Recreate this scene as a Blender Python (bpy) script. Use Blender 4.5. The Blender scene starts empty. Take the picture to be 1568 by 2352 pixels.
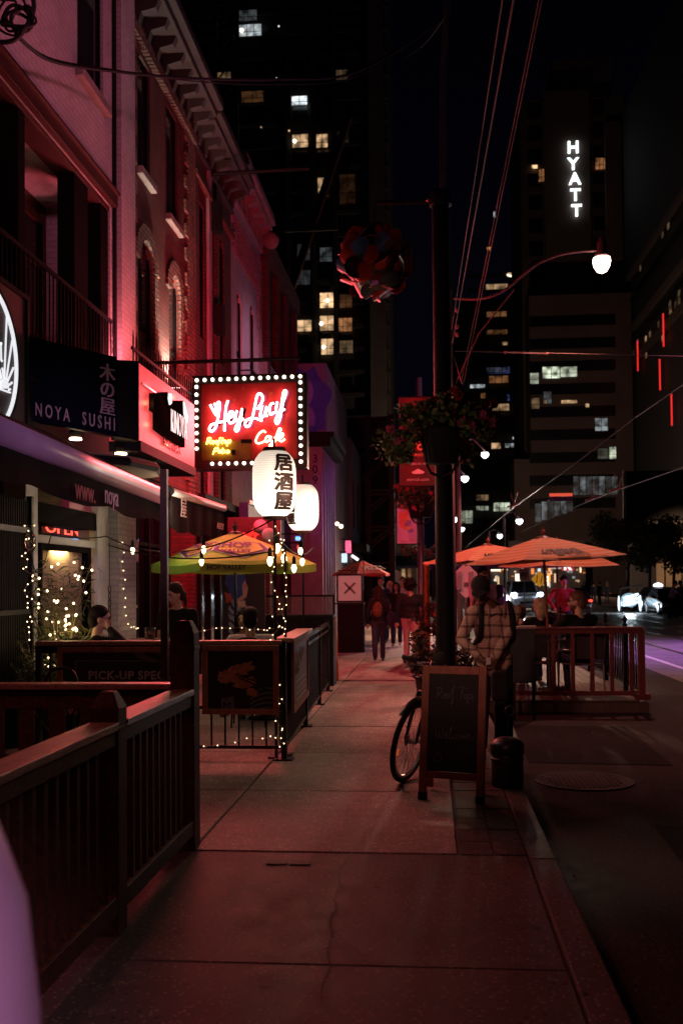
import bpy, bmesh, math, random
from mathutils import Vector, Matrix, noise
random.seed(7)
R = math.radians
SC = bpy.context.scene
COL = SC.collection
# ------------------------------------------------------------------ camera
CAMZ, YAW, PITCH, ROLL, F = 1.62, R(5.02), R(1.5), R(-0.5), 2287.0
CR = Matrix.Rotation(YAW, 3, 'Z') @ Matrix.Rotation(R(90) + PITCH, 3, 'X') @ Matrix.Rotation(ROLL, 3, 'Z')
cam = bpy.data.cameras.new('camera')
cam.lens = 35.0; cam.sensor_width = 36.0; cam.sensor_fit = 'AUTO'
cam.shift_y = 109 / 2352
cam.clip_start = 0.05; cam.clip_end = 2000
cam.dof.use_dof = True; cam.dof.focus_distance = 9.3; cam.dof.aperture_fstop = 3.0
co = bpy.data.objects.new('camera', cam); COL.objects.link(co)
co.matrix_world = Matrix.Translation((0, 0, CAMZ)) @ CR.to_4x4()
SC.camera = co
# ------------------------------------------------------------------ night sky
w = bpy.data.worlds.new('World'); SC.world = w; w.use_nodes = True
bg = w.node_tree.nodes['Background']
tc = w.node_tree.nodes.new('ShaderNodeTexCoord'); sx = w.node_tree.nodes.new('ShaderNodeSeparateXYZ')
rp = w.node_tree.nodes.new('ShaderNodeValToRGB')
w.node_tree.links.new(tc.outputs['Generated'], sx.inputs[0]); w.node_tree.links.new(sx.outputs['Z'], rp.inputs[0])
rp.color_ramp.elements[0].color = (0.0010, 0.0010, 0.0032, 1); rp.color_ramp.elements[0].position = 0.1
rp.color_ramp.elements[1].color = (0.0003, 0.0003, 0.0008, 1); rp.color_ramp.elements[1].position = 0.6
w.node_tree.links.new(rp.outputs[0], bg.inputs['Color']); bg.inputs['Strength'].default_value = 1.0
# ------------------------------------------------------------------ exposure and sampling
SC.view_settings.view_transform = 'Standard'; SC.view_settings.look = 'None'
SC.view_settings.exposure = 0; SC.view_settings.gamma = 1
SC.render.engine = 'CYCLES'
SC.cycles.use_denoising = True
try: SC.cycles.denoiser = 'OPENIMAGEDENOISE'
except Exception: pass
SC.cycles.max_bounces = 5; SC.cycles.diffuse_bounces = 2; SC.cycles.glossy_bounces = 3
SC.cycles.transmission_bounces = 4; SC.cycles.transparent_max_bounces = 8
SC.cycles.sample_clamp_indirect = 4.0; SC.cycles.caustics_reflective = False; SC.cycles.caustics_refractive = False
try: SC.cycles.use_light_tree = True
except Exception: pass

def lamp(kind, name, loc, col, power, target=None, size=0.3, size_y=None, cone=None, blend=0.5, spread=None):
    l = bpy.data.lights.new(name, kind); l.color = col; l.energy = power
    if kind == 'AREA':
        l.size = size
        if size_y: l.shape = 'RECTANGLE'; l.size_y = size_y
        if spread: l.spread = R(spread)
    elif kind == 'SPOT':
        l.spot_size = R(cone); l.spot_blend = blend; l.shadow_soft_size = size
    else: l.shadow_soft_size = size
    o = bpy.data.objects.new(name, l); COL.objects.link(o); o.location = loc
    if target is not None:
        o.rotation_euler = (Vector(target) - Vector(loc)).to_track_quat('-Z', 'Y').to_euler()
    return o
# unseen pink signs near the viewer, then coloured fill spots added on single surfaces
lamp('AREA', 'pink_shop_sign_left', (-3.9, 4.0, 3.6), (1.0, 0.26, 0.26), 15, (-1.4, 4.6, 1.0), .6, .4)
lamp('AREA', 'pink_signs_behind', (-1.6, -4.0, 5.2), (1.0, 0.26, 0.26), 8, (-1.0, 12, 2.0), 2.2, 1.4)
lamp('SPOT', 'purple_road_fill', (19, 24, 10), (0.62, 0.20, 1.0), 32000, (11, 25, 0), .5, cone=56, blend=1.0)  # added spot tinting the road purple, its source unseen
lamp('SPOT', 'purple_shop_fill', (6, 20, 5), (.55, .25, 1.0), 900, (-3.3, 30, 3.6), .3, cone=17, blend=.8)  # added to turn the numbered shop purple; no sign hangs there
lamp('SPOT', 'lilac_banner_fill', (3, 8, 4.6), (.8, .5, 1.0), 160, (-.4, 21.9, 3.2), .2, cone=6, blend=.7)  # extra lilac beam for the blossom banner alone, without a fixture
lamp('SPOT', 'purple_mural_fill', (17, 24, 9), (0.85, 0.20, 0.70), 3400, (-3.6, 33, 6.2), .5, cone=19, blend=.7)  # unseen fill added to colour the mural building purple
lamp('SPOT', 'pink_patio_fill', (0.6, 3.0, 3.1), (1.0, .36, .40), 210, (-4.2, 12.4, 1.75), .2, cone=17, blend=.9)  # added fill that pinks the shop column and pillar, no fixture
lamp('SPOT', 'mauve_wall_fill', (8, 4, 7.5), (1.0, 0.24, 0.42), 1500, (-4.3, 11.3, 8.2), .6, cone=32, blend=.8)  # added mauve spot with unseen source, kept to the upper white wall
lamp('SPOT', 'mauve_facade_fill', (9, 17, 6), (1.0, .38, .62), 3600, (-4.3, 23.8, 6.6), .5, cone=17, blend=.8)  # fill added to lift the pale ornate front towards mauve
lamp('SPOT', 'pink_man_fill', (-2.2, -1.5, 4.6), (1.0, .44, .36), 850, (.75, 9.8, 1.2), .25, cone=17, blend=.9)  # invented spot brightening the plaid man and chalkboard
lamp('SPOT', 'lilac_awning_fill', (2.0, -1.5, 3.2), (0.90, 0.48, 0.92), 900, (-2.8, 8.0, 2.68), .15, cone=15, blend=.9)  # added lilac light for the awning bar, source unseen
lamp('SPOT', 'lilac_bollard_fill', (1.2, -2.2, 2.6), (1.0, 0.52, 0.80), 330, (-.75, 1.1, .8), .3, cone=22, blend=.6)  # added to light the near bollard; no sign is built here
# ------------------------------------------------------------------ pixel rays of the 1568 x 2352 view
def ray(u, v): return CR @ Vector(((u - 784) / F, -(v - 1285) / F, -1.0))
def atY(u, v, Y):
    d = ray(u, v); t = Y / d.y; return Vector((d.x * t, Y, CAMZ + d.z * t))
def atX(u, v, X):
    d = ray(u, v); t = X / d.x; return Vector((X, d.y * t, CAMZ + d.z * t))
def atZ(u, v, Z=0.0):
    d = ray(u, v); t = (Z - CAMZ) / d.z; return Vector((d.x * t, d.y * t, Z))
def pxm(Y): return Y / F          # metres in one view pixel at that depth
# ------------------------------------------------------------------ materials
MATS = {}
def principled(name):
    m = bpy.data.materials.new(name); m.use_nodes = True
    nt = m.node_tree; return m, nt, nt.nodes['Principled BSDF']
def mat(name, col, rough=0.6, metal=0.0, var=0.25, scale=8.0, bump=0.0, spec=0.5, stretch=None, trans=0.0, bscale=None, sheen=0):
    if name in MATS: return MATS[name]
    m, nt, b = principled(name)
    b.inputs['Metallic'].default_value = metal
    b.inputs['Specular IOR Level'].default_value = spec
    if trans: b.inputs['Transmission Weight'].default_value = trans
    if sheen: b.inputs['Sheen Weight'].default_value = sheen
    t = nt.nodes.new('ShaderNodeTexCoord'); mp = nt.nodes.new('ShaderNodeMapping')
    if stretch: mp.inputs['Scale'].default_value = stretch
    nt.links.new(t.outputs['Object'], mp.inputs[0])
    n = nt.nodes.new('ShaderNodeTexNoise'); n.inputs['Scale'].default_value = scale; n.inputs['Detail'].default_value = 6; n.inputs['Roughness'].default_value = .6
    nt.links.new(mp.outputs[0], n.inputs['Vector'])
    r = nt.nodes.new('ShaderNodeValToRGB')
    r.color_ramp.elements[0].position = .3; r.color_ramp.elements[1].position = .7
    c0 = [max(0, c * (1 - var)) for c in col]; c1 = [min(1, c * (1 + var)) for c in col]
    r.color_ramp.elements[0].color = (*c0, 1); r.color_ramp.elements[1].color = (*c1, 1)
    nt.links.new(n.outputs['Fac'], r.inputs[0]); nt.links.new(r.outputs[0], b.inputs['Base Color'])
    rr = nt.nodes.new('ShaderNodeMapRange'); rr.inputs['To Min'].default_value = max(0, rough - .12); rr.inputs['To Max'].default_value = min(1, rough + .12)
    nt.links.new(n.outputs['Fac'], rr.inputs['Value']); nt.links.new(rr.outputs[0], b.inputs['Roughness'])
    if bump:
        n2 = nt.nodes.new('ShaderNodeTexNoise'); n2.inputs['Scale'].default_value = bscale or scale * 6; n2.inputs['Detail'].default_value = 4
        nt.links.new(mp.outputs[0], n2.inputs['Vector'])
        bp = nt.nodes.new('ShaderNodeBump'); bp.inputs['Strength'].default_value = bump; bp.inputs['Distance'].default_value = .02
        nt.links.new(n2.outputs['Fac'], bp.inputs['Height']); nt.links.new(bp.outputs[0], b.inputs['Normal'])
    MATS[name] = m; return m
def emit(name, col, strength, base=None):
    if name in MATS: return MATS[name]
    m, nt, b = principled(name)
    b.inputs['Base Color'].default_value = (*(base or [c * .6 for c in col]), 1)
    b.inputs['Emission Color'].default_value = (*col, 1); b.inputs['Emission Strength'].default_value = strength
    b.inputs['Roughness'].default_value = .5
    MATS[name] = m; return m
def brickmat(name, c1, c2, mortar, bump=.6, scale=1.0, rough=.85, axis='YZ', msize=.018, rough_noise=.5):
    if name in MATS: return MATS[name]
    m, nt, b = principled(name)
    g = nt.nodes.new('ShaderNodeNewGeometry'); s = nt.nodes.new('ShaderNodeSeparateXYZ'); c = nt.nodes.new('ShaderNodeCombineXYZ')
    nt.links.new(g.outputs['Position'], s.inputs[0])
    ad = nt.nodes.new('ShaderNodeMath'); ad.operation = 'ADD'
    nt.links.new(s.outputs['X'], ad.inputs[0]); nt.links.new(s.outputs['Y'], ad.inputs[1])
    if axis == 'YZ':
        nt.links.new(ad.outputs[0], c.inputs[0]); nt.links.new(s.outputs['Z'], c.inputs[1])
    else:
        nt.links.new(s.outputs['X'], c.inputs[1]); nt.links.new(s.outputs['Y'], c.inputs[0])
    bt = nt.nodes.new('ShaderNodeTexBrick')
    bt.inputs['Color1'].default_value = (*c1, 1); bt.inputs['Color2'].default_value = (*c2, 1); bt.inputs['Mortar'].default_value = (*mortar, 1)
    bt.inputs['Scale'].default_value = scale; bt.inputs['Mortar Size'].default_value = msize
    bt.inputs['Brick Width'].default_value = .23; bt.inputs['Row Height'].default_value = .078; bt.inputs['Mortar Smooth'].default_value = .2
    nt.links.new(c.outputs[0], bt.inputs['Vector'])
    n = nt.nodes.new('ShaderNodeTexNoise'); n.inputs['Scale'].default_value = 2.5; n.inputs['Detail'].default_value = 8; n.inputs['Roughness'].default_value = .7
    nt.links.new(g.outputs['Position'], n.inputs['Vector'])
    mr = nt.nodes.new('ShaderNodeMapRange'); mr.inputs['From Min'].default_value = .3; mr.inputs['From Max'].default_value = .7
    mr.inputs['To Min'].default_value = 1 - rough_noise; mr.inputs['To Max'].default_value = 1.1
    nt.links.new(n.outputs['Fac'], mr.inputs['Value'])
    mx = nt.nodes.new('ShaderNodeMix'); mx.data_type = 'RGBA'; mx.blend_type = 'MULTIPLY'; mx.inputs['Factor'].default_value = 1
    nt.links.new(bt.outputs['Color'], mx.inputs['A']); nt.links.new(mr.outputs[0], mx.inputs['B'])
    nt.links.new(mx.outputs['Result'], b.inputs['Base Color'])
    b.inputs['Roughness'].default_value = rough
    mm = nt.nodes.new('ShaderNodeMath'); mm.operation = 'MULTIPLY_ADD'; mm.inputs[1].default_value = -1.0
    nt.links.new(bt.outputs['Fac'], mm.inputs[0]); nt.links.new(n.outputs['Fac'], mm.inputs[2])
    bp = nt.nodes.new('ShaderNodeBump'); bp.inputs['Strength'].default_value = bump; bp.inputs['Distance'].default_value = .02
    nt.links.new(mm.outputs[0], bp.inputs['Height']); nt.links.new(bp.outputs[0], b.inputs['Normal'])
    MATS[name] = m; return m
def glassmat(name, tint=(.02, .02, .025), rough=.06, alpha=1.0):
    if name in MATS: return MATS[name]
    m, nt, b = principled(name)
    b.inputs['Base Color'].default_value = (*tint, 1); b.inputs['Roughness'].default_value = rough
    b.inputs['Specular IOR Level'].default_value = .6; b.inputs['Alpha'].default_value = alpha
    MATS[name] = m; return m
# ------------------------------------------------------------------ mesh builder
def wm(o):
    if o is None: return Matrix.Identity(4)
    return wm(o.parent) @ (Matrix.Translation(o.location) @ o.rotation_euler.to_matrix().to_4x4())
class MB:
    def __init__(s): s.v = []; s.f = []
    def add(s, vs, fs):
        k = len(s.v); s.v += [Vector(p) for p in vs]; s.f += [tuple(i + k for i in f) for f in fs]; return s
    def box(s, lo, hi):
        x0, y0, z0 = lo; x1, y1, z1 = hi
        if x0 > x1: x0, x1 = x1, x0
        if y0 > y1: y0, y1 = y1, y0
        if z0 > z1: z0, z1 = z1, z0
        return s.add([(x0,y0,z0),(x1,y0,z0),(x1,y1,z0),(x0,y1,z0),(x0,y0,z1),(x1,y0,z1),(x1,y1,z1),(x0,y1,z1)],
                     [(0,3,2,1),(4,5,6,7),(0,1,5,4),(1,2,6,5),(2,3,7,6),(3,0,4,7)])
    def bar(s, p0, p1, w, h, up=(0, 0, 1)):       # rectangular bar between points
        p0, p1 = Vector(p0), Vector(p1); d = (p1 - p0).normalized(); up = Vector(up)
        if abs(d.dot(up)) > .98: up = Vector((0, 1, 0))
        a = d.cross(up).normalized() * (w / 2); b = a.cross(d).normalized() * (h / 2)
        vs = [p + sa * a + sb * b for p in (p0, p1) for sa, sb in ((-1,-1),(1,-1),(1,1),(-1,1))]
        return s.add(vs, [(0,1,2,3),(7,6,5,4),(0,4,5,1),(1,5,6,2),(2,6,7,3),(3,7,4,0)])
    def tube(s, pts, r, n=8, cap=True, closed=False):
        pts = [Vector(p) for p in pts]; m = len(pts); rs = r if isinstance(r, (list, tuple)) else [r] * m
        k = len(s.v); prev = None
        for i, p in enumerate(pts):
            if closed: d = pts[(i + 1) % m] - pts[i - 1]
            else: d = (pts[min(i + 1, m - 1)] - pts[max(i - 1, 0)])
            d = d.normalized() if d.length > 1e-9 else Vector((0, 0, 1))
            if prev is None:
                a = d.cross(Vector((0, 0, 1)) if abs(d.z) < .9 else Vector((1, 0, 0))).normalized()
            else:
                a = (prev - d * prev.dot(d)); a = a.normalized() if a.length > 1e-6 else d.orthogonal().normalized()
            prev = a; b = d.cross(a)
            for j in range(n):
                t = 2 * math.pi * j / n
                s.v.append(p + (a * math.cos(t) + b * math.sin(t)) * rs[i])
        for i in range(m if closed else m - 1):
            i2 = (i + 1) % m
            for j in range(n):
                j2 = (j + 1) % n
                s.f.append((k + i*n + j, k + i*n + j2, k + i2*n + j2, k + i2*n + j))
        if cap and not closed:
            s.f.append(tuple(k + j for j in reversed(range(n)))); s.f.append(tuple(k + (m-1)*n + j for j in range(n)))
        return s
    def lathe(s, prof, c=(0, 0, 0), n=20, axis=None):       # prof: (r, z)
        k = len(s.v); c = Vector(c)
        q = Vector(axis).to_track_quat('Z', 'Y').to_matrix() if axis is not None else Matrix.Identity(3)
        for r, z in prof:
            for j in range(n):
                t = 2 * math.pi * j / n; s.v.append(c + q @ Vector((r * math.cos(t), r * math.sin(t), z)))
        for i in range(len(prof) - 1):
            for j in range(n):
                j2 = (j + 1) % n; s.f.append((k+i*n+j, k+i*n+j2, k+(i+1)*n+j2, k+(i+1)*n+j))
        s.f.append(tuple(k + j for j in reversed(range(n)))); s.f.append(tuple(k + (len(prof)-1)*n + j for j in range(n)))
        return s
    def ell(s, c, r, n=10, m=7, rot=None):
        c = Vector(c)
        if not isinstance(r, (tuple, list)): r = (r, r, r)
        k = len(s.v)
        for i in range(m + 1):
            p = math.pi * i / m
            rr, z = math.sin(p), math.cos(p)
            for j in range(n if 0 < i < m else 1):
                t = 2 * math.pi * j / n
                q = Vector((r[0]*rr*math.cos(t), r[1]*rr*math.sin(t), r[2]*z))
                s.v.append(c + (rot @ q if rot is not None else q))
        top = k; bot = len(s.v) - 1
        g = lambda i, j: k + 1 + (i - 1) * n + j % n
        for j in range(n):
            s.f.append((top, g(1, j), g(1, j + 1))); s.f.append((bot, g(m-1, j+1), g(m-1, j)))
            for i in range(1, m - 1): s.f.append((g(i, j), g(i+1, j), g(i+1, j+1), g(i, j+1)))
        return s
    def limb(s, p0, p1, r0, r1, n=10):            # tapered rounded limb
        p0, p1 = Vector(p0), Vector(p1); L = (p1 - p0).length
        if L < 1e-5: return s.ell(p0, r0)
        prof = [(r0*math.sin(a), -r0*math.cos(a)) for a in (0.05, .5, 1.0, 1.5)] + [(r1*math.cos(a), L + r1*math.sin(a)) for a in (.07, .55, 1.05, 1.52)]
        return s.lathe(prof, p0, n, axis=p1 - p0)
    def prism(s, poly, a, b):                     # polygon (list of 3-D points) moved by a and by b
        k = len(s.v); n = len(poly); a, b = Vector(a), Vector(b)
        s.v += [Vector(p) + a for p in poly] + [Vector(p) + b for p in poly]
        s.f.append(tuple(k + i for i in range(n))); s.f.append(tuple(k + n + i for i in reversed(range(n))))
        for i in range(n): s.f.append((k+i, k+n+i, k+n+(i+1) % n, k+(i+1) % n))
        return s
    def quad(s, *p): return s.add(p, [tuple(range(len(p)))])
    def build(s, name, m, parent=None, smooth=False, bevel=0, local=False, normals=True):
        me = bpy.data.meshes.new(name)
        vs = s.v
        if parent is not None and not local:
            inv = wm(parent).inverted(); vs = [inv @ p for p in vs]
        me.from_pydata([tuple(p) for p in vs], [], s.f)
        if normals:
            bm = bmesh.new(); bm.from_mesh(me); bmesh.ops.recalc_face_normals(bm, faces=bm.faces); bm.to_mesh(me); bm.free()
        if smooth:
            for p in me.polygons: p.use_smooth = True
        if m is not None: me.materials.append(m)
        o = bpy.data.objects.new(name, me); COL.objects.link(o); o.parent = parent
        if bevel:
            bv = o.modifiers.new('bevel', 'BEVEL'); bv.width = bevel; bv.segments = 2; bv.limit_method = 'ANGLE'
        return o
def tag(o, label, cat, group=None, kind=None):
    if label: o['label'] = label
    if cat: o['category'] = cat
    if group: o['group'] = group
    if kind: o['kind'] = kind
    return o
def T(name, label, cat, loc=(0, 0, 0), rz=0, group=None):
    o = bpy.data.objects.new(name, None); o.empty_display_size = .2; COL.objects.link(o)
    o.location = loc; o.rotation_euler = (0, 0, rz)
    return tag(o, label, cat, group)
def S(o): o['kind'] = 'structure'; return o
def rep(o, offs):                                   # copies of a part, moved inside its thing
    out = [o]
    for d in offs:
        c = o.copy(); COL.objects.link(c); c.location = Vector(o.location) + Vector(d); out.append(c)
    return out
def copy_tree(o, parent=None):
    c = o.copy(); COL.objects.link(c)
    if parent is not None: c.parent = parent
    for ch in list(o.children): copy_tree(ch, c)
    return c
def arc(c, r, a0, a1, n, ax=(1, 0, 0), az=(0, 0, 1)):
    ax, az, c = Vector(ax), Vector(az), Vector(c)
    return [c + ax * (r * math.cos(a0 + (a1 - a0) * i / n)) + az * (r * math.sin(a0 + (a1 - a0) * i / n)) for i in range(n + 1)]
def sag(p0, p1, s, n=16):
    p0, p1 = Vector(p0), Vector(p1)
    return [p0.lerp(p1, i / n) - Vector((0, 0, s * 4 * (i / n) * (1 - i / n))) for i in range(n + 1)]
def smooth_curve(pts, k=5):
    pts = [Vector(p) for p in pts]; out = []
    for i in range(len(pts) - 1):
        p0 = pts[max(i - 1, 0)]; p1 = pts[i]; p2 = pts[i + 1]; p3 = pts[min(i + 2, len(pts) - 1)]
        for j in range(k):
            t = j / k
            out.append(.5 * ((2 * p1) + (p2 - p0) * t + (2 * p0 - 5 * p1 + 4 * p2 - p3) * t * t + (3 * p1 - p0 - 3 * p2 + p3) * t ** 3))
    return out + [pts[-1]]
DG = None
def text_mesh(body, size, extrude=.004, offset=0.0, shear=0, align='LEFT', spacing=1.0, line=1.0, cuts=0):
    """lettering as triangles in the x-y plane, as (verts, faces)"""
    c = bpy.data.curves.new('lettering', 'FONT'); c.body = body; c.size = size; c.extrude = extrude; c.offset = offset; c.shear = shear
    c.align_x = align; c.space_character = spacing; c.space_line = line; c.resolution_u = 3
    o = bpy.data.objects.new('lettering', c); COL.objects.link(o)
    bpy.context.view_layer.update()
    me = bpy.data.meshes.new_from_object(o.evaluated_get(bpy.context.evaluated_depsgraph_get()))
    if cuts:
        bm = bmesh.new(); bm.from_mesh(me); bmesh.ops.triangulate(bm, faces=bm.faces)
        bmesh.ops.subdivide_edges(bm, edges=bm.edges, cuts=cuts, use_grid_fill=True); bm.to_mesh(me); bm.free()
    vs = [v.co.copy() for v in me.vertices]; fs = [tuple(p.vertices) for p in me.polygons]
    bpy.data.objects.remove(o); bpy.data.curves.remove(c); bpy.data.meshes.remove(me)
    return vs, fs
def write(body, origin, right, up, size, m, parent, name='lettering', **k):
    right, up = Vector(right).normalized(), Vector(up).normalized(); nrm = right.cross(up)
    vs, fs = text_mesh(body, size, **k)
    b = MB(); b.add([Vector(origin) + right * p.x + up * p.y + nrm * p.z for p in vs], fs)
    return b.build(name, m, parent, normals=False)
def fuse(mb, voxel, name, m, parent, iters=3, local=True):
    """one continuous surface out of overlapping rounded volumes"""
    o = mb.build('draft', None, None, local=True)
    md = o.modifiers.new('r', 'REMESH'); md.mode = 'VOXEL'; md.voxel_size = voxel; md.use_smooth_shade = True
    sm = o.modifiers.new('s', 'SMOOTH'); sm.factor = .5; sm.iterations = iters
    bpy.context.view_layer.update()
    me = bpy.data.meshes.new_from_object(o.evaluated_get(bpy.context.evaluated_depsgraph_get()))
    old = o.data; bpy.data.objects.remove(o); bpy.data.meshes.remove(old)
    me.name = name; me.materials.clear()
    if m is not None: me.materials.append(m)
    for p in me.polygons: p.use_smooth = True
    o = bpy.data.objects.new(name, me); COL.objects.link(o); o.parent = parent
    return o
# ================================================================== GROUND
def concretemat(name, col, rough=.62, streak=True):
    m, nt, b = principled(name); L = nt.links
    g = nt.nodes.new('ShaderNodeNewGeometry')
    def nz(scale, detail=8, st=None):
        n = nt.nodes.new('ShaderNodeTexNoise'); n.inputs['Scale'].default_value = scale; n.inputs['Detail'].default_value = detail; n.inputs['Roughness'].default_value = .68
        if st:
            mp = nt.nodes.new('ShaderNodeMapping'); mp.inputs['Scale'].default_value = st; L.new(g.outputs['Position'], mp.inputs[0]); L.new(mp.outputs[0], n.inputs['Vector'])
        else: L.new(g.outputs['Position'], n.inputs['Vector'])
        return n
    big, mid, grain = nz(.9), nz(7), nz(130, 3)
    broom = nz(1, 3, (3, 90, 1))
    a = nt.nodes.new('ShaderNodeMath'); a.operation = 'MULTIPLY_ADD'; a.inputs[1].default_value = .55; L.new(big.outputs['Fac'], a.inputs[0])
    b2 = nt.nodes.new('ShaderNodeMath'); b2.operation = 'MULTIPLY'; b2.inputs[1].default_value = .45; L.new(mid.outputs['Fac'], b2.inputs[0]); L.new(b2.outputs[0], a.inputs[2])
    a2 = nt.nodes.new('ShaderNodeMath'); a2.operation = 'MULTIPLY_ADD'; a2.inputs[1].default_value = .35; L.new(grain.outputs['Fac'], a2.inputs[0]); L.new(a.outputs[0], a2.inputs[2])
    r = nt.nodes.new('ShaderNodeValToRGB'); e = r.color_ramp.elements
    e[0].position = .48; e[1].position = .86
    e[0].color = (*[c * .5 for c in col], 1); e[1].color = (*[min(1, c * 1.45) for c in col], 1)
    L.new(a2.outputs[0], r.inputs[0])
    def spots(scale, rad, dark):
        v = nt.nodes.new('ShaderNodeTexVoronoi'); v.inputs['Scale'].default_value = scale; L.new(g.outputs['Position'], v.inputs['Vector'])
        q = nt.nodes.new('ShaderNodeMapRange'); q.inputs['From Min'].default_value = rad * .7; q.inputs['From Max'].default_value = rad; q.inputs['To Min'].default_value = dark; L.new(v.outputs['Distance'], q.inputs['Value']); return q.outputs[0]
    col_ = r.outputs[0]
    for o_ in (spots(2.3, .075, .45), spots(5.1, .06, .6), spots(31, .24, 2.6), spots(12, .16, .5)):
        mx = nt.nodes.new('ShaderNodeMix'); mx.data_type = 'RGBA'; mx.blend_type = 'MULTIPLY'; mx.inputs['Factor'].default_value = 1; L.new(col_, mx.inputs['A']); L.new(o_, mx.inputs['B']); col_ = mx.outputs['Result']
    L.new(col_, b.inputs['Base Color'])
    rr = nt.nodes.new('ShaderNodeMapRange'); rr.inputs['From Min'].default_value = .35; rr.inputs['From Max'].default_value = .65
    rr.inputs['To Min'].default_value = rough - .06; rr.inputs['To Max'].default_value = rough + .1
    L.new(mid.outputs['Fac'], rr.inputs['Value']); L.new(rr.outputs[0], b.inputs['Roughness'])
    h = nt.nodes.new('ShaderNodeMath'); h.operation = 'MULTIPLY_ADD'; h.inputs[1].default_value = .6 if streak else 0.0
    L.new(broom.outputs['Fac'], h.inputs[0]); L.new(grain.outputs['Fac'], h.inputs[2])
    b.inputs['Specular IOR Level'].default_value = .04 if streak else .03
    bp = nt.nodes.new('ShaderNodeBump'); bp.inputs['Strength'].default_value = .5 if streak else .25; bp.inputs['Distance'].default_value = .005 if streak else .003
    L.new(h.outputs[0], bp.inputs['Height']); L.new(bp.outputs[0], b.inputs['Normal'])
    MATS[name] = m; return m
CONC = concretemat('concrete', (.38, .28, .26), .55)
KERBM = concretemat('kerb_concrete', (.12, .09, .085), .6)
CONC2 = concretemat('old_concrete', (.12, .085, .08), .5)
ASPH = concretemat('asphalt', (.045, .036, .036), .62, False)
TRACK = concretemat('track_concrete', (.20, .19, .19), .4)
PAVER = concretemat('paver_stone', (.11, .085, .08), .65, False)
DARKGAP = mat('joint_dirt', (.02, .017, .015), .9)
BLACK = mat('black_metal', (.012, .011, .011), .45, .1, .3, 20, 0, .25)
BLACKM = mat('matt_black', (.012, .011, .012), .75, 0, .3, 20, 0, .2)
STEEL = mat('steel', (.35, .34, .34), .35, .9, .2, 20)
WHITE = mat('white_paint', (.72, .70, .68), .6, 0, .08, 6, .1)
b = MB(); b.quad((-1500, -200, -.16), (1500, -200, -.16), (1500, 1500, -.16), (-1500, 1500, -.16)); S(b.build('ground', ASPH))
b = MB(); b.quad((.73, -6, -.13), (4.4, -6, -.13), (4.4, 260, -.13), (.73, 260, -.13)); S(b.build('road', ASPH))
b = MB(); b.quad((4.4, -6, -.126), (13, -6, -.126), (13, 260, -.126), (4.4, 260, -.126)); S(b.build('tram_road', TRACK))
b = MB(); b.quad((13, -6, -.128), (16.2, -6, -.128), (16.2, 260, -.128), (13, 260, -.128)); S(b.build('far_road_lane', ASPH))
b = MB(); b.box((16.2, -6, -.13), (20.5, 260, .02)); S(b.build('far_pavement', CONC))
RAILM = mat('tram_rail', (.4, .38, .37), .18, 1, .2, 20)
b = MB()
for x in (6.1, 7.6, 9.9, 11.4):
    b.box((x, -6, -.125), (x + .07, 260, -.118)); b.box((x + .11, -6, -.125), (x + .14, 260, -.12))
S(b.build('tram_rails', RAILM))
PAINT = mat('road_paint', (.62, .6, .56), .6, 0, .35, 14)
b = MB(); b.box((5.05, 12, -.125), (5.17, 90, -.121)); S(b.build('lane_line', PAINT))
b = MB()
for i in range(18): b.box((8.75, 16 + i * 4.5, -.125), (8.87, 18.2 + i * 4.5, -.121))
S(b.build('dashed_line', PAINT))
PATCH = concretemat('asphalt_patch', (.020, .017, .018), .7, False)
b = MB(); b.prism([(1.5, 5.3, -.127), (3.6, 5.1, -.127), (3.7, 7.2, -.127), (1.6, 7.4, -.127)], (0, 0, 0), (0, 0, .003)); b.prism([(.95, 9.9, -.127), (2.3, 9.8, -.127), (2.35, 12.4, -.127), (1.0, 12.5, -.127)], (0, 0, 0), (0, 0, .003)); S(b.build('road_patch', PATCH))

# pavement: slabs with real open joints over a dark bed
b = MB(); b.box((-4.8, -6, -.14), (.57, 150, -.012)); S(b.build('pavement_bed', DARKGAP))
ys = [-6, -2, 1.2, 4.28, 6.07] + [6.07 + 1.8 * k for k in range(1, 75)]
b = MB(); b0 = MB(); g = .009
def slab(x0, x1, y0, y1, dz, b=b):
    c = .006; z = dz
    b.add([(x0+g, y0+g, -.012), (x1-g, y0+g, -.012), (x1-g, y1-g, -.012), (x0+g, y1-g, -.012),
           (x0+g, y0+g, z-c), (x1-g, y0+g, z-c), (x1-g, y1-g, z-c), (x0+g, y1-g, z-c),
           (x0+g+c, y0+g+c, z), (x1-g-c, y0+g+c, z), (x1-g-c, y1-g-c, z), (x0+g+c, y1-g-c, z)],
          [(0,1,5,4),(1,2,6,5),(2,3,7,6),(3,0,4,7),(4,5,9,8),(5,6,10,9),(6,7,11,10),(7,4,8,11),(8,9,10,11)])
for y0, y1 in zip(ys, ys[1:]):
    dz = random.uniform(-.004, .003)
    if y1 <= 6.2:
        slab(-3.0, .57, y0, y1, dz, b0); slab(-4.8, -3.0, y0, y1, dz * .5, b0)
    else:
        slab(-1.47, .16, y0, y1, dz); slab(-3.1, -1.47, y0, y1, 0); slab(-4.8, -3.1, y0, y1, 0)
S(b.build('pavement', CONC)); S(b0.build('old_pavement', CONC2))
b = MB()
y = 6.08
while y < 60:
    L = .31
    for x0, x1 in ((.17, .365), (.37, .565)):
        dz = random.uniform(-.006, .001)
        b.box((x0 + .005, y + .006, -.012), (x1 - .005, y + L - .006, dz))
    y += L
S(b.build('paver_strip', PAVER))
b = MB()
for k in range(60):
    b.box((.572, -6 + 3 * k + .004, -.15), (.73, -3 + 3 * k - .004, random.uniform(-.003, .002)))
o = S(b.build('kerb', KERBM, bevel=.012))
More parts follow.
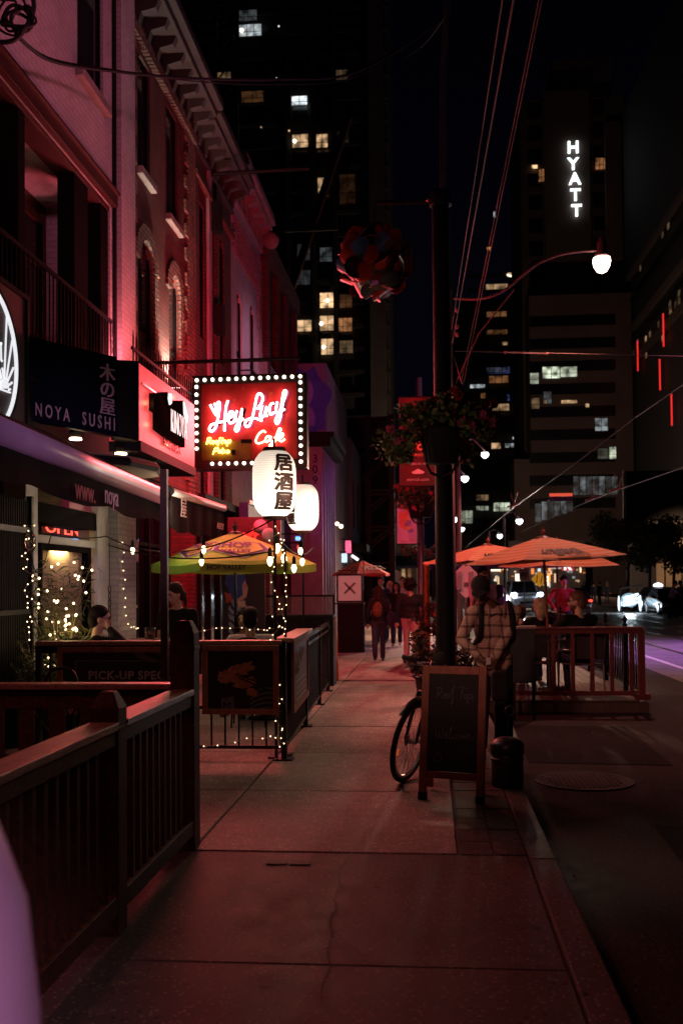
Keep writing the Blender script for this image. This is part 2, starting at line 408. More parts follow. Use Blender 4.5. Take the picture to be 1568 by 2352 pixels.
# crack across the near slab and a small iron lid
pts = [atZ(u, v) for u, v in ((806, 1962), (790, 1985), (778, 2005), (782, 2030), (768, 2062), (772, 2090), (758, 2112), (762, 2150), (752, 2185), (756, 2220), (742, 2262), (738, 2300))]
pts = smooth_curve(pts, 4); b = MB()
for i in range(len(pts) - 1):
    p, q = pts[i], pts[i + 1]; w0 = .0015 + .005 * abs(noise.noise(p * 9)); jx = .012 * noise.noise(p * 21); jx2 = .012 * noise.noise(q * 21); w1 = .0015 + .005 * abs(noise.noise(q * 9))
    b.quad((p.x - w0 + jx, p.y, .0045), (p.x + w0 + jx, p.y, .0045), (q.x + w1 + jx2, q.y, .0045), (q.x - w1 + jx2, q.y, .0045))
S(b.build('pavement_crack', DARKGAP))
c = atZ(663, 1982)
b = MB()
for i in range(2):
    x = c.x - .13 + i * .14
    b.box((x, c.y - .04, .002), (x + .12, c.y + .04, .0048))
LID = mat('iron_lid', (.018, .011, .010), .7, 0, .4, 40, .3)
tag(b.build('meter_lid', LID), 'small double iron lid set in the cracked near pavement slab', 'utility lid')
# manhole
c = atZ(1340, 1795, -.13)
t = T('manhole_cover', 'round iron manhole cover with chequered pattern in the dark road', 'manhole', (c.x, c.y, -.13))
b = MB(); b.lathe([(.43, 0), (.43, .012), (.375, .012), (.375, .004)], (c.x, c.y, -.13), 40); b.build('rim', LID, t)
b = MB(); b.lathe([(.37, .002), (.37, .009), (.02, .009)], (c.x, c.y, -.13), 40)
for i in range(-8, 9):
    for j in range(-8, 9):
        if (i * .042) ** 2 + (j * .042) ** 2 < .33 ** 2:
            x, y = c.x + i * .042, c.y + j * .042
            b.box((x - .014, y - .014, -.1215), (x + .014, y + .014, -.116))
b.build('plate', LID, t)

# ================================================================== FACADES
BRICK = brickmat('red_brick', (.24, .05, .035), (.17, .038, .028), (.12, .08, .07), .8)
BRICK2 = brickmat('dark_red_brick', (.22, .06, .05), (.17, .045, .04), (.09, .05, .05), .7)
WBRICK = brickmat('white_painted_brick', (.62, .58, .58), (.58, .55, .55), (.50, .46, .46), .5, msize=.012, rough_noise=.2)
PALE = brickmat('pale_brick', (.36, .23, .16), (.30, .19, .13), (.15, .10, .08), .8)
RENDER = mat('pale_render', (.50, .46, .47), .8, 0, .15, 3, .3)
LILACR = mat('weathered_render', (.40, .34, .38), .8, 0, .2, 2.5, .3)
STONE = mat('sill_stone', (.32, .27, .25), .7, 0, .15, 8, .2)
BROWNST = mat('brown_steel', (.06, .022, .016), .5, .1, .3, 6, .1)
DKFRAME = mat('dark_frame', (.010, .008, .008), .8, 0, .3, 10, 0, .03)
GLASS = glassmat('dark_glass')
CORN = mat('grey_cornice', (.06, .05, .05), .7, 0, .25, 5, .3)
PINKC = mat('ornate_cornice', (.32, .22, .23), .75, 0, .2, 6, .4)
def yu(u, X=-4.3): return atX(u, 1300, X).y
def facade(name, label, X, Y0, Y1, Z0, Z1, m, ops, deep=6.0, cat='building'):
    """street front facing +X with real openings; ops: y0 y1 z0 z1 (arch) (depth) (sill)"""
    t = T(name, label, cat, (X, (Y0 + Y1) / 2, 0))
    yy = sorted({Y0, Y1, *[o[k] for o in ops for k in ('y0', 'y1')]}); zz = sorted({Z0, Z1, *[o[k] for o in ops for k in ('z0', 'z1')]})
    yy = [v for v in yy if Y0 <= v <= Y1]; zz = [v for v in zz if Z0 <= v <= Z1]
    b = MB()
    for a, c in zip(yy, yy[1:]):
        for d, e in zip(zz, zz[1:]):
            my, mz = (a + c) / 2, (d + e) / 2
            if any(o['y0'] < my < o['y1'] and o['z0'] < mz < o['z1'] for o in ops): continue
            b.quad((X, a, d), (X, c, d), (X, c, e), (X, a, e))
    for o in ops:
        dp = o.get('depth', .12); y0, y1, z0, z1 = o['y0'], o['y1'], o['z0'], o['z1']
        b.quad((X, y0, z0), (X - dp, y0, z0), (X - dp, y0, z1), (X, y0, z1)); b.quad((X, y1, z0), (X, y1, z1), (X - dp, y1, z1), (X - dp, y1, z0))
        b.quad((X, y0, z1), (X - dp, y0, z1), (X - dp, y1, z1), (X, y1, z1)); b.quad((X, y0, z0), (X, y1, z0), (X - dp, y1, z0), (X - dp, y0, z0))
        if o.get('arch'):
            r = (y1 - y0) / 2; cy = (y0 + y1) / 2; zc = z1 - r
            for s in (-1, 1):
                pl = [(X, cy + s * r, z1)] + [(X, cy + s * r * math.cos(a), zc + r * math.sin(a)) for a in [i * math.pi / 16 for i in range(9)]]
                b.prism(pl, (0.0, 0, 0), (-dp, 0, 0))
    b.quad((X, Y0, Z0), (X, Y0, Z1), (X - deep, Y0, Z1), (X - deep, Y0, Z0)); b.quad((X, Y1, Z0), (X - deep, Y1, Z0), (X - deep, Y1, Z1), (X, Y1, Z1))
    b.quad((X, Y0, Z1), (X, Y1, Z1), (X - deep, Y1, Z1), (X - deep, Y0, Z1))
    b.build('wall', m, t, normals=False)
    for o in ops:
        if o.get('plain'): continue
        dp = o.get('depth', .12); y0, y1, z0, z1 = o['y0'], o['y1'], o['z0'], o['z1']; fx = X - dp + .06
        f = MB(); w_ = .06
        f.box((fx - .05, y0, z0), (fx, y0 + w_, z1)); f.box((fx - .05, y1 - w_, z0), (fx, y1, z1))
        f.box((fx - .05, y0 + w_, z1 - w_), (fx, y1 - w_, z1)); f.box((fx - .05, y0 + w_, z0), (fx, y1 - w_, z0 + w_))
        f.box((fx - .045, y0 + w_, (z0 + z1) / 2 - .03), (fx + .01, y1 - w_, (z0 + z1) / 2 + .03))
        wdw = f.build('window', DKFRAME, t)
        p = MB(); p.box((fx - .04, y0 + w_, z0 + w_), (fx - .025, y1 - w_, z1 - w_)); p.build('pane', GLASS, wdw)
        if o.get('sill', True):
            q = MB(); q.box((X - dp, y0 - .08, z0 - .12), (X + .1, y1 + .08, z0 - .002)); q.build('sill', STONE, wdw, bevel=.01)
    return t
# ---- white painted building on the left
Y1 = 14.05
W = facade('white_brick_building', 'white painted brick building with a recessed balcony above the dark sushi sign', -4.3, 2.0, Y1, 0, 13.5, WBRICK, [
    dict(y0=5.5, y1=13.2, z0=3.9, z1=6.85, depth=.9, plain=1), dict(y0=yu(180), y1=yu(240), z0=8.1, z1=11, depth=.1),
    dict(y0=4.0, y1=13.4, z0=0, z1=3.2, depth=1.3, plain=1)])
b = MB(); b.box((-4.3, 5.3, 6.86), (-4.22, 13.3, 7.02)); b.box((-4.3, 5.3, 7.02), (-4.18, 13.3, 7.06)); b.box((-4.6, 5.5, 6.78), (-4.31, 13.2, 6.848)); b.build('lintel', BROWNST, W, bevel=.005)
b = MB(); b.box((-4.3, yu(262) - .03, 3), (-4.255, yu(262) + .03, 13.4)); b.build('drainpipe', BLACKM, W)
b = MB(); b.box((-4.298, yu(266), 3.94), (-4.20, Y1, 13.5)); b.build('pilaster', WBRICK, W)
b = MB(); b.box((-5.24, 5.5, 3.9), (-5.2, 13.2, 6.85)); b.build('balcony_back_wall', BROWNST, W)
b = MB(); b.box((-5.2, 5.5, 3.86), (-4.22, 13.25, 3.898)); b.build('balcony_floor', BROWNST, W)
for ya, yb in ((8.2, 9.3), (9.75, 10.75), (10.95, 11.75), (12.1, 12.95)):
    f = MB(); f.box((-5.2, ya, 3.9), (-5.12, ya + .09, 6.6)); f.box((-5.2, yb - .09, 3.9), (-5.12, yb, 6.6)); f.box((-5.2, ya + .09, 6.5), (-5.12, yb - .09, 6.6)); f.box((-5.2, ya + .09, 3.9), (-5.12, yb - .09, 4.1)); f.box((-5.2, ya + .09, 5.9), (-5.13, yb - .09, 5.96))
    d = f.build('balcony_door', BROWNST, W); p = MB(); p.box((-5.19, ya + .09, 4.1), (-5.165, yb - .09, 6.5)); p.build('pane', GLASS, d)
for u0, u1 in ((28, 44), (160, 192), (222, 241)):
    b = MB(); b.box((-4.55, yu(u0, -4.4), 3.9), (-4.33, yu(u1, -4.4), 6.8)); b.build('balcony_post', DKFRAME, W, bevel=.006)
t = T('balcony_railing', 'thin black picket railing along the recessed balcony', 'railing', (-4.25, 11, 3.9))
b = MB(); b.box((-4.27, 8, 5.2), (-4.23, 13.1, 5.24)); b.box((-4.265, 8, 4.0), (-4.235, 13.1, 4.03)); b.build('rail', BLACK, t)
b = MB(); b.box((-4.257, 8.0, 4.03), (-4.243, 8.014, 5.2)); o = b.build('picket', BLACK, t); rep(o, [(0, .115 * i, 0) for i in range(1, 45)])
b = MB(); b.box((-4.299, 7.5, 3.19), (-4.24, yu(268), 3.92)); b.build('shop_fascia', BLACKM, W)
# ---- dark entrance zone and shop front under it
b = MB(); b.box((-5.58, 4.0, 0), (-5.5, 13.4, 3.2)); b.build('shop_back_wall', BLACKM, W)
WARMW = mat('cream_panel', (.62, .46, .28), .6, 0, .15, 3)
def fbox(u0, u1, z0, z1, X, th, X2=None): 
    b = MB(); b.box((X - th, yu(u0, X), z0), (X, yu(u1, X), z1)); return b
fbox(60, 88, 0, 3.2, -4.28, .25).build('shop_column', WHITE, W, bevel=.008)
fbox(225, 250, 0, 3.2, -4.28, .25).build('shop_column', WHITE, W, bevel=.008)
b = MB(); b.box((-4.34, yu(254), 0), (-4.19, 14.0, 3.05)); b.build('brick_pillar', WBRICK, W)
fbox(88, 226, 2.36, 2.58, -4.30, .3).build('transom_beam', DKFRAME, W)
fbox(88, 226, 2.13, 2.22, -4.31, .2).build('door_lintel', WHITE, W, bevel=.01)
f = fbox(160, 226, 2.582, 2.95, -4.36, .1).build('transom_window', emit('pink_transom', (.6, .05, .12), .12, (.3, .1, .12)), W)
b = MB(); y0, y1 = yu(88, -4.35), yu(205, -4.35)
b.box((-4.40, y1 - .13, 0), (-4.32, y1, 2.13)); b.box((-4.40, y0, 0), (-4.32, y0 + .06, 2.13)); b.box((-4.40, y0 + .06, 2.06), (-4.32, y1 - .13, 2.13)); b.build('door_frame', DKFRAME, W)
b = MB(); b.box((-5.5, yu(205, -4.35) + .0, 0), (-4.41, yu(205, -4.35) + .06, 2.13)); b.build('door_reveal', WARMW, W)
fbox(206, 225, 0, 2.6, -4.33, .15).build('cream_jamb', WARMW, W)
b = MB(); b.box((-5.40, yu(88) , 0), (-5.34, yu(205) - .2, 2.12)); b.build('inner_door', mat('brown_door', (.12, .07, .05), .5, 0, .2, 5), W)
lamp('AREA', 'doorway_lamp', (-4.75, yu(150, -4.7), 2.1), (1, .72, .38), 11, (-4.9, yu(160, -4.7), 0), .3)
# dark slatted screen at far left
t = T('slatted_screen', 'dark slatted metal screen door beside the white shop column', 'screen door', (-4.2, 9.6, 0))
b = MB(); b.box((-4.26, 8.0, .02), (-4.2, 8.06, 2.6)); b.box((-4.26, yu(58) - .06, .02), (-4.2, yu(58) - .01, 2.6)); b.box((-4.255, 8.06, 2.2), (-4.205, yu(58) - .06, 2.26)); b.box((-4.255, 8.06, 1.35), (-4.205, yu(58) - .06, 1.4)); b.box((-4.255, 8.06, .5), (-4.205, yu(58) - .06, .55)); b.build('frame', BLACK, t)
b = MB(); b.box((-4.24, 8.08, .03), (-4.225, 8.11, 2.55)); o = b.build('slat', BLACKM, t); rep(o, [(0, .055 * i, 0) for i in range(1, 41)])
# ---- brick building with arched windows
B2 = facade('brick_building', 'red brick building with arched windows lit by a white floodlight', -4.3, Y1 + .01, 18.0, 0, 10.4, BRICK, [
    dict(y0=yu(320), y1=yu(348), z0=7.95, z1=9.75, depth=.1), dict(y0=yu(386), y1=yu(412), z0=7.85, z1=9.75, depth=.1),
    dict(y0=yu(320), y1=yu(353), z0=4.3, z1=6.95, arch=1, depth=.1), dict(y0=yu(391), y1=yu(413), z0=4.3, z1=6.95, arch=1, depth=.1),
    dict(y0=Y1 + .25, y1=17.97, z0=0, z1=3.2, depth=.5, plain=1)])
b = MB()
for i in range(62):
    z = 3.3 + i * .11; w_ = .62 if (i // 2) % 2 else .42
    b.box((-4.3, 17.98 - w_, z + .006), (-4.255, 17.98, z + .105))
b.build('quoin_column', PALE, B2)
b = MB()
for i in range(62):
    z = 3.3 + i * .11; w_ = .3 if (i // 2) % 2 else .22
    b.box((-4.3, Y1 + .02, z + .006), (-4.265, Y1 + .02 + w_, z + .105))
b.build('corner_quoins', mat('brown_brick', (.28, .15, .11), .85, 0, .3, 9, .3), B2)
b = MB()
for k in range(34): b.box((-4.3, 14.1 + k * .115, 9.83), (-4.2, 14.19 + k * .115, 9.98))
b.box((-4.3, 14.06, 9.99), (-4.22, 17.98, 10.08)); b.build('brick_band', PALE, B2)
for (ua, ub) in ((320, 353), (391, 413)):       # arch rings
    ya, yb = yu(ua), yu(ub); r = (yb - ya) / 2; cy = (ya + yb) / 2; zc = 6.95 - r; b = MB()
    n = 13
    for i in range(n):
        a0, a1 = math.pi * (i + .06) / n, math.pi * (i + .94) / n
        pl = [(-4.3, cy + rr * math.cos(a), zc + rr * math.sin(a)) for rr, a in ((r * 1.0, a0), (r + .24, a0), (r + .24, a1), (r * 1.0, a1))]
        b.prism(pl, (.001, 0, 0), (.05, 0, 0))
    for i in range(14):
        b.box((-4.3, yb + .002, zc - .02 - i * .17), (-4.26, yb + .2 + (.06 if i % 2 else 0), zc - .17 - i * .17))
    b.build('arch_surround', PALE, B2)
def cornice(t, X, Y0, Y1, z, proj, m, nb, drop=.45):
    b = MB(); b.box((X, Y0, z - .12), (X + proj * .8, Y1, z)); b.box((X, Y0, z), (X + proj, Y1, z + .16)); b.box((X, Y0, z + .16), (X + proj * .9, Y1, z + .3)); b.box((X, Y0, z - drop - .1), (X + .08, Y1, z - drop)); b.build('cornice', m, t, bevel=.015)
    b = MB(); y = Y0 + .15
    pl = [(X, y, z - .12), (X + proj * .7, y, z - .12), (X + proj * .6, y, z - .25), (X + proj * .25, y, z - .3), (X + .1, y, z - drop), (X, y, z - drop)]
    b.prism(pl, (0, 0, 0), (0, .14, 0)); o = b.build('bracket', m, t); st = (Y1 - Y0 - .4) / max(nb - 1, 1)
    rep(o, [(0, st * i, 0) for i in range(1, nb)])
cornice(B2, -4.3, Y1 + .02, 18.0, 10.45, .6, CORN, 8)
B3 = facade('red_brick_building', 'dark red brick building with tall narrow windows behind the neon sign', -4.3, 18.01, 21.6, 0, 10.4, BRICK2, [
    dict(y0=yu(462), y1=yu(474), z0=6.4, z1=9.0, depth=.1, sill=False), dict(y0=yu(505), y1=yu(519), z0=6.3, z1=9.0, arch=1, depth=.1, sill=False),
    dict(y0=yu(462), y1=yu(474), z0=3.2, z1=5.4, depth=.1, sill=False), dict(y0=yu(505), y1=yu(519), z0=3.2, z1=5.4, arch=1, depth=.1, sill=False)])
for u in (446, 478, 496):
    b = MB(); b.box((-4.3, yu(u), 3.2), (-4.24, yu(u) + .24, 9.9)); b.build('pilaster', BRICK2 if u != 478 else LILACR, B3)
b = MB(); b.box((-4.3, 18.02, 9.3), (-4.2, 21.58, 9.4)); b.build('string_course', BRICK2, B3)
cornice(B3, -4.3, 18.02, 21.58, 10.4, .55, CORN, 7)
for (u, v) in ((484, 500), (490, 735)):
    p = atX(u, v, -4.28); b = MB(); b.box((-4.24, p.y - .12, p.z - .3), (-4.06, p.y + .12, p.z + .3)); b.build('wall_box', BLACKM, B3)
# ---- pale ornate building
B4 = facade('ornate_pale_building', 'pale rendered building with lacy cornice and iron window balconies', -4.3, 21.62, 25.5, 0, 10.9, RENDER, [
    dict(y0=22.2, y1=22.9, z0=5.6, z1=8.4, arch=1, depth=.1, sill=False), dict(y0=23.9, y1=24.6, z0=5.6, z1=8.6, arch=1, depth=.1, sill=False)])
cornice(B4, -4.3, 21.64, 25.5, 11.0, .42, PINKC, 6, .6)
b = MB()
for k in range(4):
    for j in range(15):
        y = 21.8 + j * .25 + (k % 2) * .12; z = 9.9 - k * .22
        b.tube(arc((-4.28, y, z), .1, 0, 2 * math.pi, 8, (0, 1, 0)), .03, 5)
b.build('lace_frieze', PINKC, B4)
for yy_ in (21.7, 25.4):
    b = MB(); b.ell((-4.0, yy_, 10.6), .22, 12, 8); b.build('ball_ornament', PINKC, B4, True)
b = MB()
for i in range(40):
    z = 3.3 + i * .17; w_ = .42 if i % 2 else .3
    b.box((-4.3, 25.48 - w_, z + .008), (-4.25, 25.48, z + .16))
b.build('quoin_column', mat('pinkish_brick', (.40, .28, .27), .85, 0, .25, 9, .3), B4)
for y in (22.15, 23.85):
    t = T('window_balcony', f"black iron basket balcony under the {'nearer' if y < 23 else 'farther'} arched window of the pale building", 'balcony', (-4.1, y + .4, 5.5), 0, 'iron window balconies')
    b = MB(); b.box((-4.28, y, 5.5), (-3.92, y + .8, 5.53)); b.box((-3.94, y, 6.5), (-3.92, y + .8, 6.53)); b.box((-4.28, y, 6.5), (-3.94, y + .02, 6.53)); b.box((-4.28, y + .78, 6.5), (-3.94, y + .8, 6.53)); b.build('frame', BLACK, t)
    b = MB()
    b.tube([(-3.93, y + .03, 5.53), (-3.86, y + .03, 5.7), (-3.93, y + .03, 6.5)], .012, 5); o = b.build('bar', BLACK, t); rep(o, [(0, .085 * i, 0) for i in range(1, 10)])
# ---- purple-lit building beyond
B5 = facade('pilastered_building', 'tall dark building with brick pilasters beyond the pale ornate one', -4.3, 25.52, 31.6, 0, 10.8, BRICK2, [
    dict(y0=26.3, y1=27.2, z0=3.6, z1=6.4, depth=.1, sill=False), dict(y0=28.0, y1=28.9, z0=3.6, z1=6.4, depth=.1, sill=False), dict(y0=29.8, y1=30.7, z0=3.6, z1=6.4, depth=.1, sill=False)])
for y in (25.6, 27.45, 29.2, 31.1):
    b = MB(); b.box((-4.3, y, 0), (-4.12, y + .42, 10.3)); b.build('pilaster', BRICK2, B5)
b = MB(); b.box((-4.3, 25.54, 6.9), (-4.14, 31.58, 7.5)); b.build('stone_band', LILACR, B5)
b = MB(); b.box((-4.3, 25.54, 10.3), (-4.05, 31.58, 10.8)); b.build('cornice', BRICK2, B5)
# ---- mural building
MUR = mat('mural_wall', (.26, .18, .22), .8, 0, .15, 2, .2)
B6 = facade('mural_building', 'lilac lit building with a big painted mural on its end wall', -3.25, 32.0, 40, 0, 8.85, mat('mural_side', (.13, .08, .1), .8, 0, .2, 3, .2), [], 1.4)
b = MB(); b.quad((-4.7, 31.99, 0), (-3.25, 31.99, 0), (-3.25, 31.99, 8.85), (-4.7, 31.99, 8.85)); b.build('end_wall', MUR, B6)
MB_ = mat('mural_blue', (.10, .11, .40), .8, 0, .2, 4)
b = MB(); c = atY(702, 925, 31.98); b.prism([(c.x + .78 * math.cos(a) * (1 + .15 * math.sin(5 * a)), 31.985, c.z + 1.15 * math.sin(a) * (1 + .12 * math.sin(7 * a))) for a in [i * math.pi / 18 for i in range(36)]], (0, 0, 0), (0, -.01, 0)); b.build('mural_figure', MB_, B6)
b = MB(); c = atY(695, 900, 31.97); b.prism([(c.x + .35 * math.cos(a), 31.97, c.z + .5 * math.sin(a)) for a in [i * math.pi / 12 for i in range(24)]], (0, 0, 0), (0, -.01, 0)); b.prism([(c.x + .3 * math.cos(a) + .1, 31.97, c.z + .45 * math.sin(a) - .9) for a in [i * math.pi / 12 for i in range(24)]], (0, 0, 0), (0, -.01, 0)); b.build('mural_detail', mat('mural_lilac', (.35, .22, .5), .8), B6)
p = atY(694, 985, 31.96); write('ne', (-4.2, 31.96, p.z - .2), (1, 0, 0), (0, 0, 1), .6, MB_, B6, 'mural_letters', extrude=.004, offset=.02)
# ---- shop number 309
SH = mat('shop_front_purple', (.34, .26, .38), .7, 0, .15, 4, .1)
B8 = facade('numbered_shop_building', 'low shop building with the number 309 on its corner pier', -3.0, 28.0, 31.9, 0, 5.8, SH, [dict(y0=28.7, y1=31.4, z0=.4, z1=4.2, depth=.1, sill=False)], .9)
b = MB(); b.box((-3.35, 27.9, 0), (-2.98, 27.995, 5.6)); b.build('pier', SH, B8)
b = MB(); b.box((-3.5, 27.8, 5.55), (-2.72, 31.9, 5.8)); b.box((-3.5, 27.75, 5.8), (-2.62, 31.9, 5.95)); b.build('cornice', BLACKM, B8)
for i, ch in enumerate('309'):
    p = atY(724, 1052 + i * 25, 27.88); vs = write(ch, (p.x - .09, 27.89, p.z - .12), (1, 0, 0), (0, 0, 1), .33, BLACKM, B8, 'numeral', extrude=.008)
for y in (28.3, 29.0, 29.7, 30.4, 31.1):
    b = MB(); b.box((-3.0, y, .2), (-2.93, y + .1, 5.5)); b.build('mullion', SH, B8)
# ---- darker shops farther on
B7 = facade('far_brick_shop', 'narrow dark shop front between the mural building and the steel frame', -3.1, 40.02, 46, 0, 7.6, mat('far_shop_wall', (.2, .13, .16), .8, 0, .2, 3), [dict(y0=41, y1=42.2, z0=4, z1=6, sill=False), dict(y0=43.4, y1=44.6, z0=4, z1=6, sill=False)], 2)
b = MB(); b.box((-3.1, 40.1, 3.0), (-2.5, 45.9, 3.3)); b.build('canopy', BLACKM, B7)
# ---- black steel facade-retention frame
FR = mat('retention_steel', (.028, .025, .025), .5, .4, .3, 8)
t = T('steel_frame', 'black diagonal braced steel frame standing in front of the dark tower', 'steel frame', (-2.6, 47, 0))
x0, x1, Yf = -3.9, -1.7, 46.5
for x in (x0, -2.8, x1):
    b = MB(); b.box((x - .13, Yf - .13, 0), (x + .13, Yf + .13, 9.6)); b.build('column', FR, t)
for z in (2.6, 4.3, 6.0, 7.7, 9.4):
    b = MB()
    for d in (0, .18): b.box((x0, Yf - .2, z - d), (x1, Yf - .135, z - d + .1))
    b.build('beam', FR, t)
for i, z in enumerate((2.7, 4.4, 6.1, 7.8)):
    b = MB(); b.bar((x0 + .2, Yf - .28, z), (x1 - .1, Yf - .28, z + 1.6), .12, .1); b.bar((x0 + .45, Yf - .28, z), (x1 + .15, Yf - .28, z + 1.6), .1, .1); b.build('brace', FR, t)
b = MB(); b.box((x0 - 1, Yf + .3, 0), (x1, Yf + 3, 9.5)); b.build('netting', BLACKM, t)
# ================================================================== FAR TOWERS
def nodeemit(name, col, s): return emit(name, col, s)
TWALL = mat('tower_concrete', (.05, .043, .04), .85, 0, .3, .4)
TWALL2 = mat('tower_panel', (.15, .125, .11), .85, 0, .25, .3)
TGLASS = glassmat('tower_glass', (.012, .012, .014), .25)
def winlight(k, warm):
    col = {'w': (1, .62, .32), 'c': (.85, .95, 1), 'o': (1, .42, .16), 'b': (.25, .3, 1), 'g': (.9, 1, .75)}[warm]
    nm = f'lit_window_{warm}_{k}'
    if nm in MATS: return MATS[nm]
    m, nt, b = principled(nm)
    g = nt.nodes.new('ShaderNodeNewGeometry'); n = nt.nodes.new('ShaderNodeTexNoise'); n.inputs['Scale'].default_value = .9; n.inputs['Detail'].default_value = 3
    nt.links.new(g.outputs['Position'], n.inputs['Vector'])
    r = nt.nodes.new('ShaderNodeMapRange'); r.inputs['From Min'].default_value = .35; r.inputs['From Max'].default_value = .68; r.inputs['To Min'].default_value = .12 * k; r.inputs['To Max'].default_value = 1.5 * k
    nt.links.new(n.outputs['Fac'], r.inputs['Value'])
    b.inputs['Base Color'].default_value = (.1, .08, .06, 1); b.inputs['Emission Color'].default_value = (*col, 1); nt.links.new(r.outputs[0], b.inputs['Emission Strength'])
    MATS[nm] = m; return m
def lit(t, Y, u0, v0, u1, v1, k=1.0, warm='w', bars=1, lampdot=False):
    a, c = atY(u0, v1, Y), atY(u1, v0, Y)
    p = pxm(Y)
    f = MB(); w_ = p * 1.1
    f.box((a.x - w_, Y - .12, a.z - w_), (c.x + w_, Y - .02, a.z)); f.box((a.x - w_, Y - .12, c.z), (c.x + w_, Y - .02, c.z + w_))
    f.box((a.x - w_, Y - .12, a.z), (a.x, Y - .02, c.z)); f.box((c.x, Y - .12, a.z), (c.x + w_, Y - .02, c.z))
    for i in range(1, bars + 1):
        x = a.x + (c.x - a.x) * i / (bars + 1); f.box((x - w_ * .5, Y - .12, a.z), (x + w_ * .5, Y - .02, c.z))
    if v1 - v0 > 20: zm = a.z + (c.z - a.z) * .38; f.box((a.x, Y - .11, zm - w_ * .4), (c.x, Y - .03, zm + w_ * .4))
    wdw = f.build('window', DKFRAME, t)
    q = MB(); q.box((a.x, Y - .05, a.z), (c.x, Y - .03, c.z)); q.build('pane', winlight(k, warm), wdw)
    if lampdot:
        q = MB(); q.ell((a.x + (c.x - a.x) * lampdot, Y - .3, a.z + (c.z - a.z) * .45), p * 4.5, 10, 7); q.build('lamp_globe', emit('room_lamp', (1, .85, .6), 4), wdw, True)
# ---- left tower
Y = 125
t = T('apartment_tower', 'huge dark apartment tower with scattered lit windows behind the left shops', 'tower', (-16, Y, 0))
xl, xr = atY(480, 500, Y).x, atY(888, 500, Y).x
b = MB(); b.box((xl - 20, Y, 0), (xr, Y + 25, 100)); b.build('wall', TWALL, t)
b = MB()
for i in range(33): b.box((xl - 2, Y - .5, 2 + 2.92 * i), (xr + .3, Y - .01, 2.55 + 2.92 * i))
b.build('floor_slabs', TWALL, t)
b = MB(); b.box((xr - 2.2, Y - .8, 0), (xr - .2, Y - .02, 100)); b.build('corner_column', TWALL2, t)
for u in (545, 665, 722, 770):
    x = atY(u, 500, Y).x; b = MB(); b.box((x - .3, Y - .7, 0), (x + .3, Y - .02, 100)); b.build('pier', TWALL, t)
b = MB(); b.box((xl, Y - .03, 3), (xl + 1.8, Y - .015, 4.6)); o = b.build('dark_window', TGLASS, t)
rep(o, [(2.75 * (i % 8), 0, 2.92 * (i // 8) * 2) for i in range(1, 96)])
for a in ((735,672,770,708,1.2,'w',1,.5),(780,676,808,708,.06,'o'),(735,725,770,760,.75,'w',1,.1),(778,730,808,762,.28,'o',2),(683,735,715,762,.7,'w',1),(738,778,765,815,.75,'w',1,.2),
          (780,782,810,812,.09,'w'),(735,568,762,602,.05,'c'),(670,220,705,243,1.0,'c'),(672,308,707,340,.75,'w',1,.15),(727,308,752,340,.6,'w'),(730,408,752,445,.45,'w'),
          (550,55,600,85,.5,'c',2,.12),(550,22,590,50,.05,'c'),(555,208,605,237,.06,'o'),(768,160,798,185,.05,'w',2),(500,165,530,185,.1,'w',2),(683,560,712,600,.02,'c'),(683,620,712,655,.03,'c'),
          (640,812,660,830,.02,'w'),(775,300,800,330,.015,'w'),(780,400,815,470,.015,'o')):
    lit(t, Y - .6, *a)
for (u, v, c) in ((600, 292, 'w'), (664, 300, 'w'), (635, 180, 'c'), (640, 60, 'c')):
    p = atY(u, v, Y - 1); b = MB(); b.ell(p, .12, 8, 6); b.build('balcony_lamp', winlight(1.5, c), t)
# ---- crane mast and jib, barely visible
CR_ = mat('crane_yellow', (.07, .045, .02), .6, 0, .2, 2)
t = T('tower_crane', 'dim lattice tower crane standing in front of the dark apartment tower', 'crane', (-18, 112, 0))
Yc = 112
b = MB(); xa, xb = atY(497, 300, Yc).x, atY(545, 300, Yc).x
for x in (xa, xb): b.bar((x, Yc, 0), (x, Yc, 75), .3, .3)
for i in range(25): b.bar((xa, Yc, i * 3), (xb, Yc, i * 3 + 3), .14, .14); b.bar((xa, Yc, i * 3), (xb, Yc, i * 3), .14, .14)
b.build('mast', CR_, t)
RED_ = mat('crane_red', (.10, .02, .015), .6, 0, .2, 2)
b = MB(); p0, p1 = atY(590, 900, Yc), atY(800, 270, Yc); b.bar(p0, p1, .8, .8); b.build('jib', RED_, t)
b = MB(); p = atY(715, 523, Yc - 1); b.box((p.x - 3, Yc - 1.2, p.z - .45), (p.x + 3, Yc - 1, p.z + .45)); o = b.build('name_board', mat('grey_board', (.2, .19, .18), .7), t)
write('AVENUE BUILDING CORP', (p.x - 2.8, Yc - 1.22, p.z - .2), (1, 0, 0), (0, 0, 1), .5, BLACKM, o, 'lettering', extrude=.01)
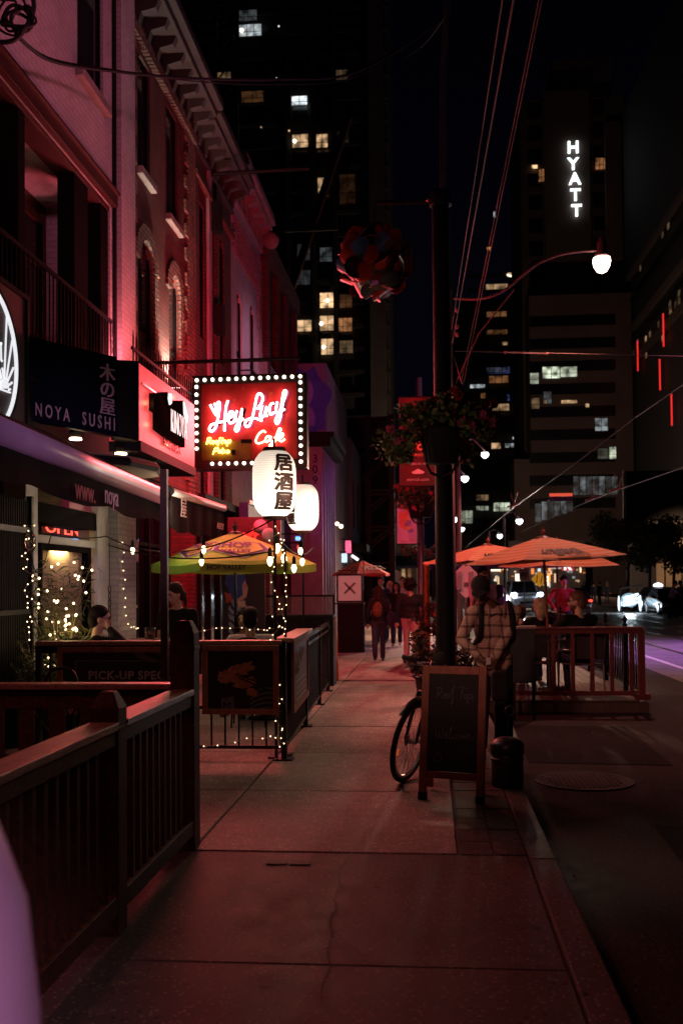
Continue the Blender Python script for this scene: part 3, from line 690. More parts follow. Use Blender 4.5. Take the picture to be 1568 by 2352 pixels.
# ---- middle dark tower
def z7(x, y): return ((1780 + x / 1.649) * .574, (1300 + y / 1.649) * .574)
def z3(x, y): return ((1700 + x / 1.521) * .574, (400 + y / 1.521) * .574)
Y = 230
t = T('balcony_tower', 'black balcony tower with small warm lights left of the hotel', 'tower', (14, Y, 0))
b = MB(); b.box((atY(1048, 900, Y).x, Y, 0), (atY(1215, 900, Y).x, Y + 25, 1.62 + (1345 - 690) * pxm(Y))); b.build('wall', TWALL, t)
b = MB()
for i in range(22): z = 3 + 3.3 * i; b.box((atY(1075, 900, Y).x, Y - 1.5, z), (atY(1200, 900, Y).x, Y - .02, z + .5))
b.build('balcony_slabs', TWALL, t)
L3 = [(500,1048,608,1078,.5,'w'),(370,1118,500,1155,.3,'w'),(565,1172,612,1205,.25,'o'),(375,1285,495,1322,.12,'o'),(375,895,400,920,.5,'o'),(560,890,605,920,.12,'w'),(375,1395,500,1430,.08,'o'),(470,1478,495,1495,.3,'w'),(415,680,428,715,.5,'c'),(375,1625,490,1660,.04,'c')]
L7 = [(275,275,425,325,.06,'b'),(290,335,415,385,.14,'o'),(165,392,262,418,.45,'c'),(235,450,265,485,.12,'o'),(295,520,420,568,.3,'w'),(305,778,365,818,.5,'w'),(395,780,500,810,.25,'c'),(445,738,470,755,.8,'c'),(505,590,516,630,.5,'w'),(515,840,525,870,.5,'w'),(205,1120,285,1160,.12,'w'),(205,1195,285,1225,.25,'g'),(320,1172,425,1230,.5,'g'),(105,1225,180,1310,.22,'g'),(280,30,410,60,.06,'o'),(375,112,410,135,.3,'w'),(410,460,425,500,.3,'b'),(450,475,468,500,.4,'b')]
for F_, LL in ((z3, L3), (z7, L7)):
    for a in LL:
        u0, v0 = F_(a[0], a[1]); u1, v1 = F_(a[2], a[3]); lit(t, Y - 1.6, u0, v0, u1, v1, a[4], a[5], 2 if u1 - u0 > 25 else 0)
p0 = z3(500, 1058); b = MB()
for i in range(14):
    u, v = z3(502 + i * 7.5, 1064 + (i % 4) * 3); b.ell(atY(u, v, Y - 2), .2, 6, 5)
b.build('balcony_lights', emit('string_bulb_far', (1, .8, .5), 3), t)
# ---- hotel
Y = 160
HY = T('hotel_tower', 'dark hotel tower with tall vertical illuminated white HYATT letters', 'tower', (22, Y, 0))
X = lambda u: atY(u, 900, Y).x
Z = lambda v: CAMZ + (1345 - v) * pxm(Y)
b = MB(); b.box((X(1202), Y, 0), (X(1440), Y + 20, Z(235))); b.box((X(1280), Y + 2, Z(235)), (X(1420), Y + 18, Z(130))); b.build('wall', mat('hotel_wall', (.10, .07, .06), .85, 0, .25, .15), HY)
HW = mat('hotel_panel', (.13, .09, .075), .85, 0, .2, .2)
b = MB(); b.box((X(1255), Y - .8, Z(800)), (X(1360), Y - .01, Z(222))); b.box((X(1395), Y - 1, 0), (X(1432), Y - .01, Z(300))); b.build('centre_panel', HW, HY)
for r in range(11):
    for (u0, u1) in ((1218, 1250), (1368, 1394)):
        v = 248 + r * 53
        b = MB(); b.box((X(u0), Y - .3, Z(v + 30)), (X(u1), Y - .02, Z(v))); b.build('dark_window', TGLASS, HY)
for i, (ch, v) in enumerate(zip('HYATT', (352, 390, 424, 461, 497))):
    p = atY(1301 + i * 2.6, v, Y - 1.1)
    write(ch, (p.x, Y - 1.2, p.z), (1, 0, 0), (0, 0, 1), 2.65, emit('sign_white', (.85, .97, 1), 2.2), HY, 'sign_letter', extrude=.1, offset=.06)
for a in ((690,418,760,498,.22,'o',3),(648,395,682,420,1.0,'w',0),(1035,350,1130,425,.2,'o',3),(635,1518,682,1580,.55,'g',0),(705,1485,770,1530,.02,'w'),(975,1475,1038,1545,.25,'c',0),(1100,1470,1158,1545,.35,'c',0),(1040,1475,1098,1545,.04,'c',0)):
    u0, v0 = z3(a[0], a[1]); u1, v1 = z3(a[2], a[3]); lit(HY, Y - .6, u0, v0, u1, v1, *a[4:])
POD = MB(); POD.box((X(1168), Y - 8, 0), (X(1205), Y - 1.2, Z(1075))); POD.box((X(1205), Y - 8.0, 0), (X(1428), Y - 1.2, Z(720))); POD.build('podium_wall', HW, HY)
for a in ((642,275,755,355,.9,'g',1),(757,275,868,345,.5,'g',0),(560,318,615,390,.3,'g',0),(648,440,700,520,.06,'c',0),(765,495,870,520,.5,'w',0),(645,500,668,520,.8,'w',0),(570,480,620,555,.12,'w',0),(988,615,1070,700,.22,'c',1),(1082,805,1125,885,.55,'g',0),(1005,815,1075,885,.04,'g',0),(925,520,948,545,.7,'w',0)):
    u0, v0 = z7(a[0], a[1]); u1, v1 = z7(a[2], a[3]); lit(HY, Y - 8.1, u0, v0, u1, v1, *a[4:])
for r in range(9):
    v = 735 + r * 52
    b = MB(); b.box((atY(1215, v, Y - 8).x, Y - 8.06, CAMZ + (1345 - v - 24) * pxm(Y - 8)), (atY(1412, v, Y - 8).x, Y - 8.01, CAMZ + (1345 - v) * pxm(Y - 8))); b.build('window_band', TGLASS, HY)
for i in range(13):       # glazed lower storey
    u0, v0 = z7(595 + i * 42, 1180 - i * 14 if i < 6 else 1000); u1 = u0 + 12
    a = atY(u0, v0 + 42, Y - 8.2); c = atY(u1, v0, Y - 8.2)
    b = MB(); b.box((a.x, Y - 8.3, a.z), (c.x, Y - 8.15, c.z)); b.build('atrium_pane', winlight((.06, .12, .03)[i % 3], 'c'), HY)
# ---- long dark office building on the right
t = T('office_block', 'long black office block with red light strips along the right edge', 'office building', (31, 140, 0))
X_ = 31.0
b = MB(); b.box((X_, 60, 0), (X_ + 20, 158, 75)); b.build('wall', mat('office_wall', (.03, .026, .026), .8, 0, .2, .3), t)
for (v, h, m_) in ((765, 16, mat('office_band', (.12, .085, .075), .8, 0, .2, .3)), (800, 9, TGLASS), (842, 14, mat('office_band2', (.10, .07, .05), .8, 0, .2, .3)), (700, 10, TGLASS), (640, 14, MATS['office_band'])):
    p = atX(1440, v, X_); q = atX(1440, v + h, X_); b = MB(); b.box((X_ - .5, 62, q.z), (X_ - .01, 157, p.z)); b.build('floor_band', m_, t)
for (u, v0, v1) in ((1464, 783, 853), (1523, 720, 797), (1515, 825, 897), (1439, 897, 958), (1542, 905, 978)):
    p, q = atX(u, v0, X_ - .6), atX(u, v1, X_ - .6)
    b = MB(); b.box((X_ - .75, p.y - .13, q.z), (X_ - .6, p.y + .13, p.z)); b.build('light_strip', emit('red_strip', (1, .03, .03), .9), t)
random.seed(5)
for k in range(16):
    u = random.uniform(1448, 1565); base = random.choice((812, 826, 862, 660)); v = 1345 - (1345 - base) * (u - 985) / (1440 - 985)
    p = atX(u, v, X_ - .55); b = MB(); b.box((X_ - .6, p.y - .45, p.z - .35), (X_ - .52, p.y + .45, p.z + .35)); b.build('lit_pane', winlight(random.choice((.05, .1, .3)), 'w'), t)
# ---- nearer hoarding and lit wall at right
t = T('concrete_building', 'low concrete building lit amber at the far right kerb', 'building', (20.5, 78, 0))
p0, p1 = atY(1505, 1250, 80), atY(1700, 1250, 80)
b = MB(); b.box((p0.x, 80, 0), (p1.x, 92, CAMZ + 100 * pxm(80))); b.build('wall', mat('amber_wall', (.33, .25, .18), .8, 0, .25, .6, .2), t)
for i in range(7): 
    x = p0.x + .6 + i * 1.3; b = MB(); b.box((x, 79.9, 0), (x + .1, 79.99, CAMZ + 98 * pxm(80))); b.build('panel_joint', BLACKM, t)
lamp('SPOT', 'wall_wash', (p0.x + 1, 74, 7), (1, .62, .35), 1400, (p0.x + 2.5, 80, .5), .3, cone=110)
t = T('billboard_frame', 'dark billboard frame over the amber concrete building', 'billboard', (20, 79, 0))
a, c = atY(1430, 1205, 78), atY(1490, 1090, 78); b = MB()
b.box((a.x, 77.8, a.z), (c.x + 6, 78, a.z + .25)); b.box((a.x, 77.8, a.z + .25), (a.x + .2, 78, c.z + .3)); b.build('frame', mat('billboard_steel', (.16, .13, .13), .6), t)
b = MB(); b.box((a.x + .25, 78.05, a.z + .3), (c.x + 6, 78.2, c.z + .3)); b.build('panel', BLACKM, t)
# ================================================================== TIMBER FENCE IN FRONT
WOOD = mat('stained_timber', (.085, .028, .02), .6, 0, .45, 7, .4, .12, stretch=(4, 4, 4), bscale=30)
WOODT = mat('worn_rail_timber', (.34, .17, .11), .42, 0, .45, 6, .3, stretch=(6, 1, 6), bscale=40)
WOODF = mat('sign_timber', (.30, .11, .06), .55, 0, .3, 9, .25, stretch=(3, 3, 1))
FX = -1.46
t = T('timber_fence', 'reddish stained timber patio fence with square balusters along the left foreground', 'fence', (FX, 4, 0))
b = MB()
def post(cx, y, h, w_=.135):
    b = MB(); x0, x1, y0, y1 = cx - w_, cx, y - w_ / 2, y + w_ / 2; zc = h - .075
    b.box((x0, y0, 0), (x1, y1, zc))
    b.add([(x0, y0, zc), (x1, y0, zc), (x1, y1, zc), (x0, y1, zc), (x0+.035, y0+.035, h), (x1-.035, y0+.035, h), (x1-.035, y1-.035, h), (x0+.035, y1-.035, h)],
          [(0,1,5,4),(1,2,6,5),(2,3,7,6),(3,0,4,7),(4,5,6,7)])
    b.box((x0 - .006, y0 - .006, zc - .11), (x1 + .006, y1 + .006, zc - .085))
    return b.build('post', WOOD, t, bevel=.005)
post(FX + .01, 4.62, 1.13); post(FX + .012, 6.12, 1.41, .15)
for (ya, yb) in ((1.2, 4.55), (4.69, 6.04)):
    b = MB(); b.box((FX - .13, ya, .955), (FX + .015, yb, .99)); b.build('top_rail', WOODT, t, bevel=.004)
    b = MB(); b.box((FX - .055, ya, .885), (FX + .005, yb, .953)); b.build('under_rail', WOOD, t, bevel=.004)
    b = MB(); b.box((FX - .055, ya, .10), (FX + .008, yb, .19)); b.build('bottom_rail', WOOD, t, bevel=.004)
    y = yb - .1; k = 0; b = MB(); b.box((FX - .05, yb - .13, .19), (FX - .012, yb - .092, .885)); o = b.build('baluster', WOOD, t, bevel=.003)
    n = int((yb - ya - .15) / .118)
    rep(o, [(0, -.118 * i, 0) for i in range(1, n)])
b = MB(); b.box((-4.2, 6.06, .985), (FX - .14, 6.2, 1.02)); b.build('top_rail', WOODT, t, bevel=.004)
b = MB(); b.box((-4.2, 6.1, .86), (FX - .14, 6.15, .983)); b.box((-4.2, 6.1, .1), (FX - .14, 6.15, .2)); b.build('cross_rail', WOOD, t, bevel=.004)
b = MB(); b.box((FX - .33, 6.1, .2), (FX - .23, 6.13, .86)); o = b.build('board', WOOD, t, bevel=.003); rep(o, [(-.2 * i, 0, 0) for i in range(1, 12)])
# lilac blurred bollard close to the lens
Y = 1.15; p = atY(74, 2250, Y); tp = atY(0, 1792, Y)
b = MB(); r = .2; prof = [(r * 1.04, -p.z + p.z)] ; H = tp.z
b.lathe([(r * 1.08, 0), (r * 1.04, H * .5), (r * .98, H - .3), (r * .9, H - .16), (r * .72, H - .06), (r * .4, H - .01), (.02, H)], (p.x - r, Y, 0), 28)
tag(b.build('bollard', mat('lilac_paint', (.60, .40, .58), .6, 0, .06, 5), None, True), 'blurred pale lilac bollard close to the lens at the lower left', 'bollard')
# ================================================================== SECOND PATIO
Y2 = 9.26; XR = -1.36; XL = -3.72
t = T('patio_fence', 'black iron patio fence with timber top rail round the umbrella patio', 'fence', (-2.5, Y2, 0))
b = MB(); b.box((XL, Y2 - .1, 1.075), (XR - .02, Y2 + .06, 1.115)); b.build('top_rail', WOODT, t, bevel=.004)
b = MB(); b.box((XL, Y2 - .02, 1.0), (XR, Y2 + .02, 1.07)); b.box((XL, Y2 - .015, .1), (XR, Y2 + .015, .13)); b.box((XL, Y2 - .015, .47), (XR, Y2 + .015, .5)); b.build('iron_rail', BLACK, t)
b = MB(); b.box((XL + .1, Y2 - .008, .13), (XL + .116, Y2 + .008, 1.0)); o = b.build('baluster', BLACK, t); rep(o, [(.13 * i, 0, 0) for i in range(1, 18)])
b = MB(); b.box((XR - .03, Y2 - .025, 0), (XR + .02, Y2 + .025, 1.1)); b.box((XR - .09, Y2 - .08, 0), (XR + .08, Y2 + .08, .015)); o = b.build('post', BLACK, t)
b = MB(); b.box((XL - .03, Y2 - .025, 0), (XL + .02, Y2 + .025, 1.1)); b.build('post', BLACK, t)
Q0, Q1 = Vector((XR, Y2, 0)), Vector((-1.57, 15.3, 0)); dv = (Q1 - Q0).normalized(); LL = (Q1 - Q0).length
at = lambda s, z=0, out=0: Q0 + dv * s + Vector((out * dv.y, -out * dv.x, z))
b = MB(); b.bar(at(.03, 1.11), at(2.15, 1.11), .19, .04); b.build('timber_cap', WOODT, t, bevel=.004)
b = MB(); b.bar(at(0, 1.03), at(LL, 1.03), .04, .05); b.bar(at(2.2, .93), at(LL, .93), .03, .03); b.bar(at(0, .12), at(LL, .12), .03, .03); b.build('iron_rail', BLACK, t)
b = MB(); 
for i in range(14):
    c = at(2.4 + i * .27, .98); b.tube(arc(c, .04, 0, 6.283, 8, dv), .006, 4)
b.build('scroll_work', BLACK, t)
b = MB(); b.bar(at(.1, .12), at(.1, 1.03), .016, .016, dv); o = b.build('baluster', BLACK, t); rep(o, [dv * .1 * i for i in range(1, 60)])
for s in (2.2, 4.3, LL):
    b = MB(); b.bar(at(s, 0), at(s, 1.08), .05, .05, dv); b.bar(at(s, 0), at(s, .012), .15, .15, dv); b.build('post', BLACK, t)
b = MB(); b.bar(at(.2, .56, .0), at(LL - .1, .56, .0), .008, .85); b.build('wind_screen', mat('screen_mesh', (.006, .006, .007), .9, 0, .2, 9, 0, .03), t)
# boards hung outside the fence
def poster(name, label, u0, v0, u1, v1, Y, frame_m, face_m, fw=.05):
    a, c = atY(u0, v1, Y), atY(u1, v0, Y)
    t = T(name, label, 'sign board', ((a.x + c.x) / 2, Y, a.z))
    b = MB(); b.box((a.x, Y - .03, a.z), (c.x, Y, a.z + fw)); b.box((a.x, Y - .03, c.z - fw), (c.x, Y, c.z)); b.box((a.x, Y - .03, a.z + fw), (a.x + fw, Y, c.z - fw)); b.box((c.x - fw, Y - .03, a.z + fw), (c.x, Y, c.z - fw)); b.build('frame', frame_m, t, bevel=.004)
    b = MB(); b.box((a.x + fw, Y - .012, a.z + fw), (c.x - fw, Y - .004, c.z - fw)); o = b.build('panel', face_m, t)
    return t, o, a, c
BOARD = mat('board_black', (.012, .01, .011), .5, 0, .3, 5)
PRINTW = mat('print_grey', (.42, .38, .36), .6, 0, .12, 9)
t, o, a, c = poster('menu_board', 'black framed board lettered PICK-UP SPECIALS under the patio rail', 134, 1485, 442, 1640, Y2 - .12, WOODF, BOARD)
yy = Y2 - .135
p = atY(203, 1560, yy); write('PICK-UP SPECIALS', (p.x, yy, p.z), (1, 0, 0), (0, 0, 1), .108, PRINTW, t, 'lettering', extrude=.002, offset=.003, spacing=1.12)
b = MB(); q0, q1 = atY(174, 1518, yy), atY(440, 1600, yy)
b.box((q0.x, yy, q0.z - .004), (q1.x - .06, yy + .002, q0.z)); b.box((q0.x, yy, q1.z), (q0.x + .004, yy + .002, q0.z - .004)); b.build('border_line', PRINTW, t)
b = MB(); pts = [atY(u, v, yy) for u, v in ((295, 1492), (320, 1512), (352, 1522), (362, 1516), (340, 1508), (320, 1492))]; b.prism(pts, (0, 0, 0), (0, .002, 0)); pts = [atY(u, v, yy) for u, v in ((330, 1492), (370, 1506), (428, 1512), (428, 1492))]; b.prism(pts, (0, 0, 0), (0, .002, 0)); b.build('painted_brush_stroke', mat('print_brown', (.12, .09, .09), .6), t)
t, o, a, c = poster('food_poster', 'dark framed poster of golden tempura and chopsticks under the patio rail', 466, 1482, 640, 1640, Y2 - .12, WOODF, BOARD)
TEMP = mat('tempura_print', (.42, .17, .06), .6, 0, .55, 30, .2)
random.seed(3)
def blob(cu, cv, ru, rv, n=40, j=.35, rot=0.0):
    out = []
    for i in range(n):
        a = 2 * math.pi * i / n; k = 1 + random.uniform(-j, j)
        x, y = ru * math.cos(a) * k, rv * math.sin(a) * k
        out.append(atY(cu + x * math.cos(rot) - y * math.sin(rot), cv + x * math.sin(rot) + y * math.cos(rot), yy))
    return out
for args in ((545, 1543, 44, 14, 40, .25, -.35), (562, 1567, 26, 13, 30, .25, 0), (518, 1555, 20, 14, 30, .25, .3), (578, 1590, 14, 9, 24, .25, .5)):
    b = MB(); b.prism(blob(*args), (0, 0, 0), (0, -.0015 - .001 * random.random(), 0)); b.build('tempura_piece', TEMP, t)
b = MB(); b.bar(atY(542, 1548, yy - .004), atY(622, 1578, yy - .004), .012, .002, (0, 1, 0)); b.bar(atY(548, 1556, yy - .004), atY(616, 1586, yy - .004), .012, .002, (0, 1, 0)); b.build('chopsticks', BLACKM, t)
GREYB = mat('print_blue_grey', (.12, .12, .15), .6, 0, .3, 20)
for k in range(5):
    b = MB(); pts = [atY(575 + 58 * i / 8, 1636 - k * 11 - 14 * math.sin(i / 8 * 2.2) , yy) for i in range(9)]
    q = [p + Vector((0, 0, -.018)) for p in reversed(pts)]; b.prism(pts + q, (0, 0, 0), (0, -.001, 0)); b.build('cloth_fold', GREYB, t)
b = MB(); b.prism([atY(u, v, yy) for u, v in ((508, 1605), (536, 1600), (540, 1632), (510, 1634))], (0, 0, 0), (0, -.001, 0)); b.build('cup', GREYB, t)
write('M', atY(512, 1629, yy - .002), (1, 0, 0), (0, 0, 1), .1, BLACKM, t, 'letter')
# side poster
t = T('side_menu_board', 'white lettered purple menu poster on the side of the patio fence', 'sign board', tuple(at(1.15, .3, .06)))
b = MB(); s0, s1, z0, z1 = .28, 1.95, .42, 1.05
PURP = mat('poster_purple', (.10, .075, .12), .5, 0, .3, 4)
for (sa, za, sb, zb, w_, h_) in ((s0, z0, s1, z0, .03, .06), (s0, z1, s1, z1, .03, .06)): b.bar(at(sa, za, .05), at(sb, zb, .05), w_, h_)
b.bar(at(s0 + .03, z0 + .03, .05), at(s0 + .03, z1 - .03, .05), .03, .06, dv); b.bar(at(s1 - .03, z0 + .03, .05), at(s1 - .03, z1 - .03, .05), .03, .06, dv); b.build('frame', WOODF, t)
b = MB(); b.bar(at(s0 + .06, (z0 + z1) / 2, .045), at(s1 - .06, (z0 + z1) / 2, .045), .01, z1 - z0 - .06); b.build('panel', PURP, t)
write('CHEF', at(s0 + .3, .74, .053), dv, (0, 0, 1), .16, PRINTW, t, 'lettering', offset=.004)
for zz_ in (.66, .6, .54, .48): b = MB(); b.bar(at(s0 + .3, zz_, .053), at(s1 - .3, zz_, .053), .004, .012); b.build('text_line', PRINTW, t)
b = MB(); b.bar(at(s0 + .75, .97, .053), at(s0 + .98, .84, .053), .004, .03); b.bar(at(s0 + 1.2, .97, .053), at(s0 + .98, .84, .053), .004, .03); b.build('chopstick_emblem', PRINTW, t)

# ================================================================== SIGNS
# ---- round sun sign on a dark panel, far left
SIGNW = emit('lit_white_print', (.93, .96, 1), .85)
t = T('sun_sign', 'dark panel with a white circled rising sun emblem at the left edge', 'sign', (-4.2, 10.0, 3.3))
b = MB(); Ya, Yb = 8.6, yu(58, -4.2); p = atX(58, 690, -4.2); zt = p.z; zb = 3.0
b.box((-4.27, Ya, zb), (-4.2, Yb, zt)); b.build('panel', mat('panel_brown', (.10, .07, .07), .6, 0, .2, 4), t)
b = MB(); b.box((-4.27, Yb + .002, zb), (-4.17, Yb + .05, zt + .05)); b.box((-4.27, Ya, zt + .002), (-4.17, Yb + .0, zt + .05)); b.build('edge_frame', BLACK, t)
e0, top, bot = atX(37, 830, -4.19), atX(0, 672, -4.19), atX(0, 958, -4.19)
rz_ = (zt - zb) * .43; cz = (zt + zb) / 2 + .03; ry = rz_; cy = e0.y - ry
P = lambda a, k=1.0: Vector((-4.185, cy + ry * k * math.cos(a), cz + rz_ * k * math.sin(a)))
b = MB(); b.tube([P(2 * math.pi * i / 60) for i in range(60)], .02, 6, closed=True); b.build('ring', SIGNW, t)
b = MB(); b.tube([P(2 * math.pi * i / 60, 1.1) for i in range(60)], .008, 6, closed=True); b.build('outer_ring', BLACK, t)
sx_ = lambda x, y, o=0.0: atX(x * .2348, 660 + y * .2348, -4.185 + o)
b = MB(); b.prism([sx_(40 + 41 * math.cos(q), 990 - 100 * math.sin(q)) for q in [math.pi * i / 14 for i in range(15)]], (0, 0, 0), (.012, 0, 0)); b.build('sun', SIGNW, t)
b = MB()
for x0_, y0_, x1_, y1_ in ((70,262,45,890), (122,520,64,900), (135,785,76,920), (122,930,82,962), (106,996,86,1003), (25,785,38,880), (-2,800,20,895), (-60,600,8,930), (-150,700,2,960), (-180,850,0,975)): b.bar(sx_(x0_, y0_), sx_(x1_, y1_), .02, .012, (1, 0, 0))
b.build('sun_rays', SIGNW, t)
b = MB(); b.bar(sx_(-260, 900), sx_(104, 1030), .014, .02, (1, 0, 0)); b.build('horizon_line', SIGNW, t)
b = MB(); b.bar(sx_(11, 545), sx_(15, 715), .024, .01, (1, 0, 0)); b.bar(sx_(2, 545), sx_(20, 548), .02, .01, (1, 0, 0)); b.prism([sx_(2, 708), sx_(28, 712), sx_(16, 732)], (0, 0, 0), (.01, 0, 0)); b.build('arrow_mark', SIGNW, t)
# ---- navy NOYA SUSHI sign facing the camera
A, C_ = atY(58, 960, 10.35), atY(320, 1006, 11.0); zt = 4.18; zb = 3.3
NAVY = mat('navy_panel', (.004, .005, .015), .6, 0, .3, 3, 0, .05)
PINKL = mat('pink_letters', (.62, .42, .46), .5, 0, .05, 5)
t = T('navy_sushi_sign', 'navy panel lettered NOYA SUSHI projecting from the white building', 'sign', ((A.x + C_.x) / 2, 11, zb))
P0, P1 = Vector((A.x, 10.35, 0)), Vector((C_.x, 11.0, 0)); dr = (P1 - P0).normalized(); nr = Vector((dr.y, -dr.x, 0)); LL2 = (P1 - P0).length
Mid = P0 + dr * LL2 * .80
b = MB(); z0a, z0b = atY(58, 962, 10.35).z, atY(270, 1003, 10.87).z; z1a, z1b = atY(58, 770, 10.35).z, atY(270, 820, 10.87).z
b.prism([(P0.x, P0.y, z0a), (Mid.x, Mid.y, z0b), (Mid.x, Mid.y, z1b), (P0.x, P0.y, z1a)], (0, 0, 0), -nr * .12); b.build('panel', NAVY, t, bevel=.006)
b = MB(); b.prism([(Mid.x, Mid.y, z0b), (P1.x, P1.y, z0b - .03), (P1.x, P1.y, z1b - .02), (Mid.x, Mid.y, z1b - .03)], -nr * .001, -nr * .3); b.build('end_box', BLACKM, t, bevel=.006)
sl = (z0b - z0a) / (Mid - P0).length; updir = Vector((0, 0, 1)); rdir = (dr + Vector((0, 0, sl))).normalized()
o0 = P0 + nr * .012
def onsign(s, dz): return o0 + dr * s + Vector((0, 0, z0a + sl * s + dz))
vs, fs = text_mesh('NOYA  SUSHI', .2, extrude=.012, offset=.002, spacing=1.5)
wd = max(v.x for v in vs); Wn = (Mid - P0).length; k = (Wn * .87) / wd
b = MB(); b.add([onsign(.10 + v.x * k, .06 + v.y * 1.0) + nr * v.z for v in vs], fs); b.build('lettering', PINKL, t, normals=False)
for i, ch in enumerate('木の屋'):
    vs, fs = text_mesh(ch, .21, extrude=.006)
    b = MB()
    for ox, oz in ((0, 0), (.006, .0012), (-.006, .0006)): b.add([Vector((ox, 0, oz)) + v for v in vs], fs)
    vs = b.v; fs = b.f; b = MB(); b.add([onsign(Wn - .2 + v.x * .85, .62 - i * .19 + v.y) + nr * v.z for v in vs], fs); b.build('character', PINKL, t, normals=False)
# downlights below it
DISC = mat('canopy_soffit', (.20, .13, .10), .6, 0, .2, 4)
t = T('soffit_canopy', 'rounded shop canopy under the navy sign with two spot lamps', 'canopy', (-3.8, 11.4, 3.0))
b = MB(); pts = [(-4.3, 10.4), (-3.7, 10.5), (-3.35, 10.9), (-3.2, 11.5), (-3.3, 12.0), (-3.6, 12.3), (-4.3, 12.4)]
b.prism([(x, y, 2.98) for x, y in pts], (0, 0, 0), (0, 0, .12)); b.build('soffit', DISC, t)
b = MB(); b.tube([(x, y, 3.03) for x, y in pts], .05, 6); b.build('rim', BLACKM, t)
for (u, v) in ((174, 1006), (278, 1040)):
    p = atY(u, v, 10.9 if u < 200 else 11.2); b = MB(); b.lathe([(.055, 0), (.075, .05), (.05, .1)], (p.x, p.y, p.z + .01), 14); o = b.build('spot_lamp', BLACKM, t)
    b = MB(); b.lathe([(.07, -.025), (.068, -.005)], (p.x, p.y, p.z + .005), 14); b.build('lamp_glass', emit('warm_lamp', (1, .72, .45), 9), o)
    lamp('SPOT', 'soffit_spot', (p.x, p.y, p.z - .06), (1, .50, .36), 18, (p.x - .1, p.y + .3, 0), .05, cone=120)
# ---- red backlit KINOYA sign along the street
XK = -3.3
p00, p01 = atX(320, 1005, XK), atX(447, 1080, XK); p10, p11 = atX(320, 832, XK), atX(447, 932, XK)
t = T('red_sushi_sign', 'backlit red sushi bar sign with black raised logo facing the street', 'sign', (XK, (p00.y + p01.y) / 2, p00.z))
zb, zt = (p00.z + p01.z) / 2, (p10.z + p11.z) / 2; ya, yb = p00.y, p01.y
KRED = emit('red_lightbox', (1, .075, .085), .5, (.40, .10, .10))
b = MB(); b.box((XK - .35, ya, zb), (XK, yb, zt)); b.build('panel', KRED, t, bevel=.004)
b = MB(); b.box((XK - .36, ya - .0, zb - .12), (XK + .02, yb, zb - .002)); b.build('base_tray', BLACKM, t)
KY = lambda u: ya + (u - 1060) / 300 * 0 + 0
def kp(u, v): return atX(u, v, XK + .06)
b = MB(); b.prism([kp(u, v) for u, v in ((354, 903), (386, 900), (386, 917), (396, 920), (422, 920), (424, 935), (425, 1028), (396, 1013), (362, 986), (362, 948), (353, 942))], (-.06, 0, 0), (.0, 0, 0)); logo = b.build('logo_block', mat('logo_black', (.006, .005, .005), .9, 0, .2, 10, 0, 0.0), t)
KW = emit('kinoya_white', (1, .98, .95), .95)
b = MB(); b.prism([kp(u, v) for u, v in ((386, 903), (392, 905), (392, 925), (388, 930), (385, 915))], (.002, 0, 0), (.02, 0, 0)); b.build('logo_edge', KW, t); b = MB(); b.prism([kp(u, v) for u, v in ((420, 922), (429, 958), (427, 972), (421, 950))], (.002, 0, 0), (.02, 0, 0)); b.build('logo_edge', KW, t)
q0, q1 = kp(390, 992), kp(427, 1012)
vs, fs = text_mesh('KINOYA', .2, extrude=.004, offset=-.006); wd = max(v.x for v in vs); hh = max(v.y for v in vs)
b = MB(); b.add([Vector((XK + .075 + v.z, q0.y + (q1.y - q0.y) * v.x / wd, q0.z + (q1.z - q0.z) * v.x / wd + v.y / hh * .30)) for v in vs], fs); b.build('lettering', KW, t, normals=False)
q0, q1 = atX(372, 1020, XK), atX(412, 1044, XK)
vs, fs = text_mesh('SUSHI BAR', .1, extrude=.006, offset=.002); wd = max(v.x for v in vs); hh = max(v.y for v in vs)
b = MB(); b.add([Vector((XK + .02 + v.z, q0.y + (q1.y - q0.y) * v.x / wd, q0.z + (q1.z - q0.z) * v.x / wd + v.y / hh * .11)) for v in vs], fs); b.build('small_lettering', mat('deep_red', (.25, .01, .02), .5), t, normals=False)
GLOW = emit('sign_lamp', (1, .55, .35), 7)
for (u, v) in ((349, 925), (352, 975), (392, 1022), (432, 990), (410, 912)):
    q = atX(u, v, XK + .05); lamp('POINT', 'halo_lamp', tuple(q), (1, .42, .2), .55, None, .02)
b = MB(); b.box((XK + .01, ya + .05, zt - .24), (XK + .03, ya + .9, zt - .22)); b.build('tube_reflection_rail', mat('steel_trim', (.6, .5, .5), .25, .8), t)
lamp('AREA', 'red_lightbox_glow', (XK + .12, (ya + yb) / 2, (zb + zt) / 2), (1, .12, .12), 62, (XK + 4, (ya + yb) / 2 - 1.5, .6), 2.2, .8)
# ---- HEY LUCY neon sign
YS = 15.0
bl, tr = atY(446, 1079, YS), atY(702, 858, YS)
t = T('neon_cafe_sign', 'square bulb framed sign with neon script reading Hey Lucy Cafe', 'neon sign', ((bl.x + tr.x) / 2, YS, bl.z))
W_, H_ = tr.x - bl.x, tr.z - bl.z; x0, z0 = bl.x, bl.z
def sp(px, py, off=0.0): return Vector((x0 + (px - 35) / 1465 * W_, YS - off, z0 + (1265 - py) / 1225 * H_))
i0, i1 = sp(125, 1150), sp(1385, 140)
FRM = mat('sign_frame_black', (.018, .012, .012), .4, .2, .2, 10)
b = MB(); b.box((x0, YS - .03, z0), (i0.x, YS + .3, z0 + H_)); b.box((i1.x, YS - .03, z0), (x0 + W_, YS + .3, z0 + H_)); b.box((i0.x, YS - .03, z0), (i1.x, YS + .3, i0.z)); b.box((i0.x, YS - .03, i1.z), (i1.x, YS + .3, z0 + H_))
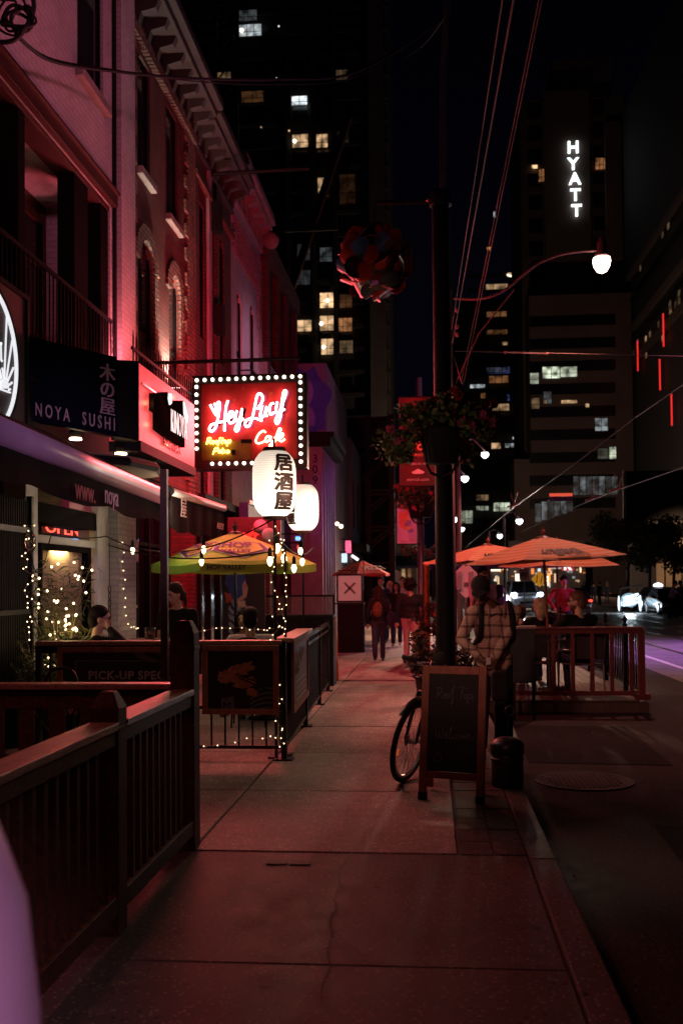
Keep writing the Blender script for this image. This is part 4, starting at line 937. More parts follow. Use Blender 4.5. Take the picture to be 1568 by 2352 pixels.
b.box((x0 - .01, YS - .06, z0 + H_ - .035), (x0 + W_ + .02, YS - .032, z0 + H_)); b.box((x0 + W_ - .02, YS - .06, z0), (x0 + W_ + .02, YS - .032, z0 + H_ - .036)); b.build('frame', FRM, t)
REDP = mat('sign_red_panel', (.44, .03, .028), .5, 0, .35, 3)
b = MB(); b.box((i0.x, YS + .06, i0.z), (i1.x, YS + .09, i1.z)); b.build('panel', REDP, t)
q0, q1 = sp(126, 1149), sp(560, 890)
b = MB(); b.box((q0.x, YS + .045, q0.z), (q1.x + .25, YS + .058, q1.z)); b.build('ochre_panel', mat('ochre_paint', (.26, .17, .02), .5, 0, .3, 6), t)
BULB = emit('marquee_bulb', (1, .86, .68), 3.5)
bm_ = MB(); c = sp(85, 98, .05); bm_.ell((c.x, c.y, c.z), W_ * .0165, 10, 7); ob = bm_.build('bulb', BULB, t, True)
spots = [(85 + (1433 - 85) * i / 13, 98 - 16 * i / 13) for i in range(1, 14)] + [(80, 185 + 101 * i) for i in range(9)] + [(1434, 160 + 103 * i) for i in range(11)] + [(282 + 104 * i, 1196) for i in range(6)]
rep(ob, [sp(*q) - sp(85, 98) for q in spots])
HEY = [[(300,405),(322,430),(330,555),(250,415)], [(325,555),(333,425),(370,385),(372,470),(352,600),(315,725),(265,765),(238,735),(268,680),(360,652),(440,632),(500,600)],
       [(485,365),(462,430),(450,520),(440,640),(436,765)], [(480,612),(540,565),(545,520),(512,518),(485,585),(502,655),(550,650),(590,590)],
       [(600,500),(578,590),(600,640),(640,595),(668,480),(650,600),(620,740),(590,770),(578,735),(612,672),(690,605)]]
LUCY = [[(868,490),(930,390),(936,325),(902,285),(862,320),(832,470),(800,600),(760,700),(722,712),(705,668),(740,620),(820,605),(880,620),(930,642)],
        [(935,440),(905,560),(922,597),(960,565),(990,460),(978,560),(1000,580)], [(1085,415),(1042,432),(1025,510),(1042,560),(1090,535)],
        [(1128,400),(1110,510),(1132,545),(1172,490),(1210,275),(1245,275),(1200,420),(1160,620),(1125,685),(1103,650),(1120,592),(1165,530),(1225,495)]]
CAFE = [[(975,795),(940,775),(882,820),(845,900),(872,935),(930,925),(968,900)], [(1035,848),(992,850),(970,900),(992,920),(1030,880),(1042,850),(1035,900),(1065,910)],
        [(1080,905),(1130,840),(1172,765),(1150,750),(1120,820),(1085,935),(1045,985),(1022,970),(1060,930),(1130,885)], [(1082,872),(1112,862),(1152,852)], [(1140,890),(1195,850),(1200,815),(1165,828),(1148,890),(1180,915),(1225,885)]]
ROOF = [[(215,850),(198,935)], [(215,852),(252,848),(245,882),(212,892),(262,925)], [(285,885),(268,905),(285,925),(302,905),(285,885)], [(330,885),(314,905),(330,925),(346,905),(330,885)],
        [(348,955),(372,860),(388,850)], [(352,890),(432,882)], [(412,850),(398,918),(415,922)], [(448,885),(434,905),(448,922),(462,903),(448,885)], [(482,880),(464,962)], [(482,886),(512,884),(506,916),(474,920)]]
PAT = [[(310,985),(278,1068)], [(310,987),(346,982),(344,1014),(300,1028)], [(385,1012),(365,1018),(360,1048),(385,1032),(388,1050)], [(412,985),(402,1048),(420,1050)], [(398,1010),(425,1006)], [(440,1015),(434,1050)], [(478,1015),(458,1036),(476,1055),(496,1036),(478,1015)]]
NRED = emit('neon_pinkwhite', (1, .40, .37), 15.0); NYEL = emit('neon_yellow', (1, .66, .10), 8); NORG = emit('neon_orange', (1, .34, .22), 12.0)
def neon(strokes, name, m, r, off):
    b = MB()
    for s in strokes: b.tube(smooth_curve([sp(px, py, off) for px, py in s], 6), r, 7)
    return b.build(name, m, t, True)
SHAD = mat('outline_purple', (.22, .02, .10), .6)
for nm, st in (('hey_backing', HEY), ('lucy_backing', LUCY)):
    b = MB()
    for s in st:
        pts = smooth_curve([sp(px + 14, py - 8, 0) + Vector((0, .05, 0)) for px, py in s], 5)
        for p, q in zip(pts, pts[1:]): b.bar(p, q + (q - p) * .4, .075, .004, (0, 1, 0))
    b.build('letter_backing', SHAD, t)
neon(HEY, 'neon_hey', NRED, .0165, .0); neon(LUCY, 'neon_lucy', NRED, .0165, .0); neon(CAFE, 'neon_cafe', NORG, .013, .0); neon(ROOF, 'neon_rooftop', NYEL, .009, -.01); neon(PAT, 'neon_patio', NYEL, .009, -.01)
b = MB(); a_, c_ = sp(650, 925, -.03), sp(788, 880, -.03); b.box((a_.x, YS, a_.z), (c_.x, YS + .055, c_.z)); a_, c_ = sp(525, 1075, -.03), sp(572, 1012, -.03); b.box((a_.x, YS, a_.z), (c_.x, YS + .04, c_.z)); b.build('transformer_box', BLACKM, t)
STARM = mat('star_red', (.5, .12, .06), .5)
for (px, py, r) in ((345, 262, 38), (672, 205, 36), (1040, 275, 40), (560, 350, 26), (1070, 735, 26)):
    c = sp(px, py, 0) + Vector((0, .052, 0)); b = MB(); k = r / 1465 * W_ * .8
    b.prism([c + Vector((math.sin(a) * k * (1 if i % 2 == 0 else .4), 0, math.cos(a) * k * (1 if i % 2 == 0 else .4))) for i, a in enumerate([math.pi * j / 5 for j in range(10)])], (0, 0, 0), (0, .006, 0)); b.build('star', STARM, t)
lamp('AREA', 'neon_cafe_glow', ((bl.x + tr.x) / 2, YS - .12, (bl.z + tr.z) / 2), (1, .085, .10), 175, ((bl.x + tr.x) / 2 + .3, 6, 2.5), W_ * .85, H_ * .7)
lamp('AREA', 'neon_cafe_glow_rear_face', ((bl.x + tr.x) / 2, YS + .36, (bl.z + tr.z) / 2), (1, .05, .08), 300, ((bl.x + tr.x) / 2 - .3, 24, 5.5), W_ * .85, H_ * .7)
# bracket
b = MB(); bz = atY(560, 824, YS).z; b.tube([(-4.3, YS + .1, bz), (x0 + W_ - .1, YS + .1, bz)], .03, 8); b.tube([(x0 + .3, YS + .1, bz), (x0 + .3, YS + .1, z0 + H_)], .02, 6); b.tube([(x0 + W_ - .35, YS + .1, bz), (x0 + W_ - .35, YS + .1, z0 + H_)], .02, 6); b.tube([(-4.3, YS + .1, bz - .0), (-4.25, YS + .1, bz)], .07, 8); b.build('bracket', BLACK, t)
b = MB(); b.tube(smooth_curve([(x0 - .02, YS + .1, z0 + H_ * .86), (x0 - .18, YS + .1, z0 + H_ * .84), (x0 - .28, YS + .05, z0 + H_ * .7), (x0 - .3, YS, z0 + H_ * .45)]), .012, 6); b.build('cable', STEEL, t)
# red uplight on the white wall
t = T('uplight', 'small red uplight on the white building behind the red sushi sign', 'floodlight', (-4.0, 13.0, 4.3))
b = MB(); b.lathe([(.05, -.1), (.07, 0), (.06, .02)], (-4.0, 13.0, 4.32), 12); b.tube([(-4.3, 13.0, 4.2), (-4.0, 13.0, 4.23)], .02, 6); b.build('housing', BLACKM, t)
b = MB(); b.lathe([(.055, .021), (.05, .026)], (-4.0, 13.0, 4.32), 12); b.build('lens', emit('red_lens', (1, .2, .22), 4), t)
lamp('SPOT', 'red_uplight_beam', (-3.95, 13.0, 4.4), (1, .16, .22), 130, (-4.42, 13.2, 6.6), .06, cone=120, blend=.9)
# floodlight washing the brick
p = Vector((-4.12, 16.15, 4.87))
t = T('floodlight', 'small floodlight on a bracket shining up the brick wall', 'floodlight', tuple(p))
b = MB(); b.box((p.x - .1, p.y - .12, p.z - .06), (p.x + .1, p.y + .12, p.z + .03)); b.tube([(p.x, p.y, p.z - .05), (-4.3, p.y, p.z - .25)], .02, 6); b.build('housing', BLACKM, t)
b = MB(); b.box((p.x - .08, p.y - .1, p.z + .031), (p.x + .08, p.y + .1, p.z + .036)); b.build('lens', emit('flood_lens', (1, .93, .82), 14), t)
lamp('SPOT', 'flood_beam', (p.x, p.y, p.z + .06), (1, .86, .70), 420, (-4.36, p.y - .02, p.z + 1.6), .06, cone=100, blend=.8)
# rooftop picket rail beside the floodlight
t = T('rooftop_railing', 'black spiked picket railing above the red sushi sign', 'railing', (-3.55, 13.5, 4.1))
ry0, ry1 = 11.9, 17.4
b = MB(); b.box((-3.62, ry0, 4.55), (-3.59, ry1, 4.585)); b.box((-3.62, ry0, 4.2), (-3.59, ry1, 4.23)); b.build('rail', BLACK, t)
b = MB(); b.tube([(-3.605, ry0 + .05, 4.05), (-3.605, ry0 + .05, 4.72), (-3.605, ry0 + .05, 4.8)], [.011, .011, .002], 5); o = b.build('picket', BLACK, t); rep(o, [(0, .13 * i, 0) for i in range(1, 41)])
# horizontal flag pole higher up
p = atX(478, 400, -4.3); q = atY(710, 387, p.y + .3); b = MB(); b.tube([p, q], .04, 8); b.tube([p, p + Vector((.06, 0, 0))], .12, 8); tag(b.build('flag_pole', BLACK), 'bare black steel arm jutting from the red brick building over the street', 'flag pole')
# ================================================================== AWNINGS, LANTERNS, UMBRELLAS
AWN = mat('awning_fabric', (.012, .008, .009), .95, 0, .25, 12, .2, .03)
def awning(name, label, P0, P1, wall_dz, tube_m, drop, text=None, tr=.055, sagk=0.0):
    P0, P1 = Vector(P0), Vector(P1); t = T(name, label, 'awning', tuple((P0 + P1) / 2))
    d = (P1 - P0).normalized()
    b = MB(); b.tube([P0, P1], tr, 16); b.build('front_bar', tube_m, t, True)
    b = MB(); b.tube([P0 - d * .015, P0], tr * 1.25, 16); b.tube([P1, P1 + d * .015], tr * 1.25, 16); b.build('end_cap', BLACKM, t)
    b = MB(); n = 24
    W0, W1 = Vector((-4.25, P0.y, P0.z + wall_dz)), Vector((-4.25, P1.y, P1.z + wall_dz))
    b.quad(P0 + Vector((0, 0, tr)), P1 + Vector((0, 0, tr)), W1, W0)
    b.quad(P0 + Vector((0, 0, tr - .01)), W0 - Vector((0, 0, .01)), W1 - Vector((0, 0, .01)), P1 + Vector((0, 0, tr - .01)))
    b.build('canopy', AWN, t, normals=False)
    b = MB(); top = [P0.lerp(P1, i / n) + Vector((0, 0, -tr * .6)) for i in range(n + 1)]
    low = [p + Vector((.02 * math.sin(i * 1.3), 0, -drop - .05 * abs(math.sin(i * .42)) - sagk * math.sin(i / n * math.pi))) for i, p in enumerate(top)]
    for i in range(n): b.quad(top[i], top[i + 1], low[i + 1], low[i])
    b.build('valance', AWN, t, True)
    for P in (P0, P1):
        b = MB(); b.bar(P + Vector((-.05, 0, 0)), Vector((-3.6, P.y, P.z + .1)), .03, .05); b.bar(Vector((-3.6, P.y, P.z + .1)), Vector((-4.28, P.y, P.z + wall_dz - .1)), .03, .05); b.build('arm', BLACKM, t)
    if text:
        s, zz, size, m, body = text
        nrm = Vector((d.y, -d.x, 0))
        write(body, P0 + d * s + Vector((0, 0, zz)) + nrm * .03, d, (0, 0, 1), size, m, t, 'lettering', extrude=.002)
    return t
LILT = mat('awning_bar_lilac', (.50, .36, .50), .35, 0, .06, 4)
def atline(u, v, X): return atX(u, v, X)
a0, a1 = atX(0, 990, -2.68), atX(370, 1140, -2.95)
m = awning('near_awning', 'long dark awning with a lilac front bar over the near patio', a0 + (a0 - a1) * .25, a1, .75, LILT, .2, None, .09, .03)
m_ = mat('faded_lilac_print', (.42, .30, .40), .8); m2 = mat('faded_red_print', (.30, .05, .06), .8)
dd = (a1 - a0).normalized(); nn = Vector((dd.y, -dd.x, 0)); L_ = (a1 - a0).length
pq = atX(147, 1135, -2.8); s = (pq.y - a0.y) / dd.y
write('www.', a0 + dd * s + nn * .05 + Vector((0, 0, -.3)), dd, (0, 0, 1), .24, m2, m, 'lettering', extrude=.002)
write('noya', a0 + dd * (s + .85) + nn * .05 + Vector((0, 0, -.27)), dd, (0, 0, 1), .24, m_, m, 'lettering', extrude=.002)
a0, a1 = atX(390, 1128, -3.2), atX(515, 1168, -3.05)
m = awning('far_awning', 'shorter dark awning with a pale pink front bar under the neon sign', a0, a1, .5, mat('awning_bar_pink', (.62, .46, .46), .4, 0, .06, 4), .42, None, .05)
dd = (a1 - a0).normalized(); nn = Vector((dd.y, -dd.x, 0)); LP = mat('white_print', (.55, .48, .48), .8)
write('屋', a0 + dd * .25 + nn * .06 + Vector((0, 0, -.28)), dd, (0, 0, 1), .27, LP, m, 'lettering', extrude=.002)
write('AERSY', a0 + dd * ((a1 - a0).length - .62) + nn * .06 + Vector((0, 0, -.34)), dd, (0, 0, 1), .13, LP, m, 'lettering', extrude=.002)
p = atY(378, 1300, 8.6)
b = MB(); b.box((p.x - .031, 8.57, 0), (p.x + .031, 8.63, 2.66)); b.box((p.x - .09, 8.52, 0), (p.x + .09, 8.68, .012)); tag(b.build('awning_post', mat('post_brown', (.07, .05, .05), .45, .2, .2, 8), bevel=.004), 'dark square steel post rising behind the timber fence corner', 'post')
# ---- paper lanterns on poles
def paper(name):
    m, nt, b = principled(name); tc = nt.nodes.new('ShaderNodeTexCoord'); sp_ = nt.nodes.new('ShaderNodeSeparateXYZ'); nt.links.new(tc.outputs['Object'], sp_.inputs[0])
    wv = nt.nodes.new('ShaderNodeTexWave'); wv.bands_direction = 'Z'; wv.inputs['Scale'].default_value = 14; wv.inputs['Distortion'].default_value = .6
    nt.links.new(tc.outputs['Object'], wv.inputs[0])
    mr = nt.nodes.new('ShaderNodeMapRange'); mr.inputs['To Min'].default_value = .82; mr.inputs['To Max'].default_value = 1.15; nt.links.new(wv.outputs['Fac'], mr.inputs['Value'])
    g = nt.nodes.new('ShaderNodeMapRange'); g.inputs['From Min'].default_value = -.33; g.inputs['From Max'].default_value = .33; g.inputs['To Min'].default_value = 1.9; g.inputs['To Max'].default_value = .62
    nt.links.new(sp_.outputs['Z'], g.inputs['Value'])
    mu = nt.nodes.new('ShaderNodeMath'); mu.operation = 'MULTIPLY'; nt.links.new(mr.outputs[0], mu.inputs[0]); nt.links.new(g.outputs[0], mu.inputs[1])
    b.inputs['Base Color'].default_value = (.8, .74, .66, 1); b.inputs['Emission Color'].default_value = (1, .83, .66, 1); nt.links.new(mu.outputs[0], b.inputs['Emission Strength'])
    bp = nt.nodes.new('ShaderNodeBump'); bp.inputs['Strength'].default_value = .4; bp.inputs['Distance'].default_value = .01; nt.links.new(wv.outputs['Fac'], bp.inputs['Height']); nt.links.new(bp.outputs[0], b.inputs['Normal'])
    return m
PAPER = paper('lantern_paper'); INK = mat('lantern_ink', (.02, .004, .004), .7); WOODD = mat('dark_lacquer', (.05, .02, .02), .5)
def lantern(label, c, r, h, chars, ang, base_z, size, power):
    c = Vector(c); t = T('paper_lantern', label, 'lantern', (c.x, c.y, c.z), 0, 'glowing paper lanterns')
    prof = []; n = 26
    for i in range(n + 1):
        s = -1 + 2 * i / n; rr = r * (1 - abs(s) ** 4.5 * .42) * (1 + .008 * (i % 2)); prof.append((rr, s * h / 2))
    b = MB(); b.lathe(prof, c, 36); b.build('paper_shell', PAPER, t, True)
    for s in (-1, 1):
        b = MB(); b.lathe([(r * .52, s * h / 2 - .012), (r * .55, s * h / 2 + s * .01), (r * .5, s * (h / 2 + .04))], c, 20); b.build('end_ring', WOODD, t)
    b = MB(); b.tube([c + Vector((0, 0, h / 2 + .03)), c + Vector((0, 0, h / 2 + .13))], .012, 6); b.build('hook', BLACKM, t)
    for i, ch in enumerate(chars):
        vs, fs = text_mesh(ch, size, extrude=0, cuts=4)
        mx = (max(v.x for v in vs) + min(v.x for v in vs)) / 2; my = (max(v.y for v in vs) + min(v.y for v in vs)) / 2
        b = MB(); pts = []
        for v in vs:
            z = (1 - i) * size * 1.02 + (v.y - my); s = max(-1, min(1, z / (h / 2))); rr = r * (1 - abs(s) ** 4.5 * .42) * 1.02 + .006
            a = ang + (v.x - mx) / r * 1.15
            pts.append(c + Vector((rr * math.sin(a), -rr * math.cos(a), z)))
        
        for ox, oz, k_ in ((0, 0, 0), (.010, .003, .0012), (-.010, -.003, .0008), (0, .009, .0004), (.005, -.006, .0016)):
            b.add([c + (p - c) * (1 + k_) + Vector((ox * math.cos(ang), ox * math.sin(ang), oz)) for p in pts], fs)
        b.build('character', INK, t, normals=False)
    lamp('POINT', 'lantern_light', (c.x + r * 1.6, c.y - r * 1.6, c.z - .1), (1, .66, .45), power, None, .2)
    return t
Yp = Y2 + .03
c1 = atY(630, 1111, Yp); r1 = 50.5 * pxm(Yp)
lantern('large glowing lantern with black izakaya characters at the fence corner', c1, r1, 148 * pxm(Yp), '居酒屋', .62, 1.1, .175, 18)
Yq = 13.0
c2 = atY(695, 1166, Yq); r2 = 37 * pxm(Yq)
lantern('smaller glowing lantern partly behind the large one', c2, r2, 104 * pxm(Yq), '居酒屋', -.75, 1.1, .155, 24)
t = T('light_post', 'black post at the patio fence corner carrying the large lantern', 'post', (c1.x, Yp, 0), 0, 'lantern posts on the patio fence')
b = MB(); b.tube([(c1.x, Yp, 0), (c1.x, Yp, c1.z - 74 * pxm(Yp) - .04)], .014, 8); b.build('pole', BLACK, t)
b = MB(); b.box((c1.x - .08, Yp - .0, 0), (c1.x + .08, Yp + .14, .018)); b.build('base', BLACK, t)
s2 = (Yq - Q0.y) / dv.y
t = T('light_post', 'thin post on the fence side carrying the smaller lantern', 'post', (c2.x, Yq, 0), 0, 'lantern posts on the patio fence')
b = MB(); b.tube([(c2.x, Yq, 0), (c2.x, Yq, c2.z - 52 * pxm(Yq) - .04)], .014, 8); b.build('pole', BLACK, t)
b = MB(); b.box((c2.x - .06, Yq - .06, 0), (c2.x + .06, Yq + .06, .015)); b.build('base', BLACK, t)
px2 = atY(656, 1500, 9.5)
t = T('light_post', 'second black fence post wound with fairy lights right of the lantern post', 'post', (px2.x, 9.5, 0), 0, 'lantern posts on the patio fence')
b = MB(); b.tube([(px2.x, 9.5, 0), (px2.x, 9.5, atY(656, 1262, 9.5).z)], .013, 8); b.build('pole', BLACK, t)
b = MB(); b.box((px2.x - .06, 9.44, 0), (px2.x + .06, 9.56, .015)); b.build('base', BLACK, t)
# ---- umbrellas
t_surf = {}
def on_panel(t, k, body, f0, s0, size, m, up=.014, bold=0.0, name='lettering', poly=None, tall=1.0):
    """lettering or a flat shape laid on an umbrella panel, following its slope"""
    sf = t_surf[t.name]; wdt = (sf(k, 1, 1) - sf(k, 1, 0)).length; sl = (sf(k, 1, .5) - sf(k, 0, .5)).length
    if poly: vs, fs = [Vector((x, y, 0)) for x, y in poly], [tuple(range(len(poly)))]
    else: vs, fs = text_mesh(body, size, extrude=0, offset=bold, cuts=1)
    b = MB(); pts = []
    for v in vs:
        s = s0 - v.y * tall / sl; pts.append(sf(k, s, f0 + v.x / (wdt * s0), up))
    b.add(pts, fs); return b.build(name, m, t, normals=False)
def umbrella(name, label, c, apex_z, rim_z, rad, sides, rot, cols, stripes=None, tilt=0.0, val=.0, pole=(0, 0), finial=None, stripe_n=0, group='patio umbrellas'):
    t = T(name, label, 'umbrella', (c[0], c[1], 0), 0, group)
    ctr = Vector((c[0], c[1], 0)); ax = Vector((math.cos(rot), math.sin(rot), 0))
    panels = []
    def pt(k, s, w_=0.0):
        a0 = rot + 2 * math.pi * k / sides
        d = Vector((math.cos(a0), math.sin(a0), 0)) * rad * s
        z = apex_z + (rim_z - apex_z) * (s ** 1.12)
        return ctr + d + Vector((0, 0, z + tilt * d.x))
    n = max(stripe_n, 10)
    for k in range(sides):
        b = MB(); mi = []
        m_ = 6
        for i in range(n):
            s0, s1 = .04 + .96 * i / n, .04 + .96 * (i + 1) / n
            for j in range(m_):
                q = []
                for s, f in ((s0, j / m_), (s1, j / m_), (s1, (j + 1) / m_), (s0, (j + 1) / m_)):
                    p = pt(k, s).lerp(pt(k + 1, s), f)
                    p.z -= .05 * rad * math.sin(math.pi * f) * s * s * .5; 
                    if s > .999: p += (ctr - p) * Vector((1, 1, 0)) * 0 + Vector((ctr.x - p.x, ctr.y - p.y, 0)) * (.05 * math.sin(math.pi * f))
                    q.append(p)
                b.quad(*q); mi.append(i % 2 if stripe_n else 0)
        if val:
            for j in range(m_):
                q = [pt(k, 1).lerp(pt(k + 1, 1), f / m_) for f in (j, j + 1)]
                q = [p + Vector((ctr.x - p.x, ctr.y - p.y, 0)) * (.05 * math.sin(math.pi * (j + e) / m_)) + Vector((0, 0, -.025 * rad * math.sin(math.pi * (j + e) / m_))) for e, p in enumerate(q)]
                b.quad(q[0], q[1], q[1] - Vector((0, 0, val)), q[0] - Vector((0, 0, val))); mi.append(0)
        o = b.build('canopy_panel', cols[k % len(cols)], t, True, normals=False)
        if stripe_n:
            o.data.materials.append(stripes)
            for pl, x in zip(o.data.polygons, mi): pl.material_index = x
        b = MB(); b.tube([pt(k, .05) - Vector((0, 0, .02)), pt(k, .5) - Vector((0, 0, .02)), pt(k, .99) - Vector((0, 0, .015))], .01, 5); b.build('rib', WOODD, t)
    top = ctr + Vector((0, 0, apex_z))
    b = MB(); b.tube([(c[0] + pole[0], c[1] + pole[1], 0), top - Vector((0, 0, .05))], .02, 10); b.build('pole', finial or BLACK, t)
    b = MB(); b.lathe([(.1 * rad, -.03), (.07 * rad, .0), (.02, .015), (.025, .05), (.04, .08), (.015, .11), (.004, .15)], top, 12); b.build('finial', finial or cols[0], t)
    def surf(k, s, f, up=.014):
        p = pt(k, s).lerp(pt(k + 1, s), f); p.z += up - .05 * rad * math.sin(math.pi * f) * s * s * .5
        return p
    t_surf[t.name] = surf
    def frame(k, s):           # local frame on a panel for lettering
        a, e = pt(k, s), pt(k + 1, s); m0 = (a + e) / 2; up = (pt(k, s - .2) + pt(k + 1, s - .2)) / 2 - m0
        r = (e - a).normalized(); up = up.normalized(); nrm = r.cross(up); nrm = nrm if nrm.z > 0 else -nrm
        if r.cross(up).z < 0: r = -r
        return m0 + nrm * .012 + Vector((0, 0, -.0)), r, up
    return t, frame, pt
GREEN = mat('umbrella_green', (.26, .42, .045), .8, 0, .12, 3, .1); ORY = mat('umbrella_orange', (.38, .38, .05), .8, 0, .12, 3, .1)
cx = atY(540, 1240, 13.0).x; za, zr = atY(540, 1222, 13).z, atY(540, 1296, 13).z
rad = 192 * pxm(13)
lamp('POINT', 'festoon_glow', (cx - .55, 12.0, za + .25), (1, .88, .62), 15, None, .12)
lamp('POINT', 'festoon_glow_under', (cx + .2, 12.6, zr + .12), (1, .72, .5), 9, None, .12)
a_ = math.radians(-102)
t, fr, pt = umbrella('beer_umbrella', 'green and orange patio umbrella with purple bordered HOP VALLEY shields', (cx, 13.0), za, zr, rad, 6, a_, [ORY, ORY, GREEN, ORY, GREEN, GREEN], val=.1, finial=BLACK)
PURPLE = mat('logo_purple', (.06, .025, .10), .7); CREAM = mat('logo_cream', (.66, .5, .5), .7); GOLD = mat('logo_gold', (.50, .38, .06), .7)
SHIELD = [(-.38, .15), (-.18, .21), (.18, .21), (.38, .15), (.34, -.08), (0, -.26), (-.34, -.08)]
for k in (0, 5):
    for (kk, mm, up_, nm) in ((1.0, CREAM, .010, 'logo_border'), (.93, PURPLE, .016, 'logo_shield'), (.76, GOLD, .022, 'logo_field')): on_panel(t, k, '', .5, .60, 1, mm, up_, name=nm, poly=[(x * kk, y * kk) for x, y in SHIELD])
    on_panel(t, k, 'HOP', .5 - .26 / rad / .6, .60, .21, PURPLE, .030, .008); on_panel(t, k, 'VALLEY', .5 - .22 / rad / .6, .74, .12, PURPLE, .030, .004)
# small lettering on the valance
e0, e1 = pt(5 + 1 - 1, 1), pt(6, 1)
d = (pt(1, 1) - pt(0, 1)).normalized(); n_ = Vector((d.y, -d.x, 0))
write('HOP VALLEY', pt(0, 1) + d * .08 + n_ * .012 + Vector((0, 0, -.085)), d, (0, 0, 1), .085, PURPLE, t, 'lettering', extrude=.001, offset=.002)
UOR = mat('stripe_orange', (.72, .24, .08), .8, 0, .08, 3, .1); UPK = mat('stripe_pink', (.74, .40, .30), .8, 0, .08, 3, .1)
TEAK = mat('teak_pole', (.22, .06, .035), .45, 0, .3, 10)
BLKP = mat('black_print', (.02, .015, .02), .7)
c = atY(1246, 1240, 15.0); za = atY(1246, 1232, 15).z; zr = atY(1246, 1286, 15).z
rot = math.atan2(-1.2, -.42)
t, fr, pt = umbrella('striped_umbrella', 'orange and pink striped umbrella lettered ungava GIN over the road patio', (c.x, 15.0), za, zr, 1.22, 4, rot, [UOR], UPK, tilt=.05, stripe_n=16, finial=TEAK, pole=(.1, .1))
on_panel(t, 0, 'ungava', .16, .80, .26, BLKP, .016, .008, tall=1.15); on_panel(t, 0, 'GIN', .47, .93, .2, BLKP, .016, 0, tall=1.0)
c = atY(1120, 1250, 18.6); za = atY(1118, 1250, 18.6).z; zr = atY(1118, 1289, 18.6).z
t, fr, pt = umbrella('striped_umbrella', 'second orange striped umbrella half hidden behind the black pole', (c.x, 18.6), za, zr, 1.3, 4, rot, [UOR], UPK, tilt=.02, stripe_n=16, finial=TEAK)
on_panel(t, 0, 'ungava', .16, .80, .26, BLKP, .016, .008, tall=1.15)
c = atY(1212, 1250, 21.5); za = atY(1212, 1247, 21.5).z
umbrella('striped_umbrella', 'third orange umbrella whose right edge shows behind the lettered one', (c.x + .6, 21.5), za, za - .5, 1.3, 4, rot, [UOR], UPK, stripe_n=16, finial=TEAK)
c = atY(1075, 1285, 23.5); za = atY(1075, 1275, 23.5).z
umbrella('navy_umbrella', 'navy blue umbrella low behind the striped ones', (c.x, 23.5), za, za - .3, 1.2, 6, .3, [mat('navy_cloth', (.02, .03, .10), .8)], finial=BLACK)
REDU = mat('umbrella_red', (.62, .05, .05), .8, 0, .1, 3); ORU = mat('umbrella_dull_orange', (.45, .13, .03), .8, 0, .1, 3)
c = atY(830, 1300, 30); za, zr = atY(830, 1287, 30).z, atY(830, 1318, 30).z
t, fr, pt = umbrella('red_umbrella', 'red and orange drinks umbrella far along the pavement', (c.x, 30), za, zr, 70 * pxm(30), 6, math.radians(-95), [REDU, REDU, REDU, ORU, ORU, ORU], finial=BLACK, val=.06)
on_panel(t, 0, 'VIZZY', .2, .75, .3, LP, .02, .01)
# ---- string lights
WARMB = emit('festoon_bulb', (1, .72, .36), 6); FAIRY = emit('fairy_bulb', (1, .74, .42), 4.5)
WIRE = mat('cable_black', (.012, .011, .012), .6)
WIREC = mat('clear_wire', (.30, .22, .16), .5)
def festoon(label, pts, bulbs):
    """bulbs: points where a bulb hangs"""
    t = T('festoon_lights', label, 'string lights', tuple(pts[0]), 0, 'festoon bulb strings over the patio')
    b = MB()
    b.tube(pts, .008, 5); b.build('cable', WIRE, t)
    for p in bulbs:
        p = Vector(p); s = .028
        b = MB(); b.lathe([(.006, .12), (.018, .1), (.021, .04), (.016, .03)], p, 8); o = b.build('socket', BLACKM, t)
        b = MB(); b.lathe([(.012, .035), (s, 0), (s * .95, -.02), (s * .55, -.05), (.004, -.06)], p, 10); b.build('bulb', WARMB, o, True)
    return t
A1 = atY(75, 1218, 10.6); A2 = atY(245, 1232, 12.0); A3 = atY(440, 1228, 12.3); A4 = atY(628, 1192, 9.3)
festoon('black festoon cable from the white column to the lantern post with two lit bulbs', sag(A1, A2, .05, 8) + sag(A2, A4, .25, 20)[1:], [atY(305, 1262, 12.0), atY(463, 1288, 11.2)])
festoon('lower festoon cable across the green umbrella to the lantern post', sag(A2 - Vector((0, 0, .1)), atY(632, 1265, 9.3), .12, 20), [atY(468, 1260, 10.9), atY(620, 1286, 9.4), atY(637, 1256, 9.35)])
festoon('short festoon bulbs between the lantern posts', sag(atY(632, 1222, 9.3), atY(718, 1258, 12.8), .15, 12), [atY(652, 1280, 9.6), atY(675, 1303, 10.4), atY(694, 1288, 11.5), atY(690, 1264, 11.4)])
def fairy(label, pts, n, jit, wire=True, seedv=1, bulb_r=.011):
    rnd = random.Random(seedv); t = T('fairy_lights', label, 'string lights', tuple(pts[0]), 0, 'warm fairy light strings')
    P = [Vector(p) for p in pts]; seg = [(q - p).length for p, q in zip(P, P[1:])]; tot = sum(seg)
    def along(s):
        s *= tot
        for (p, q, L) in zip(P, P[1:], seg):
            if s <= L: return p.lerp(q, s / L if L else 0)
            s -= L
        return P[-1]
    pos = [along((i + .5) / n) + Vector((rnd.uniform(-jit, jit), rnd.uniform(-jit, jit) - .02, rnd.uniform(-jit, jit) * .6)) for i in range(n)]
    if wire:
        b = MB(); b.tube(smooth_curve(pos, 3), .0025, 4); b.build('wire', WIREC, t)
    b = MB(); b.ell(pos[0], bulb_r * .52, 6, 5); o = b.build('bulb', FAIRY, t)
    rep(o, [p - pos[0] for p in pos[1:]])
    return t
fairy('fairy lights running down the white shop column', [atX(66, 1195, -4.02), atX(64, 1300, -4.02), atX(66, 1400, -4.02), atX(70, 1470, -4.02)], 26, .055, True, 2, .014)
